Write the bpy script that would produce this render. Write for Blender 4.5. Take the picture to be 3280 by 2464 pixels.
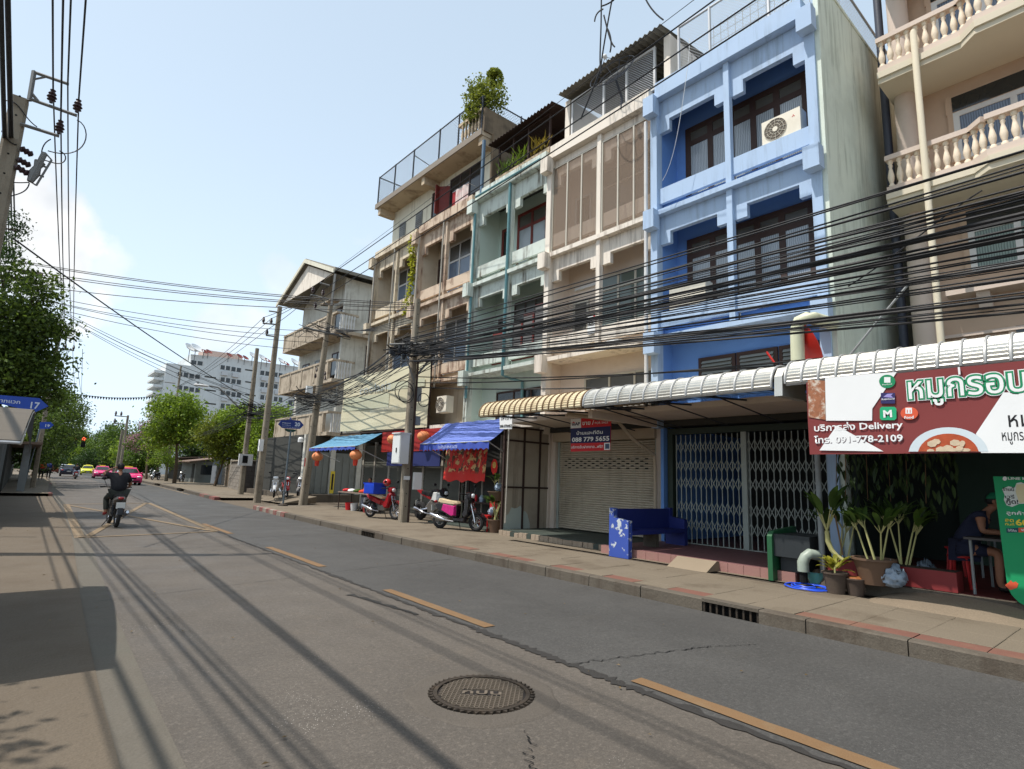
import bpy, math, random
from mathutils import Vector, Matrix, noise as mnoise
random.seed(7)
R=math.radians; PI=math.pi
for o in list(bpy.data.objects): bpy.data.objects.remove(o)
SC=bpy.context.scene; COL=SC.collection
# ------------------------------------------------------------------ camera
# solved from the terrace's party-wall brackets, the kerb, the centre line and upright edges
# X = across the street (right +), Y = along the street (away +), Z = up
YAW,PITCH,ROLL,FPX=R(40.240),R(9.584),R(2.178),1823.5
EYE=Vector((0,0,1.6))
cf=Vector((math.sin(YAW)*math.cos(PITCH),math.cos(YAW)*math.cos(PITCH),math.sin(PITCH)))
_r=Vector((math.cos(YAW),-math.sin(YAW),0)); _u=_r.cross(cf)
cr=_r*math.cos(ROLL)+_u*math.sin(ROLL); cu=_u*math.cos(ROLL)-_r*math.sin(ROLL)
cam=bpy.data.cameras.new('camera'); camo=bpy.data.objects.new('camera',cam); COL.objects.link(camo)
cam.sensor_width=36; cam.lens=FPX/3280*36; cam.clip_start=.05; cam.clip_end=3000
camo.matrix_world=Matrix(((cr.x,cu.x,-cf.x,0),(cr.y,cu.y,-cf.y,0),(cr.z,cu.z,-cf.z,1.6),(0,0,0,1)))
SC.camera=camo
# ------------------------------------------------------------------ sky, sun, exposure
SUN_EL=R(63); SUN_D=Vector((-.915,.404,0)).normalized()
W=bpy.data.worlds.new('World'); SC.world=W; W.use_nodes=True
nt=W.node_tree; nt.nodes.clear(); N=nt.nodes; L=nt.links
wo=N.new('ShaderNodeOutputWorld'); bg=N.new('ShaderNodeBackground'); L.new(bg.outputs[0],wo.inputs[0])
sky=N.new('ShaderNodeTexSky'); sky.sky_type='NISHITA'; sky.sun_disc=False
sky.sun_elevation=SUN_EL; sky.sun_rotation=math.atan2(SUN_D.x,SUN_D.y)
sky.air_density=1.0; sky.dust_density=3.2; sky.ozone_density=1.1; sky.altitude=0
bg.inputs[1].default_value=.105
CLOUD=(.9,.2,.3)
# soft cumulus: noise on a flattened sky dome, thicker towards the horizon haze
tc=N.new('ShaderNodeTexCoord'); sx=N.new('ShaderNodeSeparateXYZ'); L.new(tc.outputs['Generated'],sx.inputs[0])
def wm(op,a,b=None,c=None):
    n=N.new('ShaderNodeMath'); n.operation=op
    for i,q in enumerate((a,b,c)):
        if q is None: continue
        if hasattr(q,'links'): L.new(q,n.inputs[i])
        else: n.inputs[i].default_value=q
    return n.outputs[0]
mp=N.new('ShaderNodeMapping'); mp.inputs['Scale'].default_value=(1,1,1.9); mp.inputs['Location'].default_value=CLOUD
L.new(tc.outputs['Generated'],mp.inputs[0])
nz=N.new('ShaderNodeTexNoise'); nz.inputs['Scale'].default_value=2.35; nz.inputs['Detail'].default_value=8; nz.inputs['Roughness'].default_value=.52
L.new(mp.outputs[0],nz.inputs['Vector'])
cr_=N.new('ShaderNodeValToRGB'); cr_.color_ramp.elements[0].position=.575; cr_.color_ramp.elements[1].position=.70
L.new(nz.outputs[0],cr_.inputs[0])
band=wm('SUBTRACT',1.0,wm('MULTIPLY',wm('ABSOLUTE',wm('SUBTRACT',sx.outputs[2],.24)),4.6)); band=wm('MAXIMUM',band,0.0)
cov=wm('MULTIPLY',cr_.outputs[0],wm('MULTIPLY',wm('MINIMUM',wm('MULTIPLY',band,1.6),1.0),.92))
mix=N.new('ShaderNodeMix'); mix.data_type='RGBA'; 
# the tall cumulus over the left trees and a few thin puffs near it
nn_=N.new('ShaderNodeVectorMath'); nn_.operation='NORMALIZE'; L.new(tc.outputs['Generated'],nn_.inputs[0])
nz2=N.new('ShaderNodeTexNoise'); nz2.inputs['Scale'].default_value=13; nz2.inputs['Detail'].default_value=7; nz2.inputs['Roughness'].default_value=.5; L.new(nn_.outputs[0],nz2.inputs['Vector'])
for (px_,py_,rad,den) in ((70,690,.085,1),(150,730,.075,1),(230,800,.06,.9),(80,800,.1,1),(330,850,.05,.45),(700,1080,.05,.5),(800,1060,.04,.4),(900,880,.035,.3)):
    d_=(cf+cr*((px_-1640)/FPX)-cu*((py_-1232)/FPX)).normalized(); vd=N.new('ShaderNodeVectorMath'); vd.operation='DISTANCE'; L.new(nn_.outputs[0],vd.inputs[0]); vd.inputs[1].default_value=d_
    k_=wm('ADD',wm('SUBTRACT',1.0,wm('DIVIDE',vd.outputs['Value'],rad)),wm('MULTIPLY',wm('SUBTRACT',nz2.outputs[0],.5),2.2))
    cov=wm('MAXIMUM',cov,wm('MULTIPLY',wm('MINIMUM',wm('MAXIMUM',wm('MULTIPLY',k_,2.4),0.0),1.0),den*.95))
L.new(cov,mix.inputs[0]); 
hz=N.new('ShaderNodeMix'); hz.data_type='RGBA'        # humid haze whitening the low sky
hf=wm('ADD',wm('MULTIPLY',wm('POWER',wm('SUBTRACT',1.0,wm('MAXIMUM',wm('MINIMUM',sx.outputs[2],1.0),0.0)),2.2),.46),.46)
L.new(hf,hz.inputs[0]); L.new(sky.outputs[0],hz.inputs[6]); hz.inputs[7].default_value=(9.7,11.9,13.9,1)
L.new(hz.outputs[2],mix.inputs[6]); cg=N.new('ShaderNodeMix'); cg.data_type='RGBA'; cn_=N.new('ShaderNodeTexNoise'); cn_.inputs['Scale'].default_value=9; cn_.inputs['Detail'].default_value=4; L.new(tc.outputs['Generated'],cn_.inputs['Vector']); cs_=N.new('ShaderNodeMapRange'); cs_.inputs[1].default_value=.38; cs_.inputs[2].default_value=.62; L.new(cn_.outputs[0],cs_.inputs[0]); L.new(cs_.outputs[0],cg.inputs[0]); cg.inputs[6].default_value=(8.0,8.3,8.7,1); cg.inputs[7].default_value=(11.2,11.1,10.9,1); L.new(cg.outputs[2],mix.inputs[7])
L.new(mix.outputs[2],bg.inputs[0])
sl=bpy.data.lights.new('sun','SUN'); sl.energy=5.0; sl.angle=R(.53); sl.color=(1,.955,.89)
so=bpy.data.objects.new('sun',sl); COL.objects.link(so)
sd=Vector((SUN_D.x*math.cos(SUN_EL),SUN_D.y*math.cos(SUN_EL),math.sin(SUN_EL)))
so.rotation_euler=(-sd).to_track_quat('-Z','Y').to_euler(); so.location=(-20,20,40)
SC.view_settings.view_transform='Standard'; SC.view_settings.look='None'; SC.view_settings.gamma=1; SC.view_settings.use_curve_mapping=False
SC.view_settings.exposure=.0
# ------------------------------------------------------------------ pixel -> place helpers (photo pixels, 3280 wide)
def ray(px,py): return cf+cr*((px-1640)/FPX)-cu*((py-1232)/FPX)
def gp(px,py,z=0.): r=ray(px,py); return EYE+r*((z-1.6)/r.z)
def xp(px,py,X): r=ray(px,py); return EYE+r*(X/r.x)
def yp(px,py,Y): r=ray(px,py); return EYE+r*(Y/r.y)
def Q(x0,y0,k): return lambda x,y:(x0+x/k,y0+y/k)
# ------------------------------------------------------------------ materials
def lin(c): c=c/255.; return c/12.92 if c<=.04045 else ((c+.055)/1.055)**2.4
def rgb(c): return tuple(lin(a) for a in c)
MATS={}
class NB:
    def __init__(s,name):
        s.m=bpy.data.materials.new(name); s.m.use_nodes=True; s.t=s.m.node_tree; s.t.nodes.clear()
        s.out=s.n('ShaderNodeOutputMaterial'); s.b=s.n('ShaderNodeBsdfPrincipled'); s.l(s.b.outputs[0],s.out.inputs[0])
        s.pos=s.n('ShaderNodeNewGeometry').outputs['Position']
    def n(s,t): return s.t.nodes.new(t)
    def l(s,a,b): s.t.links.new(a,b)
    def map(s,sc,loc=(0,0,0)):
        m=s.n('ShaderNodeMapping'); m.inputs['Scale'].default_value=sc; m.inputs['Location'].default_value=loc; s.l(s.pos,m.inputs[0]); return m.outputs[0]
    def noise(s,sc,det=4,vec=None,rough=.55,dist=0):
        n=s.n('ShaderNodeTexNoise'); n.inputs['Scale'].default_value=sc; n.inputs['Detail'].default_value=det; n.inputs['Roughness'].default_value=rough; n.inputs['Distortion'].default_value=dist
        s.l(vec if vec is not None else s.pos,n.inputs['Vector']); return n.outputs[0]
    def ramp(s,f,a,b,ca=0,cb=1):
        r=s.n('ShaderNodeMapRange'); r.inputs[1].default_value=a; r.inputs[2].default_value=b; r.inputs[3].default_value=ca; r.inputs[4].default_value=cb; s.l(f,r.inputs[0]); return r.outputs[0]
    def mix(s,f,a,b,mode='MIX'):
        m=s.n('ShaderNodeMix'); m.data_type='RGBA'; m.blend_type=mode
        for i,q in ((0,f),(6,a),(7,b)):
            if hasattr(q,'links'): s.l(q,m.inputs[i])
            elif i==0: m.inputs[0].default_value=q
            else: m.inputs[i].default_value=(*q[:3],1)
        return m.outputs[2]
    def math(s,op,a,b=0):
        m=s.n('ShaderNodeMath'); m.operation=op
        for i,q in enumerate((a,b)):
            if hasattr(q,'links'): s.l(q,m.inputs[i])
            else: m.inputs[i].default_value=q
        return m.outputs[0]
    def bump(s,h,st,d=.02):
        b=s.n('ShaderNodeBump'); b.inputs['Strength'].default_value=st; b.inputs['Distance'].default_value=d; s.l(h,b.inputs['Height']); s.l(b.outputs[0],s.b.inputs['Normal'])
    def set(s,**k):
        for a,v in k.items():
            i=s.b.inputs[a.replace('_',' ')]
            if hasattr(v,'links'): s.l(v,i)
            else: i.default_value=v
def mat(name,col,rough=.75,var=.12,sc=1.5,bump=.15,bsc=30,dirt=0,dcol=(60,50,40),streak=0,dsc=1.0,metal=0,spec=.35,coat=0,fine=0,island=0):
    if name in MATS: return MATS[name]
    b=NB(name); c=rgb(col); lo=tuple(x*(1-var) for x in c); hi=tuple(min(1,x*(1+var)) for x in c)
    k=b.mix(b.noise(sc,5),lo,hi)
    if fine: k=b.mix(b.ramp(b.noise(bsc*3,2),.35,.7,0,fine),k,tuple(x*.45 for x in c))
    if island:
        g=b.n('ShaderNodeNewGeometry').outputs['Random Per Island']; k=b.mix(b.math('MULTIPLY',g,island),k,tuple(x*.4 for x in c))
    if dirt:
        f=b.ramp(b.noise(.9*dsc,7,rough=.68),.5,.645,0,dirt); k=b.mix(f,k,rgb(dcol))
    if streak:
        f=b.ramp(b.noise(1.0,6,vec=b.map((5.5,5.5,.42)),rough=.7),.49,.63,0,streak)
        f=b.math('MULTIPLY',f,b.ramp(b.noise(.8,2),.38,.55)); k=b.mix(f,k,rgb(dcol))
    b.set(Base_Color=k,Roughness=b.ramp(b.noise(sc*3,3),.2,.8,max(0.02,rough-.08),min(1,rough+.08)),Metallic=metal,Specular_IOR_Level=spec,Coat_Weight=coat)
    if bump: b.bump(b.noise(bsc,5,rough=.65),bump)
    MATS[name]=b.m; return b.m
def glass(name,col,rough=.08,alpha=1,spec=.6):
    if name in MATS: return MATS[name]
    b=NB(name); k=b.mix(b.noise(.6,3),tuple(x*.7 for x in rgb(col)),tuple(x*1.25 for x in rgb(col)))
    b.set(Base_Color=k,Roughness=rough,Specular_IOR_Level=spec,Alpha=alpha); MATS[name]=b.m; return b.m
def leafm(name,col,var=.5,trans=.35):
    if name in MATS: return MATS[name]
    b=NB(name); c=rgb(col); g=b.n('ShaderNodeNewGeometry').outputs['Random Per Island']
    k=b.mix(g,tuple(x*(1-var) for x in c),(min(1,c[0]*(1+var*1.1)),min(1,c[1]*(1+var*.8)),c[2]))
    k=b.mix(b.ramp(b.noise(.7,3),.35,.65,0,.45),k,tuple(x*.55 for x in c))
    b.set(Base_Color=k,Roughness=.55,Specular_IOR_Level=.3)
    t=b.n('ShaderNodeBsdfTranslucent'); b.l(k,t.inputs[0]); ms=b.n('ShaderNodeMixShader'); ms.inputs[0].default_value=trans
    b.l(b.b.outputs[0],ms.inputs[1]); b.l(t.outputs[0],ms.inputs[2]); b.l(ms.outputs[0],b.out.inputs[0]); MATS[name]=b.m; return b.m
# ------------------------------------------------------------------ mesh building
class B:
    def __init__(s): s.v=[]; s.f=[]
    def add(s,vs,fs):
        o=len(s.v); s.v+= [tuple(q) for q in vs]; s.f+= [tuple(i+o for i in f) for f in fs]; return s
    def box(s,x0,x1,y0,y1,z0,z1):
        return s.add([(x0,y0,z0),(x1,y0,z0),(x1,y1,z0),(x0,y1,z0),(x0,y0,z1),(x1,y0,z1),(x1,y1,z1),(x0,y1,z1)],[(3,2,1,0),(4,5,6,7),(0,1,5,4),(1,2,6,5),(2,3,7,6),(3,0,4,7)])
    def prism(s,pts,ax,a,b):
        n=len(pts); f=(lambda p,t:(t,p[0],p[1])) if ax=='x' else ((lambda p,t:(p[0],t,p[1])) if ax=='y' else (lambda p,t:(p[0],p[1],t)))
        return s.add([f(p,a) for p in pts]+[f(p,b) for p in pts],[tuple(range(n))[::-1],tuple(range(n,2*n))]+[(i,(i+1)%n,n+(i+1)%n,n+i) for i in range(n)])
    def quad(s,*p): return s.add(p,[tuple(range(len(p)))])
    def tube(s,pts,r,n=6,caps=True):
        pts=[Vector(p) for p in pts]; m=len(pts); rs=r if isinstance(r,(list,tuple)) else [r]*m
        vs=[]; up=None
        for i,p in enumerate(pts):
            d=(pts[min(i+1,m-1)]-pts[max(i-1,0)]).normalized()
            if up is None: up=Vector((0,0,1)) if abs(d.z)<.9 else Vector((1,0,0))
            a=d.cross(up); 
            if a.length<1e-4: a=d.cross(Vector((0,1,.1)))
            a.normalize(); b=a.cross(d).normalized(); up=b
            for k in range(n): t=2*PI*k/n; vs.append(p+(a*math.cos(t)+b*math.sin(t))*rs[i])
        fs=[(i*n+k,i*n+(k+1)%n,(i+1)*n+(k+1)%n,(i+1)*n+k) for i in range(m-1) for k in range(n)]
        if caps: fs+=[tuple(range(n))[::-1],tuple((m-1)*n+k for k in range(n))]
        return s.add(vs,fs)
    def lathe(s,prof,c=(0,0,0),n=12,ax='z',caps=True):
        vs=[]
        for r,h in prof:
            for k in range(n):
                t=2*PI*k/n; a,b=r*math.cos(t),r*math.sin(t)
                vs.append((c[0]+a,c[1]+b,c[2]+h) if ax=='z' else ((c[0]+h,c[1]+a,c[2]+b) if ax=='x' else (c[0]+a,c[1]+h,c[2]+b)))
        m=len(prof); fs=[(i*n+k,i*n+(k+1)%n,(i+1)*n+(k+1)%n,(i+1)*n+k) for i in range(m-1) for k in range(n)]
        if caps: fs+=[tuple(range(n))[::-1],tuple((m-1)*n+k for k in range(n))]
        return s.add(vs,fs)
    def ball(s,c,r,n=10,m=7):
        rx,ry,rz=r if isinstance(r,(tuple,list)) else (r,r,r)
        vs=[];fs=[]
        for i in range(m+1):
            p=PI*i/m
            for k in range(n): t=2*PI*k/n; vs.append((c[0]+rx*math.sin(p)*math.cos(t),c[1]+ry*math.sin(p)*math.sin(t),c[2]+rz*math.cos(p)))
        fs=[(i*n+k,(i+1)*n+k,(i+1)*n+(k+1)%n,i*n+(k+1)%n) for i in range(m) for k in range(n)]
        return s.add(vs,fs)
    def torus(s,c,R_,r,ax='x',n=20,m=7,a0=0,a1=2*PI):
        vs=[];full=abs(a1-a0-2*PI)<1e-3; nn=n if full else n+1
        for i in range(nn):
            t=a0+(a1-a0)*i/n
            for k in range(m):
                q=2*PI*k/m; rr=R_+r*math.cos(q); h=r*math.sin(q); a,b=rr*math.cos(t),rr*math.sin(t)
                vs.append((c[0]+h,c[1]+a,c[2]+b) if ax=='x' else ((c[0]+a,c[1]+h,c[2]+b) if ax=='y' else (c[0]+a,c[1]+b,c[2]+h)))
        fs=[(i*m+k,((i+1)%nn)*m+k,((i+1)%nn)*m+(k+1)%m,i*m+(k+1)%m) for i in range(n if full else n) for k in range(m)]
        return s.add(vs,fs)
    def sheet(s,g):
        w=len(g[0]); vs=[p for r in g for p in r]
        return s.add(vs,[(i*w+j,i*w+j+1,(i+1)*w+j+1,(i+1)*w+j) for i in range(len(g)-1) for j in range(w-1)])
    def thick(s,g,d):     # a sheet with thickness d (vector)
        d=Vector(d); w=len(g[0]); h=len(g); a=[Vector(p) for r in g for p in r]; n=len(a)
        fs=[(i*w+j,i*w+j+1,(i+1)*w+j+1,(i+1)*w+j) for i in range(h-1) for j in range(w-1)]
        fs+=[tuple(n+q for q in f[::-1]) for f in fs]
        edge=[(0*w+j,0*w+j+1) for j in range(w-1)]+[(i*w+w-1,(i+1)*w+w-1) for i in range(h-1)]+[((h-1)*w+j+1,(h-1)*w+j) for j in range(w-1)]+[((i+1)*w,i*w) for i in range(h-1)]
        fs+=[(b,a_,n+a_,n+b) for a_,b in edge]
        return s.add(a+[p+d for p in a],fs)
    def xf(s,M): s.v=[tuple(M@Vector(p)) for p in s.v]; return s
ORG={}
def link(o,par):
    COL.objects.link(o)
    if par is not None: o.parent=par; ORG[o.name]=ORG[par.name]
def props(o,label=None,cat=None,group=None,kind=None):
    if label: o['label']=label
    if cat: o['category']=cat
    if group: o['group']=group
    if kind: o['kind']=kind
    return o
def T(name,label,cat,loc=(0,0,0),group=None):
    o=bpy.data.objects.new(name,None); o.empty_display_size=.2; o.location=loc; COL.objects.link(o); ORG[o.name]=Vector(loc); return props(o,label,cat,group)
def O(name,b,m,par=None,label=None,cat=None,group=None,kind=None,smooth=False,base=None):
    off=ORG[par.name] if par is not None else (Vector(base) if base else Vector((0,0,0)))
    me=bpy.data.meshes.new(name); me.from_pydata([(x-off.x,y-off.y,z-off.z) for x,y,z in b.v],[],b.f)
    if m is not None:
        for q in (m if isinstance(m,(list,tuple)) else [m]): me.materials.append(q)
    if smooth:
        me.polygons.foreach_set('use_smooth',[True]*len(me.polygons))
        if smooth!=2: me.set_sharp_from_angle(angle=R(40))
    o=bpy.data.objects.new(name,me); link(o,par)
    if par is None: o.location=off; ORG[o.name]=off
    return props(o,label,cat,group,kind)
def dup(o,par=None):
    c=o.copy(); COL.objects.link(c); ORG[c.name]=Vector((0,0,0))
    if par is not None: c.parent=par; c.matrix_parent_inverse=o.matrix_parent_inverse
    for ch in o.children: dup(ch,c)
    return c
def put(o,loc,rz=0,label=None,sc=None,ry=0,rx=0):
    o.location=loc; o.rotation_euler=(rx,ry,rz)
    if sc: o.scale=(sc,)*3 if not isinstance(sc,tuple) else sc
    if label: o['label']=label
    return o
def text(st,m,par,org,right,up,h,width=None,bold=0,ext=.002,name='lettering',align='LEFT'):
    """flat raised lettering; org = lower left corner of the line, h = cap height"""
    cu_=bpy.data.curves.new(name,'FONT'); cu_.body=st; cu_.size=1; cu_.offset=bold; cu_.extrude=0; cu_.resolution_u=2
    t=bpy.data.objects.new(name,cu_); COL.objects.link(t); bpy.context.view_layer.update()
    me=bpy.data.meshes.new_from_object(t.evaluated_get(bpy.context.evaluated_depsgraph_get())); bpy.data.objects.remove(t)
    if not len(me.vertices): return None
    xs=[v.co.x for v in me.vertices]; x0,x1=min(xs),max(xs)
    k=h/.72; kx=k if width is None else width/(x1-x0)
    right=Vector(right).normalized(); up=Vector(up).normalized(); nrm=right.cross(up); off=ORG[par.name] if par is not None else Vector((0,0,0))
    for v in me.vertices:
        v.co=Vector(org)+right*((v.co.x-x0)*kx)+up*(v.co.y*k)+nrm*ext-off
    me.materials.append(m); o=bpy.data.objects.new(name,me); link(o,par); return o
def lerp(a,b,t): return a+(b-a)*t
def interp(tab,x):
    if x<=tab[0][0]: return tab[0][1]
    for (a,p),(b,q) in zip(tab,tab[1:]):
        if x<=b: return lerp(p,q,(x-a)/(b-a))
    return tab[-1][1]
# ================================================================== ground, road, pavements
LEFT=[(-15,.45),(4,.62),(8,.74),(16,1.1),(25,1.32),(38,1.43),(55,2.0),(75,2.4),(103,3.0),(160,4.2),(260,6.5)]
CEN=[(-15,3.80),(0,3.94),(20,4.2),(27,4.5),(35,4.9),(60,5.75),(90,6.45),(112,6.9),(160,8),(260,10.5)]
RIGHT=[(-15,7.0),(0,7.05),(12,7.15),(20,7.4),(26,7.75),(33,8.0),(42,8.6),(55,9.3),(75,10.0),(103,10.7),(160,12),(260,15)]
YS=[-15+2*i for i in range(20)]+[25+5*i for i in range(16)]+[105+15*i for i in range(11)]
def road_mat(name,c,spk,warm):
    b=NB(name); c=rgb(c); k=b.mix(b.ramp(b.noise(.45,7,rough=.65),.32,.68),tuple(x*.76 for x in c),tuple(x*1.2 for x in c))
    k=b.mix(b.ramp(b.noise(.55,5,vec=b.map((2.2,.22,1),(3,0,0)),rough=.6),.48,.7,0,.38),k,tuple(x*.62 for x in c))   # tyre-polished lanes and oil
    k=b.mix(b.ramp(b.noise(2.1,6,rough=.7),.56,.74,0,.5),k,rgb(warm))
    k=b.mix(b.ramp(b.noise(3.5,5,rough=.75),.62,.72,0,.35),k,tuple(x*.55 for x in c))
    k=b.mix(b.ramp(b.noise(85,2,rough=.6),.40,.66,0,.55),k,tuple(x*.42 for x in c)); k=b.mix(b.ramp(b.noise(24,4,rough=.75),.48,.66,0,.5),k,tuple(x*.5 for x in c)); k=b.mix(b.ramp(b.noise(31,4,rough=.75),.52,.68,0,.5),k,tuple(min(1,x*1.75) for x in c)); k=b.mix(b.ramp(b.noise(6,5,rough=.7),.5,.66,0,.25),k,tuple(x*.6 for x in c))
    v=b.n('ShaderNodeTexVoronoi'); v.inputs['Scale'].default_value=48; b.l(b.pos,v.inputs['Vector'])
    sp=b.math('MULTIPLY',b.ramp(v.outputs['Distance'],.17,.1,0,1),b.ramp(b.noise(.8,3),.54,.66,0,spk)); k=b.mix(sp,k,(.62,.58,.52))
    v2=b.n('ShaderNodeTexVoronoi'); v2.feature='DISTANCE_TO_EDGE'; v2.inputs['Scale'].default_value=.33
    ds=b.n('ShaderNodeVectorMath'); ds.operation='ADD'; nn=b.n('ShaderNodeTexNoise'); nn.inputs['Scale'].default_value=1.6; nn.inputs['Detail'].default_value=6; b.l(b.pos,nn.inputs['Vector']); b.l(b.pos,ds.inputs[0]); b.l(nn.outputs[1],ds.inputs[1]); b.l(ds.outputs[0],v2.inputs['Vector'])
    ck=b.math('MULTIPLY',b.ramp(v2.outputs[0],.004,.001,0,.5),b.ramp(b.noise(.25,2,vec=b.map((1,1,1),(9,4,0))),.56,.6)); k=b.mix(ck,k,(.02,.018,.015))
    b.set(Base_Color=k,Roughness=b.ramp(b.noise(1.2,4),.3,.7,.62,.86),Specular_IOR_Level=.35)
    b.bump(b.math('ADD',b.noise(70,4,rough=.75),b.math('MULTIPLY',b.noise(9,4),.9)),.45,.006); MATS[name]=b.m; return b.m
m_roadL=road_mat('worn_concrete_road',(93,86,78),.8,(102,91,78)); m_roadR=road_mat('grey_concrete_road',(76,74,71),.35,(82,78,72))
m_pave=mat('pavement_concrete',(118,107,91),.9,.16,.8,.5,25,dirt=.55,dcol=(80,68,54),fine=.4)
m_bed=mat('mortar_bed',(74,66,56),.95,.2,2,.4,30)
m_kerb=mat('kerb_concrete',(96,88,77),.9,.18,1.2,.5,22,dirt=.7,dcol=(70,60,50),streak=.6,fine=.4)
m_red=mat('faded_red_tile',(112,76,64),.85,.2,2,.4,30,dirt=.6,dcol=(120,96,76))
m_ypaint=mat('worn_yellow_paint',(124,96,66),.75,.1,2.5,.25,60,dirt=.35,dcol=(120,104,80),dsc=4,fine=.5)
m_ypaint2=mat('faded_yellow_paint',(128,109,84),.8,.1,2.5,.25,60,dirt=.5,dcol=(128,116,98),dsc=3,fine=.5)
m_tar=mat('tar_seal',(52,49,46),.7,.3,6,.6,50,fine=.4)
m_iron=mat('cast_iron',(70,62,54),.6,.25,12,.3,60,metal=.55,dirt=.4,dcol=(105,88,70),dsc=6)
m_dark=mat('black_void',(14,13,12),.9,.1)
m_soil=mat('ground_soil',(112,100,84),.95,.2,.4,.3,8)
b=B().quad((-700,-300,-.06),(900,-300,-.06),(900,1500,-.06),(-700,1500,-.06)); O('ground',b,m_soil,kind='structure')
def strip(fa,fb,z,ys=YS,n=2): return [[(lerp(fa(y),fb(y),j/(n-1)),y,z) for j in range(n)] for y in ys]
fL=lambda y:interp(LEFT,y); fC=lambda y:interp(CEN,y); fR=lambda y:interp(RIGHT,y)
road=O('road',B().sheet(strip(lambda y:fL(y)+.28,fC,0,n=3)),m_roadL,kind='structure')
O('road_lane',B().sheet(strip(fC,fR,.002,n=3)),m_roadR,road)
m_gut=mat('gutter_concrete',(96,90,80),.85,.15,1.5,.4,30,dirt=.5,dcol=(90,88,78),streak=0,fine=.3)
O('gutter',B().sheet(strip(fL,lambda y:fL(y)+.283,.006)),m_gut,kind='structure')
m_apron=mat('apron_concrete',(100,89,75),.9,.2,.7,.5,25,dirt=.6,dcol=(86,74,60),fine=.4)
ap=O('left_pavement',B().sheet(strip(lambda y:fL(y)-9,fL,.012)),m_apron,kind='structure')
# joints of the concrete slabs and the sealed centre joint
def wiggle(p,q,w,n=24,amp=.03,z=.006,vary=.5,seed=0):
    rnd=random.Random(seed); p=Vector((*p,z)); q=Vector((*q,z)); d=(q-p).normalized(); s=Vector((-d.y,d.x,0)); g=[]
    for i in range(n+1):
        c=p.lerp(q,i/n)+s*(mnoise.noise(Vector((i*.55,seed*3.1,0)))*amp); ww=w*(1-vary*rnd.random())
        g.append([c-s*ww*rnd.uniform(.4,.6),c+s*ww*.5])
    return g
for i,(a,c,w) in enumerate([(-2.,2.9,.13),(2.9,5.2,.16),(5.2,9.5,.10),(9.5,15,.08),(15,27,.07),(27,60,.08)]):
    O('tar_joint',B().sheet(wiggle((fC(a)-.02,a),(fC(c)-.02,c),w,60,.05,.007,.75,i)),m_tar,road)
O('tar_joint',B().sheet(wiggle((3.80,6.05),(3.62,7.5),.13,14,.05,.0075,.8,33)),m_tar,road); O('tar_joint',B().sheet(wiggle((4.22,6.15),(4.18,7.1),.06,14,.03,.0075,.8,34)),m_tar,road)
cracks=[((3.95,3.75),(5.6,3.35),.018),((5.6,3.35),(6.1,3.1),.012),((2.75,2.95),(2.2,2.3),.016),((2.2,2.35),(1.5,2.1),.012),((1.0,13.0),(4.3,13.6),.02),((.95,8.55),(3.9,9.2),.014),((4.2,14.8),(7.2,15.3),.025),((4.0,9.3),(7.1,9.8),.015),((1.3,19.5),(4.4,20.2),.02),((4.4,21.),(7.3,21.4),.03),((1.4,26),(4.6,26.4),.03)]
for i,(p,q,w) in enumerate(cracks): O('crack',B().sheet(wiggle(p,q,w,40,.09 if i<4 else .015,.0085,.9,50+i)),m_dark if i<4 else m_tar,road)
# yellow centre dashes
def paint(g,name='lane_dash',m=m_ypaint): return O(name,B().sheet(g),m,road)
for i,(a,c) in enumerate([(.6,3.15),(5.15,7.55),(9.9,12.9),(15.9,19.),(-3.6,-1.2)]):
    g=[[(fC(y)+.09+random.uniform(-.006,.006),y,.010),(fC(y)+.235+random.uniform(-.006,.006),y,.010)] for y in [lerp(a,c,k/12) for k in range(13)]]; paint(g)
# hatched box junction in front of the lane mouth
def band(p,q,w,z=.010):
    p=Vector((*p,z)); q=Vector((*q,z)); d=(q-p).normalized(); s=Vector((-d.y,d.x,0))*(w/2); return [[p-s,p+s],[q-s,q+s]]
for p,q,w in [((1.22,15.9),(1.62,29.1),.20),((1.2,16.0),(4.12,16.6),.14),((4.12,16.6),(4.62,30.3),.17),((1.62,29.1),(4.62,30.3),.2)]: paint(band(p,q,w),'box_line',m_ypaint2)
for p,q,w in [((1.4,16.3),(4.45,30.0),.15),((1.65,28.6),(4.05,16.9),.15)]: paint(band(p,q,w,.0115),'box_line',m_ypaint2)
O('edge_line',B().sheet([[(fR(y)-.35,y,.008),(fR(y)-.22,y,.008)] for y in range(40,76,5)]),m_ypaint2,road)
# dry leaves and litter flecks on the road
fl=B(); rnd=random.Random(3)
for i in range(90):
    x=rnd.uniform(-1,6.9); y=rnd.uniform(2.2,22); s=rnd.uniform(.008,.026); a=rnd.uniform(0,PI); d=Vector((math.cos(a),math.sin(a),0))*s; e=Vector((-d.y,d.x,0))*.45; c=Vector((x,y,.014))
    fl.quad(c-d,c-e+Vector((0,0,.008)),c+d,c+e+Vector((0,0,.004)))
O('leaf_litter',fl,leafm('dry_leaf',(104,88,62),.6,.2),kind='stuff',label='scattered dry leaves and grit lying on the concrete road',cat='litter')
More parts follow.
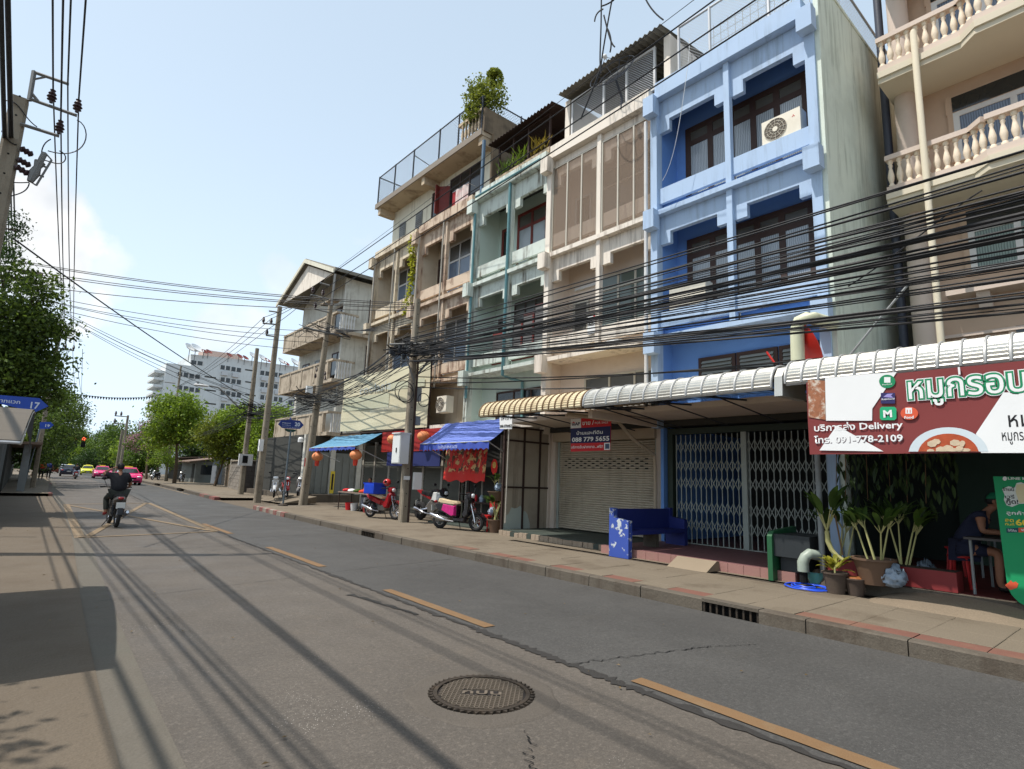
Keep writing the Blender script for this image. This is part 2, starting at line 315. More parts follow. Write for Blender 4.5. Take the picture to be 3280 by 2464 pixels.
# ---- right pavement with kerbstones, clay edging and slabs
P=.16
pv=O('pavement',B().sheet([[(fR(y)+.12,y,P-.025),(10.2,y,P-.025),(14.5,y,P-.025)] for y in [-8+i for i in range(33)]]),m_bed,kind='structure')
d1a=xp(*(2250,1950),7.1).y; d1b=xp(*(2432,1985),7.1).y; d2a=xp(1160,1700,7.25).y; d2b=xp(1205,1712,7.25).y
y=-8.
while y<25:
    ln=1.0; 
    for (a,c) in ((d1b,d1a),(d2b,d2a)):
        if y<a<y+ln+.2: ln=a-y
        if abs(y-a)<.02: ln=c-a
    y2=y+ln; isd=any(abs(y-a)<.02 for a in (d1b,d2b))
    x0,x1=fR(y),fR(y2); jit=random.uniform(-.008,.008)
    if isd:
        k=B().add([(x0,y,.125),(x1,y2,.125),(x1+.16,y2,.125),(x0+.16,y,.125),(x0,y,P+.005),(x1,y2,P+.005),(x1+.16,y2,P+.005),(x0+.16,y,P+.005)],[(3,2,1,0),(4,5,6,7),(0,1,5,4),(1,2,6,5),(2,3,7,6),(3,0,4,7)])
        O('kerb_lintel',k,m_kerb,pv); gr=B(); nb=max(4,int(ln/.09))
        for i in range(nb+1): yy=lerp(y+.02,y2-.02,i/nb); gr.box(fR(yy)+.02,fR(yy)+.04,yy-.012,yy+.012,0,.126)
        O('drain_grate',gr,m_iron,pv); O('drain_hole',B().box(x0+.12,x0+.15,y,y2,-.02,.125),m_dark,pv)
    else:
        k=B().add([(x0+jit,y+.006,-.02),(x1+jit,y2-.006,-.02),(x1+.16,y2-.006,-.02),(x0+.16,y+.006,-.02),(x0+jit+.004,y+.006,P-.015),(x1+jit+.004,y2-.006,P-.015),(x1+jit+.02,y2-.006,P),(x0+jit+.02,y+.006,P),(x1+.16,y2-.006,P),(x0+.16,y+.006,P)],
          [(3,2,1,0),(0,1,5,4),(4,5,6,7),(7,6,8,9),(2,3,9,8),(1,2,8,6,5),(3,0,4,7,9)])
        O('kerbstone',k,m_kerb,pv)
    y=y2
# painted nose of the kerb by the lane mouth
m_kred=mat('faded_red_kerb_paint',(122,74,68),.8,.2,3,.3,30,dirt=.7,dcol=(130,118,104),dsc=3); m_kwht=mat('faded_white_kerb_paint',(138,130,118),.8,.15,3,.3,30,dirt=.6,dcol=(110,98,84),dsc=3)
for i in range(9):
    a,c=21.2+i*.5,21.7+i*.5; O('kerb_paint',B().sheet([[(fR(q)-.012,q,.0),(fR(q)-.010,q,P-.012),(fR(q)+.02,q,P+.004),(fR(q)+.15,q,P+.004)] for q in (a,c-.01)]),(m_kred,m_kwht)[i%2],pv)
O('pavement_end',B().prism([(fR(25),25),(8.2,25.7),(9.4,26.1),(10.4,25.9),(10.4,24.9),(fR(25),24.9)],'z',0,P-.004),m_kerb,pv)
sl0={}
for j in range(22):
    y=-2.2+j*.6
    for i in range(4):
        x=fR(y)+.46+i*.585
        if x>9.75: continue
        if x+.58>9.66: continue
        if 'a' not in sl0:
            h=.2905; k=.298; q=B().add([(-h,-k,-.03),(h,-k,-.03),(h,k,-.03),(-h,k,-.03),(-h,-k,.0),(h,-k,.0),(h,k,.0),(-h,k,.0),(-h+.008,-k+.008,.004),(h-.008,-k+.008,.004),(h-.008,k-.008,.004),(-h+.008,k-.008,.004)],[(3,2,1,0),(0,1,5,4),(1,2,6,5),(2,3,7,6),(3,0,4,7),(4,5,9,8),(5,6,10,9),(6,7,11,10),(7,4,8,11),(8,9,10,11)])
            sl0['a']=O('paving_slab',q,m_pave,pv); o=sl0['a']
        else: o=sl0['a'].copy(); COL.objects.link(o)
        o.location=(x+.29,y+.3,P-.006+random.uniform(-.003,.003)); o.rotation_euler=(random.uniform(-.004,.004),random.uniform(-.004,.004),0)
    q=B().box(fR(y)+.165,fR(y)+.45,y+.006,y+.594,P-.03,P+random.uniform(-.006,.003)); O('edging_tile',q,m_red if random.random()<.8 else m_pave,pv)
O('worn_concrete',B().sheet([[(fR(y)+.16,y,P-.002),(9.0,y,P-.001+.008*math.sin(y)),(11.,y,P-.002),(14.2,y,P)] for y in [11+.5*i for i in range(30)]]),m_pave,pv)
O('worn_concrete',B().sheet([[(9.55,y,P-.001),(10.4,y,P-.001),(14,y,P-.001)] for y in [-8+.5*i for i in range(39)]]),m_pave,pv)
# lane mouth and far right pavement
O('side_lane',B().sheet([[(fR(y)-.02,y,.004),(12.,y,.03),(30,y,.04)] for y in (25.4,27,29,31,33,34.5)]),m_apron,kind='structure')
fp=O('far_pavement',B().sheet([[(fR(y)+.25,y,P-.01),(fR(y)+6,y,P),(fR(y)+14,y,P)] for y in range(33,180,7)]),m_pave,kind='structure')
for i in range(34):
    a=33.4+i*1.6; c=a+1.56; gap= i in (7,8,15,16)
    if gap: continue
    q=B().add([(fR(a),a,0),(fR(c),c,0),(fR(c)+.3,c,0),(fR(a)+.3,a,0),(fR(a),a,P),(fR(c),c,P),(fR(c)+.3,c,P),(fR(a)+.3,a,P)],[(4,5,6,7),(0,1,5,4),(1,2,6,5),(2,3,7,6),(3,0,4,7)]); O('kerbstone',q,(m_kred if (i%2==0 and i<3) else m_kerb),fp)
# raised left pavement further up the street
lp=O('left_far_pavement',B().sheet([[(fL(y)-7,y,.15),(fL(y)-.12,y,.15)] for y in range(36,110,6)]),m_pave,kind='structure')
for i in range(30):
    a=36+i*2.; c=a+1.96
    q=B().add([(fL(a)-.15,a,0),(fL(a),a,0),(fL(c),c,0),(fL(c)-.15,c,0),(fL(a)-.15,a,.155),(fL(a),a,.155),(fL(c),c,.155),(fL(c)-.15,c,.155)],[(0,1,5,4),(1,2,6,5),(2,3,7,6),(3,0,4,7),(4,5,6,7)]); O('kerbstone',q,(m_kred if i in (0,8) else m_kerb),lp)
# manhole
mh=T('manhole_cover','round cast iron manhole cover with checker relief and raised letters in the road','manhole cover',(2.88,3.62,0))
O('collar',B().sheet([[(2.88+math.cos(2*PI*i/48)*r_*(1+(.12*mnoise.noise(Vector((math.cos(2*PI*i/48)*2,math.sin(2*PI*i/48)*2,3))) if r_>.5 else 0)),3.62+math.sin(2*PI*i/48)*r_*(1+(.12*mnoise.noise(Vector((math.cos(2*PI*i/48)*2,math.sin(2*PI*i/48)*2,3))) if r_>.5 else 0)),z_) for r_,z_ in ((.57,.0005),(.55,.006),(.40,.012))] for i in range(49)]),mat('cement_collar',(88,81,73),.9,.15,3,.5,30,dirt=.5,dcol=(86,78,68),fine=.4),mh)
rg=B(); n=46
rg.lathe([(.335,.004),(.335,.022),(.365,.022),(.365,.004)],(2.88,3.62,0),48)
for i in range(n):
    t=2*PI*i/n; rg.add([Matrix.Rotation(t,4,'Z')@Vector(p)+Vector((2.88,3.62,0)) for p in [(.37,-.018,.004),(.405,0,.004),(.37,.018,.004),(.37,-.018,.021),(.405,0,.021),(.37,.018,.021)]],[(3,4,5),(0,1,4,3),(1,2,5,4)])
O('rim',rg,m_iron,mh); O('plate',B().lathe([(.334,.002),(.334,.010)],(2.88,3.62,0),40),mat('dark_iron_recess',(34,29,26),.8,.3,14,.2,60),mh)  # plate between the studs coloured darker than rim and studs
st=B()
for i in range(-14,15):
    for j in range(-14,15):
        x,y=i*.0235,j*.0235
        if x*x+y*y>.316**2: continue
        u=(x*cr.x+y*cr.y); v=(-x*cr.y+y*cr.x)
        if abs(v)<.055 and abs(u)<.16: continue
        a=(PI/4 if (i+j)%2 else -PI/4); dx,dy=math.cos(a)*.0125,math.sin(a)*.0125; ex,ey=-dy*.3,dx*.3; X,Y=2.88+x,3.62+y
        st.add([(X-dx-ex,Y-dy-ey,.01),(X+dx-ex,Y+dy-ey,.01),(X+dx+ex,Y+dy+ey,.01),(X-dx+ex,Y-dy+ey,.01),(X-dx-ex,Y-dy-ey,.02),(X+dx-ex,Y+dy-ey,.02),(X+dx+ex,Y+dy+ey,.02),(X-dx+ex,Y-dy+ey,.02)],[(4,5,6,7),(0,1,5,4),(1,2,6,5),(2,3,7,6),(3,0,4,7)])
m_worn=mat('worn_bright_iron',(112,101,88),.5,.2,14,.2,60,metal=.2); O('tread_studs',st,m_worn,mh,kind='stuff')
rr=Vector((cr.x,cr.y,0)).normalized(); uu=Vector((-rr.y,rr.x,0))
text('กปน',m_worn,mh,Vector((2.88,3.62,.012))-rr*.15-uu*.035,rr,uu,.075,.30,.02,.008)
# ================================================================== the terrace of shophouses
FX=11.75
FLO=[dict(lb=5.18,lt=5.30,pb=5.53,pt=5.94,lo=7.74,hi=8.05,bt=8.50),dict(lb=8.50,lt=8.63,pb=8.86,pt=9.28,lo=10.90,hi=11.22,bt=11.82)]
def window(par,X,ya,yb,za,zb,cols,fm,pm,tz=None,ft=.06,d=.05,name='window',face=-1,pm2=None):
    """frame with mullions (plane of constant X) and one pane per light; tz = transom height"""
    w=B(); Xa,Xb=(X-d,X) if face<0 else (X,X+d)
    w.box(Xa,Xb,ya,yb,za,za+ft); w.box(Xa,Xb,ya,yb,zb-ft,zb); w.box(Xa,Xb,ya,ya+ft,za+ft,zb-ft); w.box(Xa,Xb,yb-ft,yb,za+ft,zb-ft)
    ys=[ya+ft+(yb-ya-2*ft)*i/cols for i in range(cols+1)]
    for q in ys[1:-1]: w.box(Xa,Xb,q-ft*.5,q+ft*.5,za+ft,zb-ft)
    if tz: 
        for a,c in zip(ys,ys[1:]): w.box(Xa+.002,Xb,a+ft*.5*(a!=ys[0]),c-ft*.5*(c!=ys[-1]),tz-ft*.5,tz+ft*.5)
    o=O(name,w,fm,par)
    rows=[(za+ft,tz-ft*.5),(tz+ft*.5,zb-ft)] if tz else [(za+ft,zb-ft)]
    for i,(a,c) in enumerate(zip(ys,ys[1:])):
        for j,(p,q) in enumerate(rows):
            h=ft*.5; O('pane',B().box((Xa+Xb)/2-.004,(Xa+Xb)/2+.004,a+h*(i>0),c-h*(i<cols-1),p,q),(pm2 if (pm2 and j==1) else pm),o)
    return o
def folds(name,col):
    b=NB(name); c=rgb(col); w=b.n('ShaderNodeTexWave'); w.inputs['Scale'].default_value=7; w.inputs['Distortion'].default_value=2.5; w.bands_direction='Y'; b.l(b.pos,w.inputs['Vector'])
    b.set(Base_Color=b.mix(b.ramp(w.outputs[1],.1,.9),tuple(x*.55 for x in c),c),Roughness=.12,Specular_IOR_Level=.5); MATS[name]=b.m; return b.m
g_curt=folds('curtained_glass',(168,176,182)); g_curt2=folds('lace_curtain_glass',(150,158,166)); g_dim=glass('dusty_glass',(84,82,76),.25); g_dark=glass('dark_glass',(34,38,40),.08); g_green=glass('green_tinted_glass',(92,104,98),.12); g_blue=glass('blue_grey_glass',(92,108,128),.1)
m_brown=mat('dark_brown_frame',(62,44,38),.6,.15,3,.1); m_redf=mat('red_brown_frame',(112,44,38),.6,.2,3,.1,dirt=.3,dcol=(70,40,34)); m_alu=mat('cream_aluminium_frame',(186,180,166),.5,.08,2,.05); m_whf=mat('white_window_frame',(206,206,204),.5,.08,2,.05,dirt=.3,dcol=(150,140,130)); m_grey=mat('grey_painted_metal',(128,132,132),.55,.15,2,.1,dirt=.4,dcol=(90,80,70))
U=T  # alias
def stepped(a,b,lo,hi,top,s=.3): return [(a,top),(a,lo),(a+s,lo),(a+s,hi),(b-s,hi),(b-s,lo),(b,lo),(b,top)]
def shophouse(y0,label,mw,mt,ms,near=False,roofz=12.25,mb=None,rec=12.6):
    y1=y0+4.; mid=y0+1.93; u=T('shophouse',label,'shophouse',(FX,y0,0),'terrace shophouses')
    mb=mb or mw
    O('party_wall',B().box(11.9,21,y1-.09,y1-.003,0,roofz-.3),mw,u)
    if near: O('party_wall',B().box(11.9,21,y0+.003,y0+.09,0,roofz-.3),mw,u)
    O('column',B().box(11.66,11.897,y1-.10,y1+.097,3.0,roofz-.2),mt,u)
    if near: O('column',B().box(11.66,11.897,y0-.1,y0+.1,.0,roofz-.2),mt,u)
    O('column',B().box(11.69,11.84,mid-.07,mid+.07,5.31,roofz-.44),mt,u)
    for f in FLO:
        O('ledge',B().box(11.61,rec+.02,y0+(.1 if near else .1),y1-.1,f['lb'],f['lt']),mt,u)
        O('back_wall',B().box(rec,rec+.12,y0+.09,y1-.09,f['lt'],f['bt']-.002),mb,u)
        for a,c in ((y0+.1,mid-.07),(mid+.07,y1-.1)):
            O('stepped_beam',B().prism(stepped(a,c,f['lo'],f['hi'],f['bt']-.003),'x',11.80,11.93),mt,u)
            O('parapet',B().box(11.76,11.86,a,c,f['pb'],f['pt']),mt,u)
            O('balcony_kerb',B().box(11.95,12.05,a,c,f['lt'],f['pb']+.02),mb,u)
    O('cornice',B().box(11.58,11.98,y0+.1,y1-.1,11.82,roofz),mt,u); O('roof_slab',B().box(11.98,21,y0+.09,y1-.09,11.83,11.95),ms,u)
    for z,h in ((11.6,.26),(8.37,.25),(5.1,.27)):
        for yy in ([y0,y1] if near else [y1]): O('bracket',B().box(11.40,11.66,yy-.17,yy+.15,z-h,z+h),mt,u)
    O('mezzanine_wall',B().box(12.3,12.45,y0+.09,y1-.09,3.2,5.178),mb,u)
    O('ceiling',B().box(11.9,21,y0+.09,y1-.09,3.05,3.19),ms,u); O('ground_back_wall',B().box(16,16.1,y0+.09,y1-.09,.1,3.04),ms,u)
    return u,y0,mid,y1
# --- blue house
m_bl=mat('blue_wall_paint',(104,146,208),.8,.06,.6,.12,25,dirt=.12,dcol=(70,96,150)); m_blt=mat('pale_blue_trim_paint',(168,189,214),.8,.05,.6,.12,25,streak=.35,dcol=(110,122,132))
m_gw=mat('pale_green_side_wall',(212,220,206),.88,.05,.5,.2,20,dirt=.2,dcol=(140,148,134),streak=.5,dsc=.7)
m_soff=mat('stained_soffit',(150,132,110),.9,.12,1,.15,20,dirt=.4,dcol=(110,92,72))
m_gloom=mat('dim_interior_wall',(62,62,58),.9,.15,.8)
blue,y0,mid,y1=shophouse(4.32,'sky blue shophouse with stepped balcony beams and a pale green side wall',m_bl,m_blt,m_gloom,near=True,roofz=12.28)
O('side_wall',B().box(11.72,21,4.12,4.218,0,12.72),m_gw,blue); O('side_coping',B().box(11.70,21,4.10,4.30,12.72,12.80),m_gw,blue)
for f,zb in ((FLO[1],11.22),(FLO[0],8.02)):
    window(blue,12.6,4.72,7.92,f['lt']+.05,zb,5,m_brown,g_curt,tz=zb-.48,ft=.15,d=.05,pm2=g_dim)
for k in range(3): window(blue,12.3,4.55+k*.98,5.5+k*.98,3.75,4.72,1,m_brown,g_dim,ft=.08)
for k in range(3):
    sl=B()
    for i in range(9): z=3.86+i*.088; sl.add([(12.22,4.64+k*.98,z),(12.22,5.41+k*.98,z),(12.27,5.41+k*.98,z+.075),(12.27,4.64+k*.98,z+.075)],[(0,1,2,3)])
    O('louvre_slats',sl,mat('grey_louvre_glass',(140,144,140),.2,.1,3,0),blue,kind='stuff')
m_pink=mat('pink_terrazzo',(120,84,84),.6,.15,3,.1,40,fine=.25); m_pinkt=mat('pink_riser_tile',(152,112,104),.7,.12,3,.2,30,dirt=.5,dcol=(140,110,96),dsc=2)
stp=O('front_step',B().box(9.70,16,4.22,8.30,.05,.315),m_pink,blue)
for i in range(14): O('tile',B().box(9.675,9.70,4.23+i*.29,4.23+i*.29+.283,P-.01,.312),m_pinkt,stp)
# --- folding grille gate of the blue house
m_grl=mat('grey_green_gate_paint',(158,164,156),.6,.1,2,.1,dirt=.3,dcol=(110,104,92)); m_gfr=mat('dark_green_gate_frame',(48,58,48),.6,.15,2,.1)
gt=T('folding_gate','grey folding lattice gate closed across the blue shophouse front','gate',(12.1,4.4,.32))
O('frame',B().box(12.02,12.16,8.06,8.2,.32,3.0).box(12.02,12.16,4.36,4.5,.32,3.0).box(12.02,12.16,4.5,8.06,2.86,3.0),m_gfr,gt)
O('track',B().box(12.05,12.14,4.5,8.06,.317,.335).box(12.03,12.15,6.2,6.32,.335,2.86),m_grl,gt)
bar0=None; nb=26; ysb=[4.58+i*(3.42/nb) for i in range(nb+1)]
for i,q in enumerate(ysb):
    if bar0 is None: bar0=O('bar',B().box(12.085,12.105,4.58-.009,4.58+.009,.335,2.84),m_grl,gt); continue
    o=bar0.copy(); COL.objects.link(o); o.location=(0,q-4.58,0)
xb=None
for i in range(nb):
    q=ysb[i]; w=3.42/nb
    for z in (.62,1.02,1.58,1.98,2.42):
        if xb is None:
            xq=B()
            for (za,zb2) in ((0,.26),(.26,0)):
                d=Vector((0,w,zb2-za)).normalized(); n_=Vector((0,-d.z,d.y))*.007; a=Vector((12.078,q,z+za)); c=Vector((12.078,q+w,z+zb2)); e=Vector((.006,0,0))
                xq.add([a-n_,c-n_,c+n_,a+n_,a-n_-e,c-n_-e,c+n_-e,a+n_-e],[(0,1,2,3),(7,6,5,4),(0,4,5,1),(1,5,6,2),(2,6,7,3),(3,7,4,0)])
            xb=O('lattice_cross',xq,m_grl,gt); bx0=(q,z); continue
        o=xb.copy(); COL.objects.link(o); o.location=(0,q-bx0[0],z-bx0[1])
# --- beige house
m_be=mat('beige_wall_paint',(212,197,182),.85,.06,.6,.15,22,dirt=.15,dcol=(150,128,108)); m_bet=mat('cream_trim_paint',(224,214,200),.85,.05,.6,.15,22,streak=.55,dcol=(112,96,82))
beige,y0,mid,y1=shophouse(8.32,'cream shophouse with glazed-in top balcony and a metal shed on its roof',m_be,m_bet,m_gloom,roofz=12.25)
f=FLO[1]; m_film=NB('brown_film_glass'); m_film.set(Base_Color=(*rgb((150,130,112)),1),Roughness=.4,Alpha=.38,Specular_IOR_Level=.2); m_film=m_film.m; MATS['brown_film_glass']=m_film
for a,c in ((8.42,10.18),(10.32,12.22)):
    window(beige,11.765,a,c,8.66,11.55,3,m_alu,m_film,tz=None,ft=.05,d=.04,name='screen_window'); 
window(beige,12.6,9.0,10.9,9.0,11.2,3,m_alu,g_green,tz=10.6,ft=.06); window(beige,12.6,11.3,12.0,8.64,10.7,1,m_whf,g_dark,ft=.07,name='door')
window(beige,12.6,8.9,10.9,5.9,7.75,3,m_alu,g_green,tz=7.3,ft=.07); window(beige,12.6,11.35,12.0,5.31,7.2,1,m_alu,g_dim,ft=.08,name='door')
O('light_fitting',B().box(12.5,12.6,11.0,11.9,7.55,7.63),m_whf,beige); O('pipe',B().tube([(12.55,11.0,7.59),(12.55,10.96,7.5),(12.55,10.96,6.2)],.04,8),m_whf,beige)
window(beige,12.3,8.45,11.2,3.7,4.66,3,m_alu,g_dim,ft=.06)
O('drain_pipe',B().tube([(11.6,8.52,11.3),(11.6,8.52,3.5)],.05,8),m_whf,beige,smooth=True); 
m_gstep=mat('dark_green_step_paint',(58,66,60),.7,.15,1.5,.15,dirt=.3,dcol=(90,90,82)); stp=O('front_step',B().box(10.12,16,8.33,12.22,.05,.285),m_gstep,beige)
m_brk=mat('washed_brick_edging',(150,134,116),.9,.2,4,.4,25,dirt=.5,dcol=(90,82,70))
for i in range(24): O('brick',B().box(10.02+random.uniform(0,.02),10.12,8.35+i*.16,8.35+i*.16+.145,.1,.275+random.uniform(-.015,.012)),m_brk if random.random()<.7 else m_gstep,stp)
# roller shutter
m_shut=mat('cream_roller_shutter',(190,178,158),.6,.08,1.2,.05,dirt=.3,dcol=(130,116,98),streak=.3); m_box=mat('cream_shutter_box',(176,160,138),.8,.08,1.,.1,dirt=.2,dcol=(120,104,88))
sh=T('roller_shutter','cream steel roller shutter pulled down under the for-sale notice','shutter',(12.2,8.6,.29))
sl=None
for i in range(40):
    z=.31+i*.0615
    if sl is None:
        q=B().prism([(12.16,z),(12.13,z+.02),(12.13,z+.04),(12.16,z+.055),(12.175,z+.0615),(12.175,z)],'y',8.62,12.0); sl=O('slat',q,m_shut,sh)
    else: o=sl.copy(); COL.objects.link(o); o.location=(0,0,i*.0615)
vent=B()
for r_ in range(5):
    for c in range(10): vent.box(12.120,12.128,8.85+c*.3+(.15 if r_%2 else 0),8.95+c*.3+(.15 if r_%2 else 0),2.02+r_*.0615,2.05+r_*.0615)
O('vent_slots',vent,m_dark,sh,kind='stuff'); O('guide_rail',B().box(12.10,12.2,8.55,8.62,.29,2.78).box(12.10,12.2,12.0,12.07,.29,2.78),m_grl,sh)
O('shutter_box',B().box(11.9,12.3,8.5,12.1,2.78,3.04),m_box,sh)
O('pillar',B().box(12.0,12.3,8.24,8.52,.05,3.05),m_be,beige); O('pillar',B().box(12.0,12.35,12.08,12.24,.05,3.05),m_be,beige)
O('soffit_beam',B().box(9.3,11.9,8.25,8.37,3.02,3.18),m_be,beige); O('canopy_slab',B().box(10.3,12.3,4.3,12.3,3.2,3.32),m_be,beige)
O('drain_pipe',B().tube([(9.2,8.9,3.12),(10.6,8.62,3.1),(11.1,8.55,2.7),(11.85,8.47,2.35),(11.88,8.46,2.0),(11.88,8.46,.3)],.045,8),m_box,beige,smooth=True)
# panelled partition at the party wall of the cream house
m_pnl=mat('stained_cream_panel',(168,156,138),.85,.1,.8,.15,20,dirt=.25,dcol=(110,98,84),streak=.6); m_rust=mat('rust_brown_steel',(58,42,36),.8,.25,4,.2)
pt=T('partition','cream panel partition with rusty steel frame between the two shop fronts','partition',(10.2,12.28,.2))
xs=[10.2,10.93,11.55,12.06]; zs=[.24,1.42,2.72,3.1]
for i in range(3):
    for j in range(3): O('panel',B().box(xs[i]+.02,xs[i+1]-.02,12.27,12.285,zs[j]+.02,zs[j+1]-.02),m_pnl,pt)
fr=B()
for q in xs: fr.box(q-.03,q+.03,12.24,12.30,.2,3.12)
for q in zs: fr.box(10.17,12.09,12.235,12.265,q-.025,q+.025)
O('frame',fr,m_rust,pt)
sc_=B(); n=14
for i in range(n): t0,t1=PI*i/n,PI*(i+1)/n; 
sc_.add([(10.75+.5*math.cos(PI*i/n)*1.0,12.266,.26+.62*math.sin(PI*i/n)*(1+.1*math.sin(i*2.3))) for i in range(n+1)],[tuple(range(n+1))[::-1]])
O('bare_plaster_patch',sc_,mat('pale_plaster',(176,184,176),.9,.08,2,.2),pt)
# --- mint green house
m_mi=mat('mint_wall_paint',(190,205,196),.88,.06,.6,.15,22,dirt=.08,dcol=(120,134,122)); m_mit=mat('weathered_mint_trim',(200,208,199),.88,.06,.6,.2,22,dirt=.35,dcol=(98,90,78),streak=.95,dsc=1.6)
mint,y0,mid,y1=shophouse(12.32,'mint green shophouse with red window frames and plants on the roof terrace',m_mi,m_mit,m_gloom,roofz=12.2,rec=12.8)
window(mint,12.8,13.5,15.1,9.0,11.3,2,m_redf,g_curt,tz=10.7,ft=.11,pm2=g_dim); window(mint,12.8,15.45,16.0,8.7,11.0,1,m_redf,g_dark,ft=.12,name='door')
window(mint,12.8,13.4,15.1,5.7,7.9,3,m_brown,g_dim,tz=7.2,ft=.06); window(mint,12.8,15.4,16.0,5.4,7.5,1,m_brown,g_dark,ft=.08,name='door')
for a,z0,w_ in ((12.55,6.7,.5),(13.1,6.5,.5),(13.65,6.3,.5),(14.6,6.1,.6)):
    O('shutter_frame',B().box(11.9,11.94,a,a+.07,5.5,z0+.5).box(11.9,11.94,a+.07,a+w_,z0+.43,z0+.5).box(11.9,11.94,a+.07,a+w_,5.5,5.57),m_redf,mint); O('shutter_panel',B().box(11.91,11.93,a+.07,a+w_,5.57,z0+.43),mat('grey_shutter_panel',(104,102,100),.7,.1,2,.1),mint)
m_teal=mat('teal_pipe_paint',(96,138,142),.5,.15,2,.1); O('drain_pipe',B().tube([(11.63,14.25,12.0),(11.63,14.25,5.0),(11.9,14.1,4.9),(12.2,13.9,4.85),(12.25,13.9,3.4)],.05,8),m_teal,mint,smooth=True); O('drain_pipe',B().tube([(11.6,16.2,11.4),(11.6,16.2,4.4)],.045,8),m_teal,mint,smooth=True); O('roof_pipe',B().tube([(11.5,12.6,11.95),(11.5,16.1,11.93)],.04,8),m_teal,mint,smooth=True)
window(mint,12.3,12.6,15.3,3.6,4.6,3,m_brown,g_dark,ft=.06)
m_blkt=mat('dark_shop_interior',(40,38,36),.9,.2,1); O('shop_floor',B().box(10.4,16,12.34,16.3,.05,.2),m_gstep,mint)
m_post=mat('pale_post_paint',(170,164,152),.7,.1,2,.1,dirt=.3,dcol=(110,100,88))
for q in (12.5,14.1,15.0,15.9): O('shopfront_post',B().box(11.6,11.68,q,q+.07,.2,3.04),m_post,mint)
for a,c in ((14.17,15.0),(15.07,15.9)): O('shopfront_panel',B().box(11.62,11.65,a,c,.2,3.0),m_gloom,mint)
O('shopfront_fascia',B().box(11.3,12.3,12.3,18.4,3.2,3.5),m_bet,mint)
# --- two weathered houses
m_we=mat('weathered_cream_wall',(200,188,168),.9,.1,.6,.2,20,dirt=.3,dcol=(150,122,96),streak=.3); m_wet=mat('stained_cream_trim',(208,194,170),.9,.1,.7,.25,20,dirt=.55,dcol=(92,70,54),streak=.95,dsc=1.8); m_wpk=mat('rust_stained_pink_trim',(200,180,158),.9,.12,.7,.25,20,dirt=.7,dcol=(100,66,50),streak=1,dsc=1.9)
w1,a0,am,a1=shophouse(16.32,'rust-streaked cream shophouse beside the mint one, under the white rooftop storey',m_we,m_wpk,m_gloom,roofz=12.2)
w2,c0,cm,c1=shophouse(20.32,'stained cream end shophouse of the terrace, next to the gabled house',m_we,m_wet,m_gloom,roofz=12.15)
for (u,q,v) in ((w1,16.32,1),(w2,20.32,0)):
    window(u,12.6,q+1.35+.25*(1-v),q+2.95+.25*(1-v),9.0,11.25,2,m_whf,g_blue,tz=10.5,ft=.07,pm2=g_dim); window(u,12.6,q+3.3,q+3.75,8.7,10.9,1,m_brown if v else m_whf,g_dark,ft=.1,name='door')
    window(u,12.6,q+1.35+.25*(1-v),q+2.95+.25*(1-v),5.6,7.95,2,m_whf,g_blue,tz=7.3,ft=.07,pm2=g_dim); window(u,12.6,q+3.3,q+3.75,5.5,7.6,1,m_whf,g_blue,ft=.08,name='door')
    O('drain_pipe',B().tube([(11.6,q+3.86,11.6),(11.6,q+3.86,3.6)],.045,8),m_post,u,smooth=True); O('drain_pipe',B().tube([(11.62,q+2.02,11.9),(11.62,q+2.02,5.0)],.035,8),m_post,u,smooth=True)
    for i,p in enumerate((q+.1,q+1.3,q+2.6,q+3.7)): O('shopfront_post',B().box(11.75,11.85,p,p+.12,.2,3.04),m_post,u)
    for i,(p,r_) in enumerate(((q+.22,q+1.3),(q+1.42,q+2.6),(q+2.72,q+3.7))):
        pan=O('shutter_door',B().box(11.8,11.83,p,r_,.2,2.9),mat('grey_green_steel_door',(88,88,80),.7,.12,1.5,.1,dirt=.3,dcol=(80,80,72)),u)
        for k in range(22): O('slat',B().box(11.785,11.8,p,r_,.22+k*.12,.30+k*.12),MATS['grey_green_steel_door'],pan) if k<22 else None
    O('shop_floor',B().box(11.2,16,q+.02,q+3.98,.05,.22),m_kerb,u); O('shopfront_fascia',B().box(11.6,12.3,q+.1,q+3.9,3.2,3.45),m_dark,u)
# white storey built on top of the weathered pair
m_wh=mat('off_white_rooftop_wall',(212,208,190),.9,.06,.6,.15,22,streak=.4,dcol=(150,140,120)); m_slab=mat('spalled_concrete_slab',(186,168,142),.9,.14,.7,.3,16,dirt=.6,dcol=(100,78,58),dsc=1.3)
rs=T('rooftop_storey','white rooftop storey with broad concrete eave above the stained cream houses','rooftop storey',(12.4,16.2,12.0))
O('wall',B().box(12.4,20,16.15,24.2,11.95,14.45),m_wh,rs); O('eave_slab',B().box(11.55,20,15.95,24.45,14.45,14.62),m_slab,rs); O('eave_fascia',B().box(11.5,11.55,15.95,24.5,14.45,14.70),mat('grey_fascia',(134,124,112),.8,.1,1,.1),rs)
for q in (16.1,20.2,24.2): O('eave_beam',B().box(11.6,12.4,q-.12,q+.12,14.1,14.448),m_slab,rs)
O('end_parapet',B().box(11.6,16,15.9,16.05,14.62,15.6),mat('mossy_parapet',(120,104,84),.95,.2,1.2,.3,16,dirt=.7,dcol=(70,62,52),streak=.8),rs)
for i in range(6): O('baluster',B().lathe([(.06,0),(.06,.1),(.035,.2),(.075,.45),(.035,.7),(.06,.8),(.06,.9)],(11.62,16.25+i*.22,14.62),8),m_slab,rs,smooth=True)
O('balustrade_rail',B().box(11.55,11.7,16.06,17.6,15.52,15.64),m_slab,rs)
window(rs,12.4,17.0,19.2,12.9,14.2,3,m_brown,g_dark,ft=.06); window(rs,12.4,19.7,20.6,12.3,14.1,2,m_rust,g_dark,ft=.08,name='louvre_door')
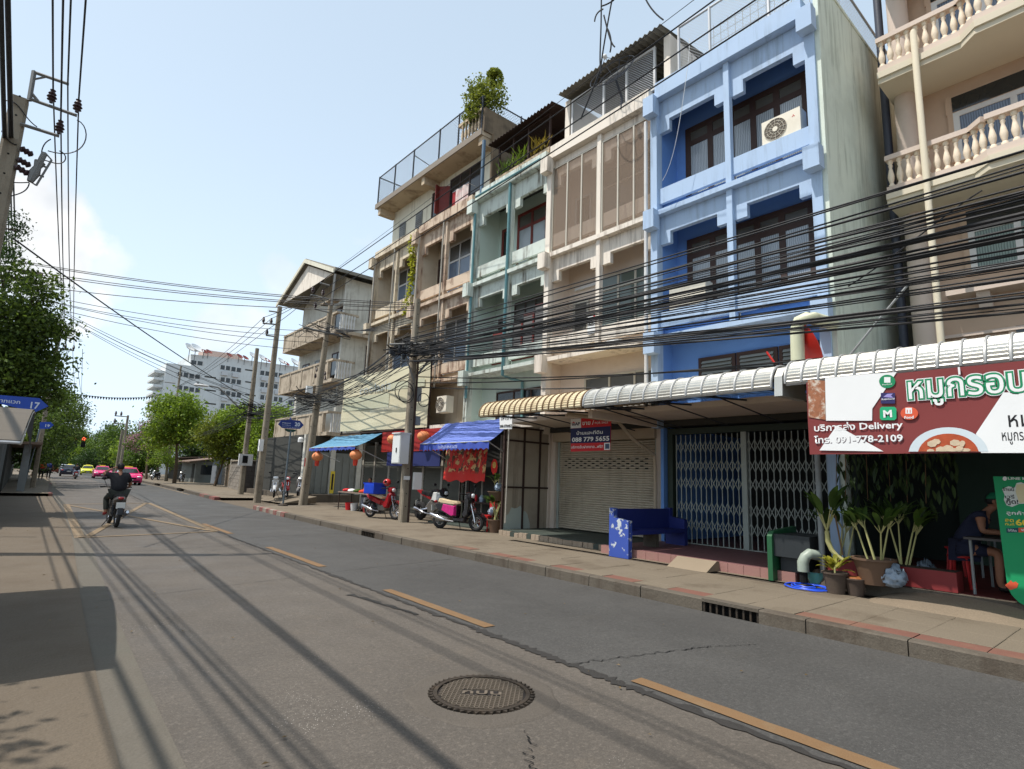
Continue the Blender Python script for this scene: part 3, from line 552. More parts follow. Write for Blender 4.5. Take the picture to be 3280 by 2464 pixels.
for p in (21.4,22.9):
    wn=window(rs,12.4,p,p+.55,12.7,13.6,1,m_grey,g_blue,ft=.05,name='louvre_window')
    for k in range(8): O('slat',B().box(12.33,12.36,p+.05,p+.5,12.77+k*.098,12.83+k*.098),m_grey,wn)
for q,an in ((19.2,-.9),(19.65,.2)):
    M=Matrix.Translation((12.4,q,13))@Matrix.Rotation(an,4,'Z'); O('open_casement',B().box(-.55,0,-.02,.02,-.35,.95).xf(M),m_redf,rs)
O('downpipe',B().tube([(11.62,15.9,14.2),(11.62,15.9,12.0)],.07,8),mat('blue_grey_pipe',(84,108,128),.5,.1,2,.05),rs,smooth=True)
def mesh_panel(par,pts,step=.12,r=.006,m=None,kind='stuff',name='wire_mesh'):
    """diamond wire mesh filling the quad pts (4 corners)"""
    p=[Vector(q) for q in pts]; q=B(); W_=(p[1]-p[0]).length; H_=(p[3]-p[0]).length
    def at(u,v): return p[0].lerp(p[1],u).lerp(p[3].lerp(p[2],u),v)
    n=int((W_+H_)/step)
    for sgn in (0,1):
        for i in range(1,n):
            t=i*step; a=(min(t,W_),max(0,t-W_)); c=(max(0,t-H_),min(t,H_))
            A,C=((a[0]/W_,a[1]/H_),(c[0]/W_,c[1]/H_)); 
            if sgn: A,C=(1-A[0],A[1]),(1-C[0],C[1])
            q.tube([at(*A),at(*C)],r,3,False)
    return O(name,q,m,par,kind=kind)
m_fence=mat('dark_fence_steel',(54,58,66),.6,.15,3,.05); m_galv=mat('galvanised_fence_steel',(176,178,180),.45,.1,3,.05,metal=.3)
fn=T('roof_fence','thin wire mesh fence around the terrace of the rooftop storey','fence',(11.6,16,14.75))
for q in (16.05,17.6,19.0,21.1,22.8,24.4): O('post',B().tube([(11.58,q,14.75),(11.58,q,16.15)],.035,6),m_fence,fn)
for q in (13.5,15.5): O('post',B().tube([(q,16.0,14.62),(q,16.0,16.15)],.035,6),m_fence,fn); O('post',B().tube([(q,24.4,14.62),(q,24.4,16.15)],.03,6),m_fence,fn)
O('rail',B().tube([(17.5,24.4,16.12),(11.58,24.4,16.12),(11.58,16.05,16.12),(18,16.0,16.12)],.03,6),m_fence,fn); O('brace',B().tube([(11.6,21.2,15.95),(13.4,21.2,15.6)],.02,5),m_fence,fn)
mesh_panel(fn,[(11.58,16.05,14.76),(11.58,24.4,14.76),(11.58,24.4,16.1),(11.58,16.05,16.1)],.13,.004,m_fence); mesh_panel(fn,[(11.58,16.0,15.0),(17.5,16.0,15.0),(17.5,16.0,16.1),(11.58,16.0,16.1)],.13,.004,m_fence); mesh_panel(fn,[(11.58,24.4,14.76),(17.5,24.4,14.76),(17.5,24.4,16.1),(11.58,24.4,16.1)],.14,.004,m_fence)
# roof of the cream house: corrugated shed with wire mesh
def corrug(par,name,x0,z0,x1,z1,ya,yb,m,p=.16,a=.035):
    n=int((yb-ya)/p*4); g=[[(x,lerp(ya,yb,i/n),z+a*math.sin(2*PI*i/4)) for i in range(n+1)] for x,z in ((x0,z0),(x1,z1))]; return O(name,B().thick(g,(0,0,.012)),m,par)
m_asb=mat('grey_fibre_cement_sheet',(128,124,114),.9,.15,1,.2,dirt=.5,dcol=(80,76,68)); rd=T('roof_shed','roof shed with corrugated sheets and wire mesh sides on the cream house','shed',(11.7,8.0,12.25))
corrug(rd,'roof_sheet',11.35,13.72,16.5,14.5,7.85,11.75,m_asb)
O('frame',B().box(11.72,11.78,8.3,11.45,12.25,12.32).box(11.72,11.78,8.3,11.45,13.5,13.57).box(11.72,11.78,8.3,8.36,12.32,13.5).box(11.72,11.78,11.39,11.45,12.32,13.5).box(11.72,11.78,9.25,9.32,12.32,13.5).box(11.72,11.78,10.1,10.17,12.32,13.5),m_whf,rd)
O('side_wall',B().box(11.7,16.3,7.8,8.0,12.1,13.62),m_bet,rd); O('side_wall',B().box(11.75,16.3,11.55,11.75,12.1,13.68),m_bet,rd); O('back_wall',B().box(14.2,14.3,8.1,11.5,12.0,14),mat('dim_green_room',(86,110,96),.8,.2,1),rd)
mesh_panel(rd,[(11.75,8.36,12.32),(11.75,9.25,12.32),(11.75,9.25,13.5),(11.75,8.36,13.5)],.075,.007,m_galv); mesh_panel(rd,[(11.75,10.17,12.32),(11.75,11.39,12.32),(11.75,11.39,13.5),(11.75,10.17,13.5)],.075,.007,m_galv); mesh_panel(rd,[(11.75,9.32,12.32),(11.75,10.1,12.32),(11.75,10.1,13.5),(11.75,9.32,13.5)],.075,.004,m_galv)
# satellite dish in front of the shed
ds=T('satellite_dish','black mesh satellite dish mounted on the roof edge of the cream house','satellite dish',(11.5,9.3,12.2))
M=Matrix.Translation((11.3,9.35,12.95))@Matrix.Rotation(R(-60),4,'Y')@Matrix.Rotation(R(8),4,'X'); q=B()
for r_,z in ((.2,.02),(.45,.09),(.68,.2)): q.torus((0,0,z),r_,.011,'z',28,4)
for k in range(10):
    t=2*PI*k/10; q.tube([(math.cos(t)*r_,math.sin(t)*r_,.43*r_*r_) for r_ in (0,.25,.5,.68)],.009,4)
O('dish_ribs',q.xf(M),m_fence,ds)
q=B()
for k in range(3): t=2*PI*k/3+.5; q.tube([(math.cos(t)*.66,math.sin(t)*.66,.19),(0,0,.62)],.008,4)
O('feed_arm',q.xf(M),m_fence,ds); O('feed_horn',B().lathe([(.06,.58),(.06,.68),(.03,.7)],(0,0,0),8).xf(M),m_whf,ds); O('mount',B().tube([(11.35,9.35,12.9),(11.6,9.35,12.5),(11.6,9.35,12.1)],.035,6),m_fence,ds)
# blue house roof fence and lattice
bf=T('roof_railing','pale steel mesh railing and lattice on the roof of the sky blue house','railing',(11.7,4.3,12.28))
for q in (7.6,6.7,5.2,4.2): O('post',B().tube([(11.8,q,12.28),(11.8,q,13.75)],.04,6),m_galv,bf)
O('rail',B().tube([(11.8,7.6,13.72),(11.8,4.2,13.72),(19,4.2,13.72)],.03,6).tube([(11.8,7.6,12.42),(11.8,4.2,12.42)],.025,6),m_galv,bf)
mesh_panel(bf,[(11.8,4.2,12.42),(11.8,7.6,12.42),(11.8,7.6,13.7),(11.8,4.2,13.7)],.085,.003,m_galv); mesh_panel(bf,[(11.8,4.2,12.8),(19,4.2,12.8),(19,4.2,13.72),(11.8,4.2,13.72)],.1,.003,m_galv)
lt=B()
for i in range(16):
    for (s_,e_) in (((i*.28,0),(i*.28+.0,1.9)),):
        lt.tube([(13.6+i*.0,7.6-i*.22,12.6),(13.6,7.6-i*.22,14.9)],.009,4)
for i in range(9): lt.tube([(13.6,7.7,12.7+i*.26),(13.6,4.3,12.7+i*.26)],.009,4)
O('lattice_screen',lt,m_galv,bf); O('roof_room',B().box(14,19,7.2,8.1,12,13.3),m_gloom,bf)
# mint house roof: parapet screens, rusty posts, old roof
ms_=T('roof_screen','rusty framed roof terrace screen with sagging sheet roof on the mint house','roof screen',(11.7,12.4,12.2))
O('parapet',B().box(11.7,11.85,12.4,15.2,12.2,12.4),m_slab,ms_)
for q in (12.45,13.5,14.3,15.1): O('post',B().box(11.74,11.80,q-.035,q+.035,12.4,13.65),m_rust,ms_)
O('rail',B().box(11.73,11.81,12.4,15.15,13.6,13.66).box(11.73,11.81,12.4,15.15,12.4,12.45),m_rust,ms_); corrug(ms_,'roof_sheet',11.4,13.66,16,14.2,12.0,15.4,m_rust)
O('back_wall',B().box(14.5,14.6,12.4,15.9,12,14.2),m_rust,ms_); O('side_wall',B().box(11.95,15,15.75,15.88,12,14.6),MATS['mossy_parapet'],ms_); mesh_panel(ms_,[(11.78,12.45,12.45),(11.78,15.1,12.45),(11.78,15.1,13.6),(11.78,12.45,13.6)],.1,.003,m_rust)
# ================================================================== photo frames used to read places
A3=Q(780,800,2.027);A4=Q(1180,200,2.027);A5=Q(1560,800,2.027);A6=Q(1700,0,2.027);A8=Q(2380,800,1.847);B5=Q(100,1350,3.687);B6=Q(1080,1320,3.568);B8=Q(450,1080,3.463);C5=Q(2700,0,3.324);C6=Q(2700,450,2.374);C7=Q(880,820,2.769);C8=Q(1620,1280,3.197);D1=Q(880,1330,18.43);D2=Q(0,1250,8.308);D3=Q(3080,1480,3.46);D4=Q(2560,1150,3.072);D7=Q(2540,1500,3.694);D6=Q(900,1480,6.506)
def decal(name,f,pts,m,par,X,off=.004):
    q=[xp(*f(*p),X) for p in pts]; return O(name,B().add([(v.x-off,v.y,v.z) for v in q],[tuple(range(len(q)))]),m,par)
def ptext(st,m,par,f,X,xa,ya,xb,hpx,bold=0,off=.006,slope=0):
    a=xp(*f(xa,ya),X); c=xp(*f(xb,ya+slope),X); t=xp(*f(xa,ya-hpx),X)
    return text(st,m,par,(X,a.y,a.z),(0,-1,0),(0,0,1),t.z-a.z,abs(c.y-a.y),bold,off)
def ell(cx,cy,rx,ry,n=28,ymax=1e9): return [(cx+rx*math.cos(2*PI*i/n),min(ymax,cy+ry*math.sin(2*PI*i/n))) for i in range(n)]
def flat(name,col,rough=.6,**k): return mat(name,col,rough,k.pop('var',.06),k.pop('sc',2),k.pop('bump',.05),**k)
m_white=flat('white_print',(226,226,224)); m_wred=flat('banner_maroon',(122,52,50)); m_gr=flat('print_green',(20,128,84)); m_navy=flat('print_navy',(28,32,76)); m_bred=flat('print_red',(196,36,40)); m_blk=flat('print_black',(30,28,30)); m_org=flat('print_orange',(206,84,52)); m_yel=flat('print_yellow',(226,200,60)); m_ind=flat('print_indigo',(44,40,90)); m_dgreen=flat('print_light_green',(30,160,110))
# ================================================================== peach house
m_pe=mat('peach_wall_paint',(190,165,143),.85,.06,.6,.15,22,dirt=.15,dcol=(150,118,92)); m_pet=mat('pale_peach_trim',(202,185,171),.8,.06,.6,.12,22,dirt=.15,dcol=(150,124,104)); m_pel=mat('ivory_slab_edge',(204,194,172),.8,.05,.6,.1,22)
pe=T('apartment_house','peach plaster house with baluster balconies over the restaurant','house',(14.8,3.65,0))
O('wall',B().box(14.8,24,-9,3.62,3.3,16.5),m_pe,pe); O('corner_pipe',B().tube([(14.62,3.78,14),(14.62,3.78,3.4)],.09,10),mat('dark_grey_downpipe',(62,66,78),.5,.1,2,.05),pe,smooth=True)
for z0,z1 in ((3.6,7.85),(8.4,10.8),(11.35,16)): O('column',B().lathe([(.21,z0),(.21,z1)],(14.5,3.36,0),20),m_pet,pe,smooth=True)
O('roof_downpipe',B().lathe([(.065,3.55),(.065,11.55),(.04,11.62)],(13.5,2.87,0),12),m_pel,pe,smooth=True)
def balc_line(X0,o=0): return [(X0-o,3.62),(X0-o,2.12-o*.4),(X0-.27-o,1.84-o*.4),(X0-.27-o,-2.4),(X0-o,-2.7),(X0-o,-9)]
m_bal=mat('cream_baluster_paint',(222,206,184),.75,.05,2,.08)
prof=[(.058,0),(.058,.05),(.035,.08),(.06,.18),(.066,.25),(.045,.36),(.028,.44),(.045,.5),(.03,.53),(.055,.56),(.055,.62)]
bal0=None
for zb in (7.82,10.76,13.70):
    L_=balc_line(13.6); bc=O('balcony_slab',B().prism(L_+[(14.8,-9),(14.8,3.62)],'z',zb,zb+.12),m_pel,pe)
    O('balcony_moulding',B().prism(balc_line(13.6,.05)+[(14.8,-9),(14.8,3.62)],'z',zb+.12,zb+.27),m_pel,pe); O('balcony_kerb',B().prism(balc_line(13.6,-.03)+[(14.8,-9),(14.8,3.62)],'z',zb+.27,zb+.44),m_pet,pe)
    Lr=[Vector((x+.10,y,0)) for x,y in L_]; rail=B()
    for a,c in zip(Lr,Lr[1:]):
        d=(c-a).normalized(); s=Vector((-d.y,d.x,0))*.09; rail.add([a-s+Vector((0,0,zb+1.06)),c-s+Vector((0,0,zb+1.06)),c+s+Vector((0,0,zb+1.06)),a+s+Vector((0,0,zb+1.06)),a-s+Vector((0,0,zb+1.17)),c-s+Vector((0,0,zb+1.17)),c+s+Vector((0,0,zb+1.17)),a+s+Vector((0,0,zb+1.17))],[(3,2,1,0),(4,5,6,7),(0,1,5,4),(1,2,6,5),(2,3,7,6),(3,0,4,7)])
        n=max(1,int((c-a).length/.165))
        if c.y<-3: continue
        for i in range(n):
            q=a.lerp(c,(i+.5)/n)
            if bal0 is None: bal0=O('baluster',B().lathe(prof,(q.x,q.y,zb+.44),10),m_bal,pe,smooth=True); bq=(q.x,q.y,zb)
            else: o=bal0.copy(); COL.objects.link(o); o.location=(q.x-bq[0],q.y-bq[1],zb-bq[2])
    O('balcony_rail',rail,m_pet,pe)
g_pe=folds('blue_curtain_glass',(104,118,138)); g_pe2=folds('green_patterned_glass',(116,134,124))
def pwin(za,zb,ya,yb,pm):
    window(pe,14.8,yb,ya,za,zb,2,m_whf,pm,tz=None,ft=.11,d=.06)
    O('window_surround',B().box(14.745,14.8,yb-.12,ya+.12,zb,zb+.42).box(14.745,14.8,ya+.001,ya+.1,za,zb),m_pe,pe)
    O('transom_panel',B().box(14.735,14.745,yb,ya,zb+.02,zb+.38),g_dark,pe)
pwin(6.28,7.3,2.5,.9,g_pe2); pwin(8.9,10.05,2.55,.5,g_pe); pwin(11.9,13.0,2.75,.9,g_pe); pwin(3.95,4.65,1.9,.6,g_dark)
O('flower_shelf',B().box(14.35,14.8,.2,2.9,5.78,5.9),m_pet,pe); O('shelf_corbel',B().prism([(14.8,5.78),(14.45,5.78),(14.5,5.66),(14.62,5.58),(14.66,5.45),(14.8,5.42)],'y',2.2,2.42),m_pet,pe)
O('string_course',B().box(14.72,14.8,-9,3.6,4.95,5.02),m_pet,pe)
# restaurant below it
m_rflo=mat('red_painted_floor',(112,48,44),.6,.2,1.5,.1,dirt=.5,dcol=(60,34,30)); 
rest=T('restaurant_front','open dim restaurant front with red floor under the peach house','shop front',(9.7,3.9,0))
O('floor',B().box(9.80,14.7,-8,4.1,.05,.34),m_rflo,rest); O('front_kerb',B().prism([(9.80,.1),(9.80,.335),(9.70,.325),(9.62,.15)],'y',-8,4.08),m_kerb,rest)
O('ramp',B().sheet([[(lerp(8.95,9.82,j/8),1.15+i*.16,P-.01+(.185*(j/8)**.8+.012*mnoise.noise(Vector((i*.9,j*.9,2))))*max(0,math.sin(PI*i/12))**.55) for j in range(9)] for i in range(13)]),mat('rough_cement_ramp',(128,114,96),.95,.15,3,.6,18,fine=.3),rest,smooth=2)
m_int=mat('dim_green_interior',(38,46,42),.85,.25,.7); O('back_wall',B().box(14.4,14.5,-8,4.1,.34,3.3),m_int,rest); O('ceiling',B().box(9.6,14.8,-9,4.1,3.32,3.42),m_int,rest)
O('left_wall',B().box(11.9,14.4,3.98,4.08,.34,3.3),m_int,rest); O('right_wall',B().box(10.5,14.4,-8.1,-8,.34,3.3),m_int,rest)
for q in (1.9,.4,-1.2): O('wall_panel',B().box(14.3,14.4,q,q+1.1,.34,2.6),mat('dull_green_panel',(48,66,54),.7,.2,1),rest)
O('awning_post',B().tube([(9.72,3.82,.3),(9.72,3.82,3.4)],.045,10),m_grey,rest,smooth=True)
# tables and stools inside
WY=xp(3075,1780,10.4).y
m_tab=mat('dark_table_top',(64,60,58),.5,.15,2,.05); m_stool=mat('red_plastic',(176,34,34),.45,.08,2,.02)
def table(loc,label,sx_=.6,sy_=.45,h=.74,m=None):
    t=T('table',label,'table',loc,'restaurant tables'); x,y,z=loc
    O('table_top',B().box(x-sx_,x+sx_,y-sy_,y+sy_,z+h-.03,z+h),m or m_tab,t)
    for i in (-1,1):
        for j in (-1,1): O('leg',B().tube([(x+i*(sx_-.06),y+j*(sy_-.06),z),(x+i*(sx_-.06),y+j*(sy_-.06),z+h-.03)],.018,6),m_grey,t)
    return t
table((10.45,WY-.62,.34),'steel-legged table the seated woman leans on'); table((12.6,1.9,.34),'low dark table deep inside the dim restaurant')
def stool(loc,label,m=None,h=.45):
    t=T('stool',label,'stool',loc,'plastic stools'); x,y,z=loc
    O('seat',B().lathe([(.15,h-.03),(.16,h-.02),(.16,h),(.03,h+.002)],(x,y,z),12),m or m_stool,t,smooth=True)
    for k in range(4):
        a=PI/4+k*PI/2; O('leg',B().tube([(x+.12*math.cos(a),y+.12*math.sin(a),z+h-.02),(x+.17*math.cos(a),y+.17*math.sin(a),z)],.018,5),m or m_stool,t)
    return t
stool((10.4,WY,.34),'red plastic stool under the seated woman'); stool((12.0,2.6,.34),'red plastic stool by the inner restaurant table')
# ================================================================== awnings
def awning(name,label,ya,yb,mp_,mr,pitch,x0=8.5,z0=3.13,far=12.2):
    t=T('awning',label,'awning',(x0,ya,z0)); base=[]
    R_=.42
    for i in range(21): a=R(-8)+R(88)*i/20; base.append((x0+R_-R_*math.cos(a),z0+.05+R_*.82*math.sin(a)))
    base.append((far,base[-1][1]+.18)); n=max(1,round((yb-ya)/pitch)); w=(yb-ya)/n
    pr=[]
    for i,(x,z) in enumerate(base): pr.append((x-(.012 if i%2 else 0),z+(.009 if i%2 else 0)))
    p0=r0=None
    for k in range(n):
        if p0 is None: p0=O('panel',B().thick([[(x,ya+.004,z),(x,ya+w-.004,z)] for x,z in pr],(.01,0,-.004)),mp_,t,smooth=False)
        else: o=p0.copy(); COL.objects.link(o); o.location=(0,k*w,0)
    for k in range(n+1):
        if r0 is None: r0=O('rib',B().tube([(x-.008,ya,z+.008) for x,z in base],.021,6),mr,t,smooth=True)
        else: o=r0.copy(); COL.objects.link(o); o.location=(0,k*w,0)
    O('front_tube',B().tube([(x0+.03,ya,z0+.0),(x0+.03,yb,z0+.0)],.022,6),mr,t)
    for q in [ya+.15+i*(yb-ya-.3)/3 for i in range(4)]: O('bracket_arm',B().tube([(x0+.04,q,z0+.01),(far-.1,q,z0+.28)],.02,5).tube([(x0+.6,q,z0+.09),(far-.4,q,z0-.15)],.015,5),m_fence,t)
    return t
m_awn=mat('silver_awning_sheet',(196,194,186),.34,.06,1.5,.05,25,metal=.5,dirt=.25,dcol=(140,134,120),streak=.4); m_awr=mat('awning_rib_steel',(168,168,166),.5,.1,2,.05,metal=.3)
m_awb=mat('cream_awning_sheet',(212,198,164),.5,.06,1.5,.05,25,dirt=.3,dcol=(150,120,80),streak=.5); m_awbr=mat('rusty_awning_rib',(112,88,62),.7,.2,3,.1)
awning('awning','silver ribbed awning with rounded front over the blue and cream shop fronts',3.95,7.78,m_awn,m_awr,.30)
awning('awning','cream ribbed awning with rusty ribs beside the small blue canvas one',7.84,11.25,m_awb,m_awbr,.19)
awning('awning','silver ribbed awning above the maroon restaurant banner',-4.2,3.72,m_awn,m_awr,.235,x0=8.46,z0=3.16)
O('awning_flashing',B().prism([(8.48,3.0),(8.5,3.3),(8.62,3.45),(8.9,3.52),(9.3,3.56),(9.3,3.02)],'y',3.78,3.90),m_awn,label='folded metal flashing at the end of the silver awning',cat='flashing')
# ================================================================== banner
BX=8.40; bn=T('banner','maroon and white vinyl food banner hung along the silver awning edge','banner',(BX,3.4,2.1)); f=D4
g=[[(BX+.002*math.sin(y*9)+.004*math.sin(y*2.3+z*6),y,z) for y in [3.40-i*.1 for i in range(41)]] for z in [2.12+j*.1 for j in range(11)]]
g[-1]=[(x,y,3.145+.0*y) for x,y,z in g[-1]]
O('cloth',B().thick(g,(.006,0,0)),m_wred,bn)
X_=BX-.008
decal('white_field',f,[(200,900),(370,655),(830,910)],m_white,bn,X_); decal('white_field',f,[(255,190),(640,150),(960,130),(905,215),(720,490),(718,608),(265,608)],m_white,bn,X_)
m_food=mat('printed_food',(150,96,66),.6,.5,22,.05,40,dirt=.8,dcol=(214,206,190),dsc=9); decal('food_print',f,[(85,205),(255,215),(262,600),(95,575)],m_food,bn,X_,.006)
decal('white_field',f,[(2010,330),(2340,330),(2340,925),(1790,925),(1740,735)],m_white,bn,X_)
decal('plate_print',f,ell(1470,935,392,262,40,912),flat('plate_white',(198,208,212)),bn,X_,.006); decal('soup_print',f,ell(1470,940,300,205,36,911),mat('printed_soup',(168,74,40),.6,.4,16,.05),bn,X_,.009)
rnd=random.Random(5); m_meat=mat('printed_pork',(198,178,150),.6,.3,18,.05)
for i in range(16): a=rnd.uniform(-2.9,-.2); q=rnd.uniform(.2,.85); decal('food_print',f,ell(1470+280*q*math.cos(a),935+170*q*math.sin(a),rnd.uniform(28,62),rnd.uniform(18,34),7,911),m_meat,bn,X_,.011+.0004*i)
decal('app_icon',f,ell(868,222,80,66),m_gr,bn,X_,.008); decal('icon_mark',f,[(838,180),(900,180),(900,235),(838,235)],m_white,bn,X_,.010); ptext('Bestfood',m_white,bn,f,X_,822,262,915,14,0,.012)
decal('app_icon',f,[(805,335),(945,335),(945,440),(805,440)],m_ind,bn,X_,.008); ptext('Robinhood',m_white,bn,f,X_,815,408,940,18,.01,.012)
decal('icon_mark',f,[(830,375),(870,345),(925,342),(905,362),(930,385)],flat('lavender_print',(150,140,196)),bn,X_,.011)
decal('app_icon',f,[(812,472),(940,472),(958,490),(958,585),(940,603),(812,603),(795,585),(795,490)],m_dgreen,bn,X_,.008); ptext('M',m_white,bn,f,X_,832,575,918,68,.04,.012)
decal('app_icon',f,ell(1085,536,86,64),m_org,bn,X_,.008); decal('icon_mark',f,[(1048,482),(1112,482),(1112,540),(1048,540)],m_white,bn,X_,.010); ptext('Food',m_white,bn,f,X_,1038,590,1130,26,.03,.012)
decal('icon_mark',f,[(1062,500),(1070,500),(1070,530),(1062,530)],m_org,bn,X_,.012); decal('icon_mark',f,[(1090,500),(1098,500),(1098,530),(1090,530)],m_org,bn,X_,.012)
m_shd=flat('print_grey',(96,84,90)); ptext('โทร. 091-778-2109',m_shd,bn,f,X_,156,836,1031,62,.024,.0052); ptext('บริการส่ง Delivery',m_white,bn,f,X_,150,712,1025,62,.02,.006); ptext('โทร. 091-778-2109',m_white,bn,f,X_,150,830,1025,62,.02,.006)
for bo,mm,of in ((.085,m_white,.004),(.06,m_gr,.006),(.006,m_white,.008)): ptext('หมูกรอบ',mm,bn,f,X_,1085-bo*300,395,2255+bo*300,215,bo,of,-25)
ptext('หมู',m_blk,bn,f,X_,2065,670,2290,150,.004,.006); ptext('หมูกรอบ',m_blk,bn,f,X_,2000,805,2330,105,.004,.006)
O('cable_tie',B().box(BX-.03,BX-.02,1.62,1.64,3.05,3.14),m_white,bn)
# ================================================================== for-sale notice
FXS=10.4; fs=T('sale_sign','red, white and navy for-sale notice hung before the roller shutter','sign',(FXS,9.9,2.35)); f=C8
def rect(a,b_,c,d): return [(a,b_),(c,b_),(c,d),(a,d)]
p=[xp(*f(*q),FXS) for q in ((665,200),(1080,178),(1070,520),(665,535))]
O('board',B().add([tuple(q) for q in p]+[(q.x+.012,q.y,q.z) for q in p],[(0,1,2,3),(7,6,5,4),(0,4,5,1),(1,5,6,2),(2,6,7,3),(3,7,4,0)]),m_bred,fs)
decal('white_field',f,[(665,200),(772,194),(772,290),(665,296)],m_white,fs,FXS); decal('navy_field',f,[(665,298),(1076,272),(1072,438),(665,450)],m_navy,fs,FXS)
decal('white_square',f,[(1008,445),(1070,442),(1070,515),(1008,517)],m_white,fs,FXS); decal('grey_square',f,[(1020,455),(1062,453),(1062,504),(1020,506)],flat('print_slate',(70,84,110)),fs,FXS,.007)
ptext('mAP',m_navy,fs,f,FXS,682,268,762,32,.03,.008); decal('logo_roof',f,[(678,244),(698,226),(716,242),(698,240)],m_bred,fs,FXS,.010)
ptext('ขาย /',m_white,fs,f,FXS,786,262,905,40,.02,.008,-6); ptext('FOR SALE',m_white,fs,f,FXS,915,252,1050,22,.0,.008,-6)
ptext('บ้านและที่ดิน',m_white,fs,f,FXS,728,362,995,32,.015,.008,-6); ptext('088 779 5655',m_white,fs,f,FXS,680,434,1062,44,.025,.008,-9); ptext('บริการรับฝากขาย...ฟรี!!',m_white,fs,f,FXS,672,502,998,26,.012,.008,-6)
O('hanging_cord',B().tube([(FXS,9.85,3.2),(FXS+.3,10.1,3.4)],.006,4).tube([(FXS,8.68,3.2),(FXS+.3,8.4,3.35)],.006,4),m_dark,fs)
# ================================================================== billboard with faded print
m_bb=mat('sun_bleached_billboard',(206,198,168),.7,.05,.6,.05,dirt=.12,dcol=(170,160,130))
bb=T('billboard','faded cream billboard sheet across the stained cream houses','billboard',(11.2,18,3.4))
g=[[(11.2+.015*math.sin(y*1.7+z*3),y,lerp(3.42,5.92,k/8)+.02*(y-18)) for y in [18+i*.4 for i in range(20)]] for k,z in enumerate([3.4+.3*i for i in range(9)])]
O('sheet',B().thick(g,(.01,0,0)),m_bb,bb); O('frame',B().box(11.22,11.28,18,25.6,3.4,3.46).box(11.22,11.28,18,25.6,5.9,5.96).box(11.22,11.28,18,18.06,3.4,5.9).box(11.22,11.28,25.5,25.56,3.4,6),m_rust,bb)
m_fade=mat('bleached_print',(186,190,182),.7,.05,1,0); m_fade2=mat('bleached_green_print',(190,190,164),.7,.05,1,0)
for (a,c,p_,q_) in ((21,25.4,4.4,5.0),(18.3,21.2,5.0,5.3)): O('faded_print',B().sheet([[(11.175,a,p_),(11.175,c,p_+.1)],[(11.175,a,q_),(11.175,c,q_+.12)]]),m_fade2,bb)
text('coolasia',m_fade,bb,(11.185,23.8,5.15),(0,-1,0),(0,0,1),.4,2.9,.01,.012); text('โรงแรมทาวน์อินทาวน์',m_fade,bb,(11.185,22.6,4.25),(0,-1,0),(0,0,1),.2,2.4,.0,.012)
# ================================================================== canvas awnings
def canvas(label,xf,xb_,ya,yb,zf,zb,m,mv,val=.2):
    t=T('canvas_awning',label,'awning',(xf,ya,zf)); n=24
    g=[[(lerp(xb_,xf,k/6),lerp(ya,yb,i/n),lerp(zb,zf,k/6)-.05*math.sin(PI*k/6)+.012*math.sin(i*1.7+k)) for i in range(n+1)] for k in range(7)]
    O('canopy',B().thick(g,(0,0,.006)),m,t)
    m_=96; v=[[(xf-.005+.015*math.sin(i*.45),lerp(ya,yb,i/m_),zf) for i in range(m_+1)],[(xf-.015+.02*math.sin(i*.45),lerp(ya,yb,i/m_),zf-val+.05*abs(math.sin(i*PI/6))) for i in range(m_+1)]]
    O('valance',B().thick(v,(.005,0,0)),mv,t)
    O('front_bar',B().tube([(xf,ya,zf),(xf,yb,zf)],.02,6),m_galv,t)
    for q in (ya+.08,yb-.08): O('arm',B().tube([(xf,q,zf),(xb_+.3,q,zf-.55)],.018,5),m_galv,t)
    return t
m_cv=mat('blue_striped_canvas',(104,122,192),.8,.1,1.2,.15,60); m_cv2=mat('deep_blue_canvas',(58,78,160),.8,.08,1.2,.1,60); m_cvt=mat('teal_blue_canvas',(86,134,162),.8,.1,1.2,.15,60); m_cvs=mat('pale_canvas_stripe',(132,156,214),.8,.06,2,.1)
c1_=canvas('blue canvas awning with scalloped printed valance behind the parked scooters',10.0,10.95,12.72,16.4,2.68,3.44,m_cv,m_cv2,.24)
for i in range(0):
    q=12.95+i*.4; O('stripe',B().sheet([[(lerp(10.95,10.0,k/6),q,lerp(3.44,2.68,k/6)-.05*math.sin(PI*k/6)+.024),(lerp(10.95,10.0,k/6),q+.16,lerp(3.44,2.68,k/6)-.05*math.sin(PI*k/6)+.024)] for k in range(7)]),m_cvs,c1_)
text('ร้านเจ๊กิมไล้ 089-813-6730',flat('pale_print',(190,200,230)),c1_,(9.97,15.25,2.51),(0,-1,0),(0,0,1),.09,1.05,.0,.03)
canvas('teal blue canvas awning with lanterns beneath the cream billboard',10.0,11.15,21.3,26.0,2.72,3.32,m_cvt,m_cv2,.16)
# red cloth banners under and between the awnings
m_rc=mat('red_festive_cloth',(206,44,34),.75,.08,2,.08); m_gold=mat('festive_gold_print',(214,170,90),.7,.15,6,.05); m_grn=mat('festive_green_print',(50,92,50),.7,.15,6,.05)
fc=T('festive_cloth','red festive cloth printed with gold and green, hanging under the blue awning','cloth banner',(10.9,14.2,1.7))
g=[[(10.9+.03*math.sin(y*7)+.01*z,y,1.52+ (2.66-1.52)*k/8+ (.04*math.sin(y*9) if k==0 else 0)) for y in [14.0+i*.09 for i in range(27)]] for k,z in enumerate(range(9))]
fb=NB('festive_print'); k=fb.mix(fb.ramp(fb.noise(4.2,4,rough=.5),.53,.57),rgb((206,44,34)),rgb((206,168,112))); k=fb.mix(fb.ramp(fb.noise(3.1,3,vec=fb.map((1,1,1),(5,2,1))),.56,.6),k,rgb((64,70,40))); k=fb.mix(fb.ramp(fb.noise(9,3,vec=fb.map((1,1,1),(2,7,1))),.57,.6),k,rgb((120,36,28)))
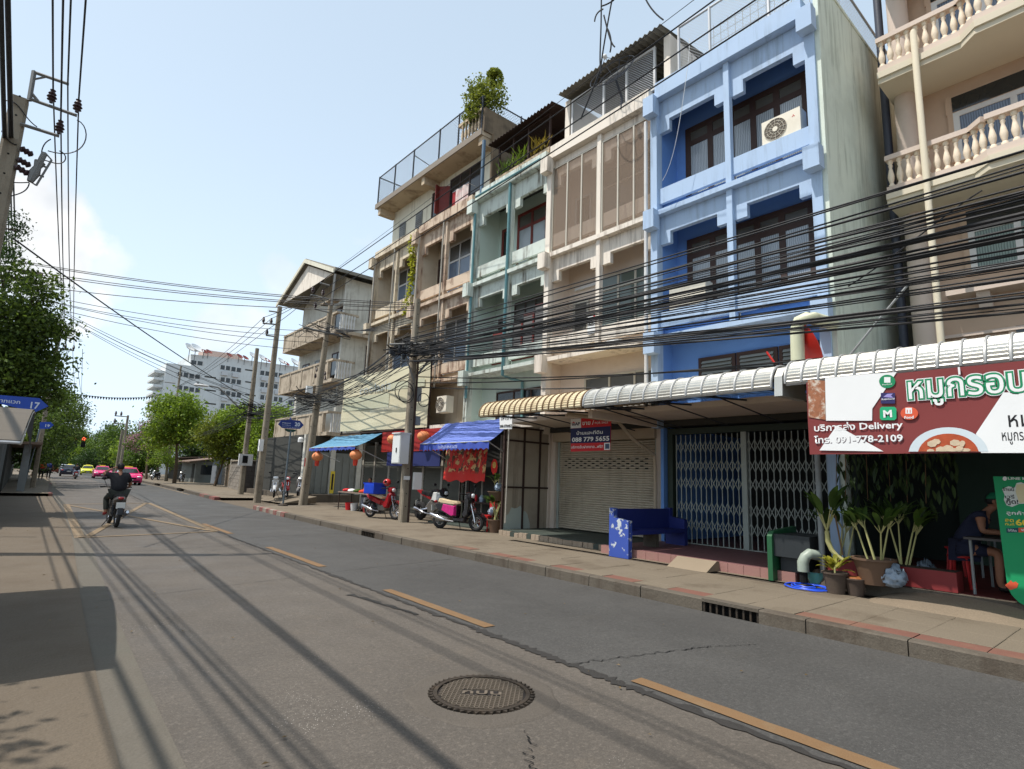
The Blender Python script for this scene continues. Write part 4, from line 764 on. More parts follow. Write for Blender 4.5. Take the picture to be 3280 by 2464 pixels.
sz=fb.n('ShaderNodeSeparateXYZ'); fb.l(fb.pos,sz.inputs[0]); k=fb.mix(fb.ramp(fb.math('ADD',sz.outputs[2],fb.math('MULTIPLY',fb.noise(5),.25)),2.0,1.9),k,rgb((206,44,34))); fb.set(Base_Color=k,Roughness=.75)
O('cloth',B().thick(g,(.004,0,0)),fb.m,fc); rnd=random.Random(9)
def blob(y,z,r_,m,k): O('print',B().add([(10.85-.002*k,y+r_*math.cos(2*PI*i/9)*rnd.uniform(.7,1.2),z+r_*.8*math.sin(2*PI*i/9)*rnd.uniform(.7,1.2)) for i in range(9)],[tuple(range(9))]),m,fc)
for i,(y,z,r_,m) in enumerate([] and [(15.9,2.5,.2,m_grn),(15.4,2.25,.22,m_grn),(14.4,2.45,.25,m_grn),(15.8,2.05,.24,m_gold),(15.3,1.9,.16,m_gold),(14.9,2.15,.15,m_gold),(14.6,1.95,.22,m_gold),(14.3,2.15,.2,m_gold),(14.15,2.0,.12,m_gold),(15.1,2.45,.12,m_gold)]): blob(y,z,r_,m,i)
O('red_fascia',B().box(11.1,11.14,16.6,21.2,2.55,3.35),mat('red_shop_fascia',(150,36,32),.7,.1,1,.05),label='long red fascia cloth between the two blue canvas awnings',cat='fascia')
O('blue_fascia',B().box(11.06,11.1,16.8,20.6,2.0,2.52),mat('navy_tarp',(34,42,92),.7,.1,1,.05),label='navy tarpaulin strip below the long red fascia cloth',cat='tarpaulin')
# lanterns
m_lan=mat('red_lantern_paper',(206,62,40),.6,.12,6,.1); m_lang=mat('gold_lantern_paper',(224,140,90),.6,.15,6,.1)
def lantern(loc,s,label):
    t=T('paper_lantern',label,'lantern',loc,'festive lanterns'); x,y,z=loc
    O('shade',B().lathe([(.1*s,-.19*s),(.18*s,-.14*s),(.235*s,-.06*s),(.245*s,0),(.235*s,.06*s),(.18*s,.14*s),(.1*s,.19*s)],loc,14),m_lang,t,smooth=True)
    O('cap',B().lathe([(.11*s,.18*s),(.11*s,.22*s)],loc,10),m_lan,t); O('tassel',B().lathe([(.08*s,-.42*s),(.1*s,-.3*s),(.1*s,-.18*s)],loc,8),m_lan,t); O('cord',B().tube([(x,y,z+.18*s),(x,y,z+.42*s)],.006,4),m_dark,t)
for q,s,lb in ((xp(1140,1458,10.2),1,'red paper lantern hanging at the far end of the teal awning'),(xp(1017,1463,10.1),1,None),(xp(1357,1398,10.9),.95,'red paper lantern beside the blue awning, above the sport bike'),(xp(1258,1408,10.9),.9,'red paper lantern half behind the grey meter cabinet')):
    lantern(tuple(q),s,lb or 'red paper lantern by the leaning concrete pole under the teal awning')
# ================================================================== bench
m_bn=mat('navy_bench_paint',(36,46,112),.6,.1,2,.1); m_bne=mat('chipped_blue_paint',(44,74,160),.6,.1,2,.15)
def chip():
    b=NB('chipped_bench_end'); c=rgb((52,78,160)); n1=b.ramp(b.noise(5,6,rough=.6),.54,.575); k=b.mix(n1,c,rgb((190,196,200))); b.set(Base_Color=k,Roughness=.7); b.bump(n1,.4,.01); MATS['chipped_bench_end']=b.m; return b.m
bnch=T('bench','navy concrete bench with a chipped blue end standing across the step','bench',(9.55,7.6,.16))
O('end_panel',B().prism([(7.42,.14),(7.42,.88),(7.8,.93),(7.8,1.12),(7.92,1.12),(7.92,.14)],'x',9.50,9.62),chip(),bnch); O('end_panel',B().prism([(7.42,.3),(7.42,.88),(7.8,.93),(7.8,1.12),(7.92,1.12),(7.92,.3)],'x',11.5,11.62),m_bn,bnch)
O('backrest',B().box(9.62,11.5,7.82,7.90,.62,1.10),m_bn,bnch); O('seat',B().box(9.62,11.5,7.40,7.82,.60,.68),m_bn,bnch); O('support',B().box(10.5,10.62,7.48,7.8,.3,.6),m_kerb,bnch)
# small ramp block on the step edge
O('step_ramp',B().prism([(9.25,P),(9.69,P),(9.69,.32),(9.6,.33)],'y',5.55,6.35),mat('pale_ramp_concrete',(134,120,101),.85,.1,2,.2),label='small ribbed concrete ramp against the pink step',cat='ramp')
# ================================================================== things by the restaurant post
m_pot=mat('dark_clay_pot',(72,60,52),.8,.15,4,.2,20,dirt=.4,dcol=(110,96,80)); m_pot2=mat('brown_glazed_pot',(96,74,58),.6,.15,4,.15); m_pot3=mat('red_plastic_trough',(122,42,42),.6,.1,2,.05); m_earth=mat('potting_soil',(58,46,36),.95,.3,12,.6,30)
def pot(loc,r,h,m,label,group=None):
    t=T('plant_pot',label,'plant pot',loc,group); O('body',B().lathe([(r*.68,0),(r*.8,h*.45),(r*.97,h*.92),(r*1.06,h*.92),(r*1.06,h),(r*.92,h),(r*.9,h*.88)],loc,20,caps=False),m,t,smooth=True); O('soil',B().lathe([(r*.9,h*.86),(r*.02,h*.9)],loc,14),m_earth,t); return t
def leafblade(q,base,dirv,ln,w,droop=.5,fold=.25,n=5):
    """a long leaf with a fold along the midrib"""
    base=Vector(base); d=Vector(dirv).normalized(); side=d.cross(Vector((0,0,1))); side=side.normalized() if side.length>1e-3 else Vector((1,0,0)); vs=[];p=base.copy(); dd=d.copy()
    for i in range(n+1):
        t=i/n; ww=w*math.sin(PI*min(1,t*.92+.06))*1.0; up=side.cross(dd).normalized()
        vs+= [p-side*ww+up*ww*fold,p,p+side*ww+up*ww*fold]; p=p+dd*(ln/n); dd=(dd+Vector((0,0,-droop/n))).normalized()
    q.add(vs,[(i*3+k,i*3+k+1,(i+1)*3+k+1,(i+1)*3+k) for i in range(n) for k in (0,1)])
m_lf=leafm('broad_green_leaf',(72,100,46),.5,.3); m_lfy=leafm('yellow_green_leaf',(150,150,54),.4,.35); m_lfd=leafm('dark_hanging_leaf',(58,78,46),.5,.25); m_stem=mat('pale_plant_stem',(168,164,110),.7,.12,4,.1); m_wood=mat('brown_stick',(110,86,60),.85,.2,5,.2)
pw=lambda x,y,X:xp(*D7(x,y),X); pg=lambda x,y,z=P:gp(*D7(x,y),z)
def areca(loc,pots,h,nst,label,seed,spread=.5,leaf=.42):
    rnd=random.Random(seed); t=T('potted_plant',label,'plant',loc); x,y,z=loc; q=B(); s=B()
    for k in range(nst):
        a=rnd.uniform(0,2*PI); bx,by=x+rnd.uniform(-.09,.09),y+rnd.uniform(-.09,.09); tp=Vector((bx+.18*spread*math.cos(a),by+.18*spread*math.sin(a),z+h*rnd.uniform(.45,.62))); s.tube([(bx,by,z),tp],[.015,.010],6)
        for i in range(rnd.randint(7,10)):
            b_=a+rnd.uniform(-1.5,1.5); d=Vector((math.cos(b_)*spread,math.sin(b_)*spread,rnd.uniform(.6,1.2))); m2=tp+d.normalized()*h*.18; s.tube([tp,m2],[.007,.004],5); leafblade(q,m2,d,leaf*rnd.uniform(.7,1.2),.034*rnd.uniform(.8,1.4),1.0)
    O('stem',s,m_stem,t,smooth=True); O('foliage',q,m_lf,t,smooth=True); return t
a=pg(860,1365); pot((a.x,a.y,P),.16,.0+.30,m_pot,'small brown pot of dry leaf litter beside the croton pot') if False else None
c=pg(510,1480); pot((c.x,c.y,P),.17,.30,m_pot,'dark clay pot holding the yellow-green croton')
t=T('potted_plant','yellow-green croton with broad leaves growing in a dark clay pot','plant',(c.x,c.y,P+.28)); q=B(); rnd=random.Random(1)
for i in range(34):
    an=rnd.uniform(0,2*PI); d=Vector((math.cos(an),math.sin(an),rnd.uniform(.3,1.6))); leafblade(q,Vector((c.x,c.y,P+.3))+d.normalized()*rnd.uniform(.03,.18),d,rnd.uniform(.12,.2),.035,.8)
O('foliage',q,m_lfy,t,smooth=True); O('stem',B().tube([(c.x,c.y,P+.26),(c.x,c.y,P+.45)],.012,5),m_stem,t)
c=pg(745,1505); pot((c.x,c.y,P),.145,.24,m_pot,'small dark pot filled with dry brown leaves')
O('dry_leaf_heap',B().ball((c.x,c.y,P+.22),(.12,.12,.05),12,6),leafm('dry_leaf_heap_colour',(150,96,60),.5,.1),label='heap of dry brown leaves in the small dark pot',cat='leaves',kind='stuff')
c=pg(960,1375,.34); pot((c.x+.05,c.y,.34),.27,.36,m_pot2,'wide brown glazed pot of young palms on the restaurant floor edge')
areca((c.x+.05,c.y,.64),None,.8,5,'young areca palms with pale stems in the wide brown pot',3,.6,.3)
tr=T('planter','long dark red trough planter behind the brown pot','planter',(c.x+.4,c.y+.1,.34)); O('trough',B().box(c.x+.3,c.x+.62,c.y-.9,c.y+.75,.34,.60),m_pot3,tr); O('soil',B().box(c.x+.32,c.x+.60,c.y-.88,c.y+.73,.59,.605),m_earth,tr)
areca((c.x+.45,c.y+.55,.6),None,.75,4,'leafy young palm in the red trough nearest the green tub',5,.6,.3); areca((c.x+.5,c.y-.25,.6),None,.95,4,'taller young palm in the red trough behind the brown pot',6,.6,.32)
# the crooked cane plant tied to the post
k0=pw(590,1085,9.62); k1=pw(455,965,9.6); k2=pw(410,860,9.58); k3=pw(400,740,9.56); ca=T('potted_plant','crooked cane plant with broad dark leaves tied beside the awning post','plant',tuple(k0))
O('cane',B().tube([k0,(k0+k1)/2+Vector((0,0,-.02)),k1,k2,k3],[.03,.032,.034,.036,.03],8),m_stem,ca,smooth=True); q=B(); rnd=random.Random(4); s=B()
for i in range(11):
    an=rnd.uniform(0,2*PI); d=Vector((math.cos(an)*.45,math.sin(an)*.45,1)).normalized(); e=k3+d*rnd.uniform(.25,.45); s.tube([k3,e],[.012,.006],5); leafblade(q,e,Vector((d.x,d.y,.8)),rnd.uniform(.3,.45),.06,.8,.35)
O('leaf_stalk',s,m_stem,ca); O('foliage',q,m_lf,ca,smooth=True)
O('support_stick',B().tube([pw(590,1030,9.66),pw(500,560,9.66)],.013,6),m_wood,label='thin brown support stick leaning by the awning post',cat='stick',base=tuple(pw(590,1030,9.66)))
# hanging dark foliage curtain
q=B(); rnd=random.Random(8); hv=T('hanging_plant','dark curtain of hanging leaves behind the awning post','plant',(10.3,3.3,3.2))
for i in range(420):
    y=rnd.uniform(2.15,3.75); z=rnd.uniform(1.1+.5*abs(y-3.1),3.1); x=10.2+rnd.uniform(-.3,.35); an=rnd.uniform(0,2*PI); leafblade(q,(x,y,z),(math.cos(an)*.35,math.sin(an)*.35,-1),rnd.uniform(.1,.24),.026,.3,.3,3)
O('foliage',q,m_lfd,hv)
s=B(); [s.tube([(10.2+rnd.uniform(-.2,.2),y,3.15),(10.2+rnd.uniform(-.3,.3),y+.1,1.5)],.006,4) for y in (2.4,2.7,2.95,3.2,3.45,3.6)]; O('stem',s,m_wood,hv)
# green tub, pail, elbow pipe, hose, rock, board, bags
g0=pg(85,1265); tb=T('storage_tub','dark green plastic tub with grey lining beside the pink step','tub',(9.62,g0.y,P)); gy=g0.y
O('side_panel',B().prism([(9.52,P),(9.52,.86),(9.60,.94),(10.45,1.0),(10.45,P)],'y',gy-.05,gy+.03),mat('green_plastic',(38,88,56),.5,.08,2,.05),tb); O('body',B().box(9.58,10.4,gy-.62,gy-.05,.55,.9).box(9.7,10.3,gy-.55,gy-.1,.32,.55),mat('black_plastic',(44,48,50),.5,.1,2,.05),tb)
e0=pw(150,1130,9.5); O('pipe_elbow',B().tube([e0+Vector((-.02,.03,-.12)),e0+Vector((-.02,.03,.02)),e0+Vector((0,0,.1)),e0+Vector((.05,-.04,.15)),e0+Vector((.25,-.12,.12))],[.085,.085,.08,.08,.08],12),mat('pale_pvc',(150,160,148),.45,.05,2,.03,dirt=.3,dcol=(120,130,110)),label='pale plastic pipe elbow beside the green tub',cat='pipe',smooth=True)
O('pipe_end',B().tube([e0+Vector((-.02,.03,-.28)),e0+Vector((-.02,.03,-.11))],.06,10),m_dark,label='black stub pipe below the pale elbow',cat='pipe')
c=pg(280,1390); bw=T('basin','translucent teal plastic basin lying on the coiled hose','basin',(c.x,c.y,P)); O('bowl',B().lathe([(.1,.03),(.14,.2),(.155,.21),(.13,.19),(.09,.04)],(c.x,c.y,P),18,caps=False),mat('teal_plastic',(96,158,146),.4,.08,2,.03),bw,smooth=True); O('base',B().lathe([(.1,.03),(.01,.032)],(c.x,c.y,P),12),MATS['teal_plastic'],bw)
c=pg(200,1425); hs=B(); pts=[]
for i in range(105): t=i*.16; r_=.36-.0019*i+.02*math.sin(i*.23); pts.append((c.x+r_*math.cos(t),c.y+r_*math.sin(t),P+.02+.010*(i//40)+.004*math.sin(i)))
O('garden_hose',hs.tube(pts,.012,6),mat('blue_hose_plastic',(40,84,214),.35,.05,2,0),label='coil of bright blue garden hose on the pavement',cat='hose',smooth=True)
c=pg(300,1270,.3); O('rock',B().ball((c.x,c.y,.28),(.12,.11,.13),9,6),mat('brown_stone',(116,96,78),.9,.25,6,.5,10),label='rough brown stone behind the teal basin',cat='stone',smooth=2)
c=pg(810,1400); O('leaning_board',B().box(-.19,.19,-.008,.008,0,.34).xf(Matrix.Translation((c.x+.12,c.y-.03,P))@Matrix.Rotation(R(-25),4,'Z')@Matrix.Rotation(R(-22),4,'X')),mat('pale_marble_board',(196,200,190),.4,.06,3,.03),label='pale board leaning behind the small pot of dry leaves',cat='board')
def bag(c,s,label,m):
    q=B().ball((0,0,0),(1,1,1),26,18); q.v=[(x*s*(1+.5*mnoise.noise(Vector((x*4,y*4,z*4)))+.2*mnoise.noise(Vector((x*11,y*11,z*11)))),y*s*.8*(1+.5*mnoise.noise(Vector((x*4+7,y*4,z*4)))),(z*.75+.72)*s*(1+.45*mnoise.noise(Vector((x*5,y*5+3,z*5))))) for x,y,z in q.v]
    O('plastic_bag',B().add([(x+c[0],y+c[1],z+c[2]) for x,y,z in q.v],q.f),m,label=label,cat='plastic bag',smooth=2,base=c)
m_bag=mat('blue_tinted_bag',(140,154,168),.25,.25,12,.6,14); c=pg(1190,1400,.34); bag((c.x,c.y,.33),.2,'crumpled blue-white plastic bag beside the brown pot',m_bag); c=pg(1540,1290,.34); bag((c.x+.2,c.y,.33),.16,'crumpled plastic bag on the dim restaurant floor',m_bag)
# ================================================================== promo standee
SX=9.62; sdv=T('promo_standee','tall green rounded promo standee with Thai slogan at the restaurant step','standee',(SX,1.2,.3)); f=D3
m_sg=flat('standee_green',(18,142,88)); e=[xp(*f(*q),SX) for q in ((350,160),(480,1180),(510,1390),(560,1480),(640,1560),(700,1590))]
poly=[(v.y,v.z) for v in e]; yR=e[0].y-1.05; poly=[(y_,z_) for y_,z_ in poly]+[(yR+.15,poly[-1][1]),(yR,poly[-2][1]),(yR-.02,e[0].z)]
O('board',B().prism(poly,'x',SX,SX+.02),m_sg,sdv); O('prop',B().box(SX+.02,SX+.4,yR+.4,yR+.46,.34,.5),m_wood,sdv)
decal('logo_badge',f,ell(480,185,24,24,14),m_white,sdv,SX); ptext('LINE MAN',m_white,sdv,f,SX,515,195,830,28,.02)
decal('speech_cloud',f,[(450,300),(520,270),(590,285),(610,235),(660,225),(720,250),(720,460),(640,465),(560,498),(500,480),(470,420),(480,370)],flat('speech_white',(206,212,206)),sdv,SX); decal('logo_pale',f,[(610,250),(720,240),(720,450),(640,455),(600,330)],flat('speech_cream',(210,200,160)),sdv,SX,.006)
ptext('ร้านนี้',m_blk,sdv,f,SX,460,320,585,36,.01,.009); ptext('เวรี่',m_blk,sdv,f,SX,485,402,590,36,.01,.009); ptext('กู๊ด!',m_blk,sdv,f,SX,498,460,632,46,.02,.009)
ptext('ลูกค้าใหม่',m_white,sdv,f,SX,500,580,850,36,.015,.007,-12); ptext('ลด',m_yel,sdv,f,SX,484,660,580,38,.02,.007,-4); ptext('ทันที',m_yel,sdv,f,SX,486,700,584,24,.01,.007,-4); ptext('60%',m_yel,sdv,f,SX,604,700,850,68,.03,.007,-10)
decal('code_tag',f,[(495,735),(630,730),(632,780),(500,785)],flat('tag_teal',(14,70,80)),sdv,SX); decal('code_tag',f,[(630,730),(760,726),(760,776),(632,780)],m_org,sdv,SX); ptext('ใส่โค้ด',m_white,sdv,f,SX,515,768,610,22,.01,.007); ptext('VERY',m_white,sdv,f,SX,660,765,760,24,.02,.007)
decal('orange_burst',f,[(480,1365),(530,1330),(545,1310),(570,1335),(600,1325),(630,1350),(615,1395),(570,1410),(540,1420),(510,1395)],m_org,sdv,SX); 
# ================================================================== gabled house beyond the lane
m_hw=mat('grimy_white_wall',(200,198,188),.9,.08,.6,.2,18,dirt=.35,dcol=(132,124,110),streak=.6); m_hc=mat('stained_balcony_concrete',(178,164,144),.9,.14,.7,.3,16,dirt=.65,dcol=(104,90,74),streak=.9,dsc=1.3); m_hd=mat('grey_steel_door',(120,124,120),.6,.12,1.5,.1,dirt=.4,dcol=(84,82,76))
gh=T('gabled_house','grimy white gabled house with concrete balconies across the lane mouth','house',(13,32,0))
O('wall',B().box(14.2,22,32.0,40.6,3.6,13.4),m_hw,gh); O('gable_wall',B().prism([(32.0,13.4),(40.6,13.4),(36.3,15.1)],'x',14.2,14.4),m_hw,gh); O('corner_wall',B().box(13.6,14.2,31.98,32.2,3.6,13.4),m_hw,gh)
for s,(ya,yb) in enumerate(((31.3,36.35),(41.3,36.35))): O('roof_sheet',B().add([(12.5,ya,13.45),(22,ya,13.45),(22,yb,15.45),(12.5,yb,15.45),(12.5,ya,13.57),(22,ya,13.57),(22,yb,15.57),(12.5,yb,15.57)],[(3,2,1,0),(4,5,6,7),(0,1,5,4),(1,2,6,5),(2,3,7,6),(3,0,4,7)]),m_asb,gh)
O('barge_board',B().prism([(31.3,13.25),(36.35,15.25),(41.3,13.25),(41.3,13.5),(36.35,15.52),(31.3,13.5)],'x',12.42,12.5),m_wh,gh); O('gable_soffit',B().prism([(32,13.42),(40.6,13.42),(36.35,15.12)],'x',12.7,12.75),m_bet,gh)
O('eave_edge',B().box(12.5,22,31.22,31.3,13.4,13.6),m_asb,gh)
for k,(zb,zt) in enumerate(((3.75,5.15),(6.85,8.2),(9.8,11.05))):
    O('balcony_slab',B().box(12.95,14.2,32.0,40.4,zb,zb+.2),m_hc,gh); O('balcony_slab',B().box(12.95,16,31.4,32.0,zb,zb+.2),m_hc,gh)
    O('balcony_parapet',B().box(12.95,13.05,32.2,40.3,zb+.2,zt-.12),m_hc,gh); O('balcony_rail',B().box(12.9,13.1,31.35,40.35,zt-.12,zt),m_hc,gh); O('balcony_rail',B().box(13.1,14.3,31.38,31.5,zt-.12,zt),m_hc,gh)
    for q in (32.1,34.1,36.2,38.2,40.2): O('balcony_post',B().box(12.91,13.08,q-.09,q+.09,zb+.2,zt-.12),m_hc,gh)
    for i in range(6): O('baluster',B().lathe([(.06,0),(.06,.1),(.035,.2),(.07,.4),(.035,.7),(.06,.8),(.06,zt-zb-.32)],(13.2+i*.17,31.44,zb+.2),7),m_whf,gh,smooth=True)
    if k:
        window(gh,14.2,33.0,34.6,zb+.2,zb+2.3,2,m_brown,g_dark,ft=.08); window(gh,14.2,36.0,37.4,zb+.6,zb+2.2,2,m_grey,g_dim,ft=.08); window(gh,14.2,38.4,39.6,zb+.6,zb+2.2,2,m_brown,g_dark,ft=.08)
        w=O('window',B().box(15.3,17.3,31.96,31.995,zb+.7,zb+2.5),g_dim,gh); O('window_frame',B().box(15.2,15.3,31.93,31.99,zb+.6,zb+2.6).box(17.3,17.4,31.93,31.99,zb+.6,zb+2.6).box(15.3,17.3,31.93,31.99,zb+2.5,zb+2.6).box(15.3,17.3,31.93,31.99,zb+.6,zb+.7),m_brown,w); O('shutter_leaf',B().box(15.3,15.8,31.90,31.93,zb+.7,zb+1.7).box(16.7,17.1,31.90,31.93,zb+.7,zb+1.7),m_grey,w)
O('side_wall',B().box(14.4,22,32.005,32.3,3.6,13.4),m_hw,gh); O('canopy',B().prism([(13.2,12.3),(13.9,12.3),(13.9,12.42),(13.2,12.2)],'y',33.4,35),m_hc,gh)
for x_ in (12.0,13.55,15.2): O('column',B().box(x_,x_+.28,31.9,32.2,.3,3.75),m_hw,gh)
for a,c in ((12.3,13.5),(13.85,15.15)):
    dr=O('steel_door',B().box(a,c,32.0,32.06,.4,2.8),m_hd,gh)
    for i in range(3): O('door_panel',B().box(a+.06+i*(c-a)/3,a-.06+(i+1)*(c-a)/3,31.97,32.0,.5,2.6),m_hd,dr)
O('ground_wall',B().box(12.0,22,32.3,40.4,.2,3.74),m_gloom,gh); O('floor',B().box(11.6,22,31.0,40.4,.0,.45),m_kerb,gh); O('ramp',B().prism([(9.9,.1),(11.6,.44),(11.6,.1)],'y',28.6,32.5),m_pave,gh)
O('wall_lamp',B().lathe([(.16,0),(.16,.2),(.1,.28)],(11.9,32.4,3.3),10),m_white,gh)
# ================================================================== apartment block far behind
AY=138.; ap_=T('apartment_block','long white apartment block with dark windows and rooftop dishes far behind the trees','apartment block',(21,AY,0))
m_ap=mat('far_white_wall',(204,208,208),.9,.05,.06,.1,4,dirt=.25,dcol=(160,160,156),dsc=.12,streak=.3); af=lambda x,y:yp(*B8(x,y),AY)
top=[af(x,y) for x,y in ((290,285),(560,320),(560,190),(900,225),(1250,265),(1750,330),(2300,430))]
O('wall',B().prism([(p.x,p.z) for p in top]+[(top[-1].x,0),(top[0].x,0)],'y',AY,AY+14),m_ap,ap_)
rf=[af(x,y) for x,y in ((735,115),(1165,180),(1180,250),(735,215))]; O('roof_room',B().prism([(p.x,p.z) for p in rf],'y',AY+3,AY+8),mat('far_beige_wall',(184,160,148),.9,.08,.1,.1),ap_)
cols=[(415,525,[385,535,685,835]),(545,655,[405,555,705]),(565,685,[255]),(890,990,[310,445,590,735,885]),(1010,1110,[330,465,610,755]),(1330,1425,[370,500,640,780]),(1480,1570,[390,520,660,800]),(1640,1740,[430,560,700])]
m_ach=mat('far_white_casing',(190,192,194),.6,.05)
for a,c,rows in cols:
    for r_ in rows:
        p=af(a,r_); q=af(c,r_+62); w=O('window',B().box(p.x,q.x,AY-.05,AY-.02,q.z,p.z),g_dark,ap_); mx=(p.x+q.x)/2; O('window_frame',B().box(mx-.12,mx+.12,AY-.1,AY-.05,q.z,p.z).box(p.x-.15,p.x,AY-.1,AY-.05,q.z,p.z).box(q.x,q.x+.15,AY-.1,AY-.05,q.z,p.z),m_whf,w)
        if a>800: O('condenser',B().box(p.x+.3,p.x+1.6,AY-.6,AY-.02,q.z-1.3,q.z-.35),m_ach,ap_)
        O('vent_blocks',B().box(q.x+.9,q.x+3.2,AY-.03,AY-.01,p.z-.35,p.z-.05),m_gloom,ap_) if a in (545,1010) else None
for k in range(7):
    p=af(285-6*k,350+78*2*k*.5); O('side_balcony',B().box(p.x-2.0,p.x,AY+.4,AY+9,p.z-1.0,p.z-.5),m_ap,ap_)
m_dr=mat('red_dish_paint',(120,56,48),.5,.1); m_dw=mat('white_dish_paint',(206,208,208),.5,.1)
for x_,y_,r_,m in ((545,140,1.5,m_dw),(610,145,1.5,m_dw),(700,172,.75,m_dr),(750,172,.75,m_dr),(975,210,.8,m_dr),(1090,222,.8,m_dr),(1155,240,.8,m_dr),(1240,220,1.2,m_dw),(1345,250,1.3,m_dw),(1400,268,.8,m_dr),(1555,282,1.2,m_dw),(1610,305,.8,m_dr),(1705,300,1.5,m_dw)):
    p=af(x_,y_); d=T('satellite_dish','small %s satellite dish on the roof of the far apartment block'%('white' if m is m_dw else 'red'),'satellite dish',(p.x,AY-.4,p.z),'rooftop dishes')
    O('dish',B().lathe([(.05,0),(r_*.6,.12*r_),(r_,.4*r_),(r_*.97,.42*r_),(r_*.5,.16*r_)],(0,0,0),14).xf(Matrix.Translation((p.x,AY-.3,p.z))@Matrix.Rotation(R(35),4,'X')@Matrix.Rotation(R(20),4,'Y')),m,d,smooth=True); O('mast',B().tube([(p.x,AY,p.z),(p.x,AY,p.z-1.8*r_)],.08,5),m_grey,d)
# ================================================================== low walls and sheds across the lane
m_blk2=mat('grey_cinder_block',(134,126,116),.95,.15,1.2,.4,14,dirt=.5,dcol=(96,88,78)); m_dblk=mat('dark_cinder_block',(84,78,74),.95,.2,1.2,.4,14,dirt=.5,dcol=(56,52,48))
def blockwall(label,p,q,z0,z1,m,bw=.4,bh=.2,th=.14):
    p=Vector((*p,0)); q=Vector((*q,0)); d=(q-p); L_=d.length; an=math.atan2(d.y,d.x); t=T('block_wall',label,'wall',(p.x,p.y,z0)); M=Matrix.Translation((p.x,p.y,0))@Matrix.Rotation(an,4,'Z')
    O('core',B().box(0,L_,-.04,.04,z0,z1).xf(M),m_bed,t); n=0; rows=int((z1-z0)/bh)
    for r_ in range(rows):
        x=-(bw/2 if r_%2 else 0)
        while x<L_ and n<290:
            a=max(0,x)+.008; c=min(L_,x+bw)-.008
            if c>a: O('block',B().box(a,c,-th/2,th/2,z0+r_*bh+.008,z0+(r_+1)*bh-.008).xf(M),m,t); n+=1
            x+=bw
    O('coping',B().box(-.05,L_+.05,-.11,.11,z1,z1+.08).xf(M),m_hc,t); return t
blockwall('dark cinder block wall at the lane corner behind the leaning poles',(11.4,40.9),(15.6,41.1),.05,2.25,m_dblk,.5,.25)
blockwall('grey cinder block boundary wall beyond the lane, under the yellowing tree',(12.3,44.5),(13.5,52),.1,2.3,m_blk2,.5,.28)
blockwall('pale cinder block wall stub beside the light green tree',(14.8,58.),(15.4,62),.1,2.5,m_blk2,.5,.3)
gtn=T('yard_gate','weathered sheet metal yard gate between the cinder block walls','gate',(13.6,52.3,0))
for i in range(8): O('board',B().box(13.6+i*.13,13.66+i*.13,52.3+i*.65,52.9+i*.65,.2,2.1),mat('weathered_gate_board',(120,104,84),.9,.2,1,.2,dirt=.5,dcol=(70,58,48)),gtn)
for q in (0,5.2): O('post',B().box(13.5+q*.2,13.75+q*.2,52.1+q,52.35+q,0,2.5),m_post,gtn)
def shed(label,x0,x1,y0,y1,h,m,mr,ov=.5):
    t=T('shed',label,'shed',(x0,y0,0)); O('wall',B().box(x0,x1,y0,y1,0,h),m,t); O('roof',B().add([(x0-ov,y0-ov,h-.15),(x1,y0-ov,h+.6),(x1,y1+ov,h+.6),(x0-ov,y1+ov,h-.15),(x0-ov,y0-ov,h-.05),(x1,y0-ov,h+.7),(x1,y1+ov,h+.7),(x0-ov,y1+ov,h-.05)],[(3,2,1,0),(4,5,6,7),(0,1,5,4),(1,2,6,5),(2,3,7,6),(3,0,4,7)]),mr,t)
    O('door',B().box(x0-.04,x0,y0+.6,y0+1.6,0,2.1),m_gloom,t); O('front_window',B().box(x0+.5,x0+1.6,y0-.04,y0,1,2.0),g_dark,t); return t
m_rr=mat('brown_tin_roof',(112,92,78),.8,.15,.5,.1); shed('low brown-roofed house set back behind the street trees',15.5,23,78,90,2.9,m_gloom,m_rr,1.5); shed('small grey timber shed beside the light green tree',15.3,17,62.5,66,3.2,mat('grey_plank_wall',(116,122,128),.85,.15,1,.1),m_galv); shed('grey roadside lean-to past the light green tree',14.2,18,68,75,2.4,m_hd,m_rr,.8)
shed('distant grey house half hidden by the far trees',24,34,104,118,5,m_ap,m_rr,1)
# left side: dark shop under the trees
lw=T('left_shop','dark shuttered shop front with grey posts under the left street trees','shop',(-2.2,20,0)); O('wall',B().box(-7,-1.6,19,46,0,3.2),m_gloom,lw)
for i,q in enumerate((20,24,29,34,40)): O('post',B().box(-.75,-.55,q,q+.2,.0,2.7),m_grey,lw)
O('canopy',B().box(-2,-.5,19.5,44,2.7,2.8),m_rr,lw)
ls_=T('left_shop','dim pillared shop row under the broad left street tree','shop',(0,40,0)); O('wall',B().box(-8,-.5,37,90,0,3.4),m_gloom,ls_); O('canopy',B().box(-.5,.75,37.5,72,2.5,2.62),m_rr,ls_)
for q in (38.,44,50,56,62): O('post',B().box(.05,.35,q,q+.3,0,2.5),m_grey,ls_)
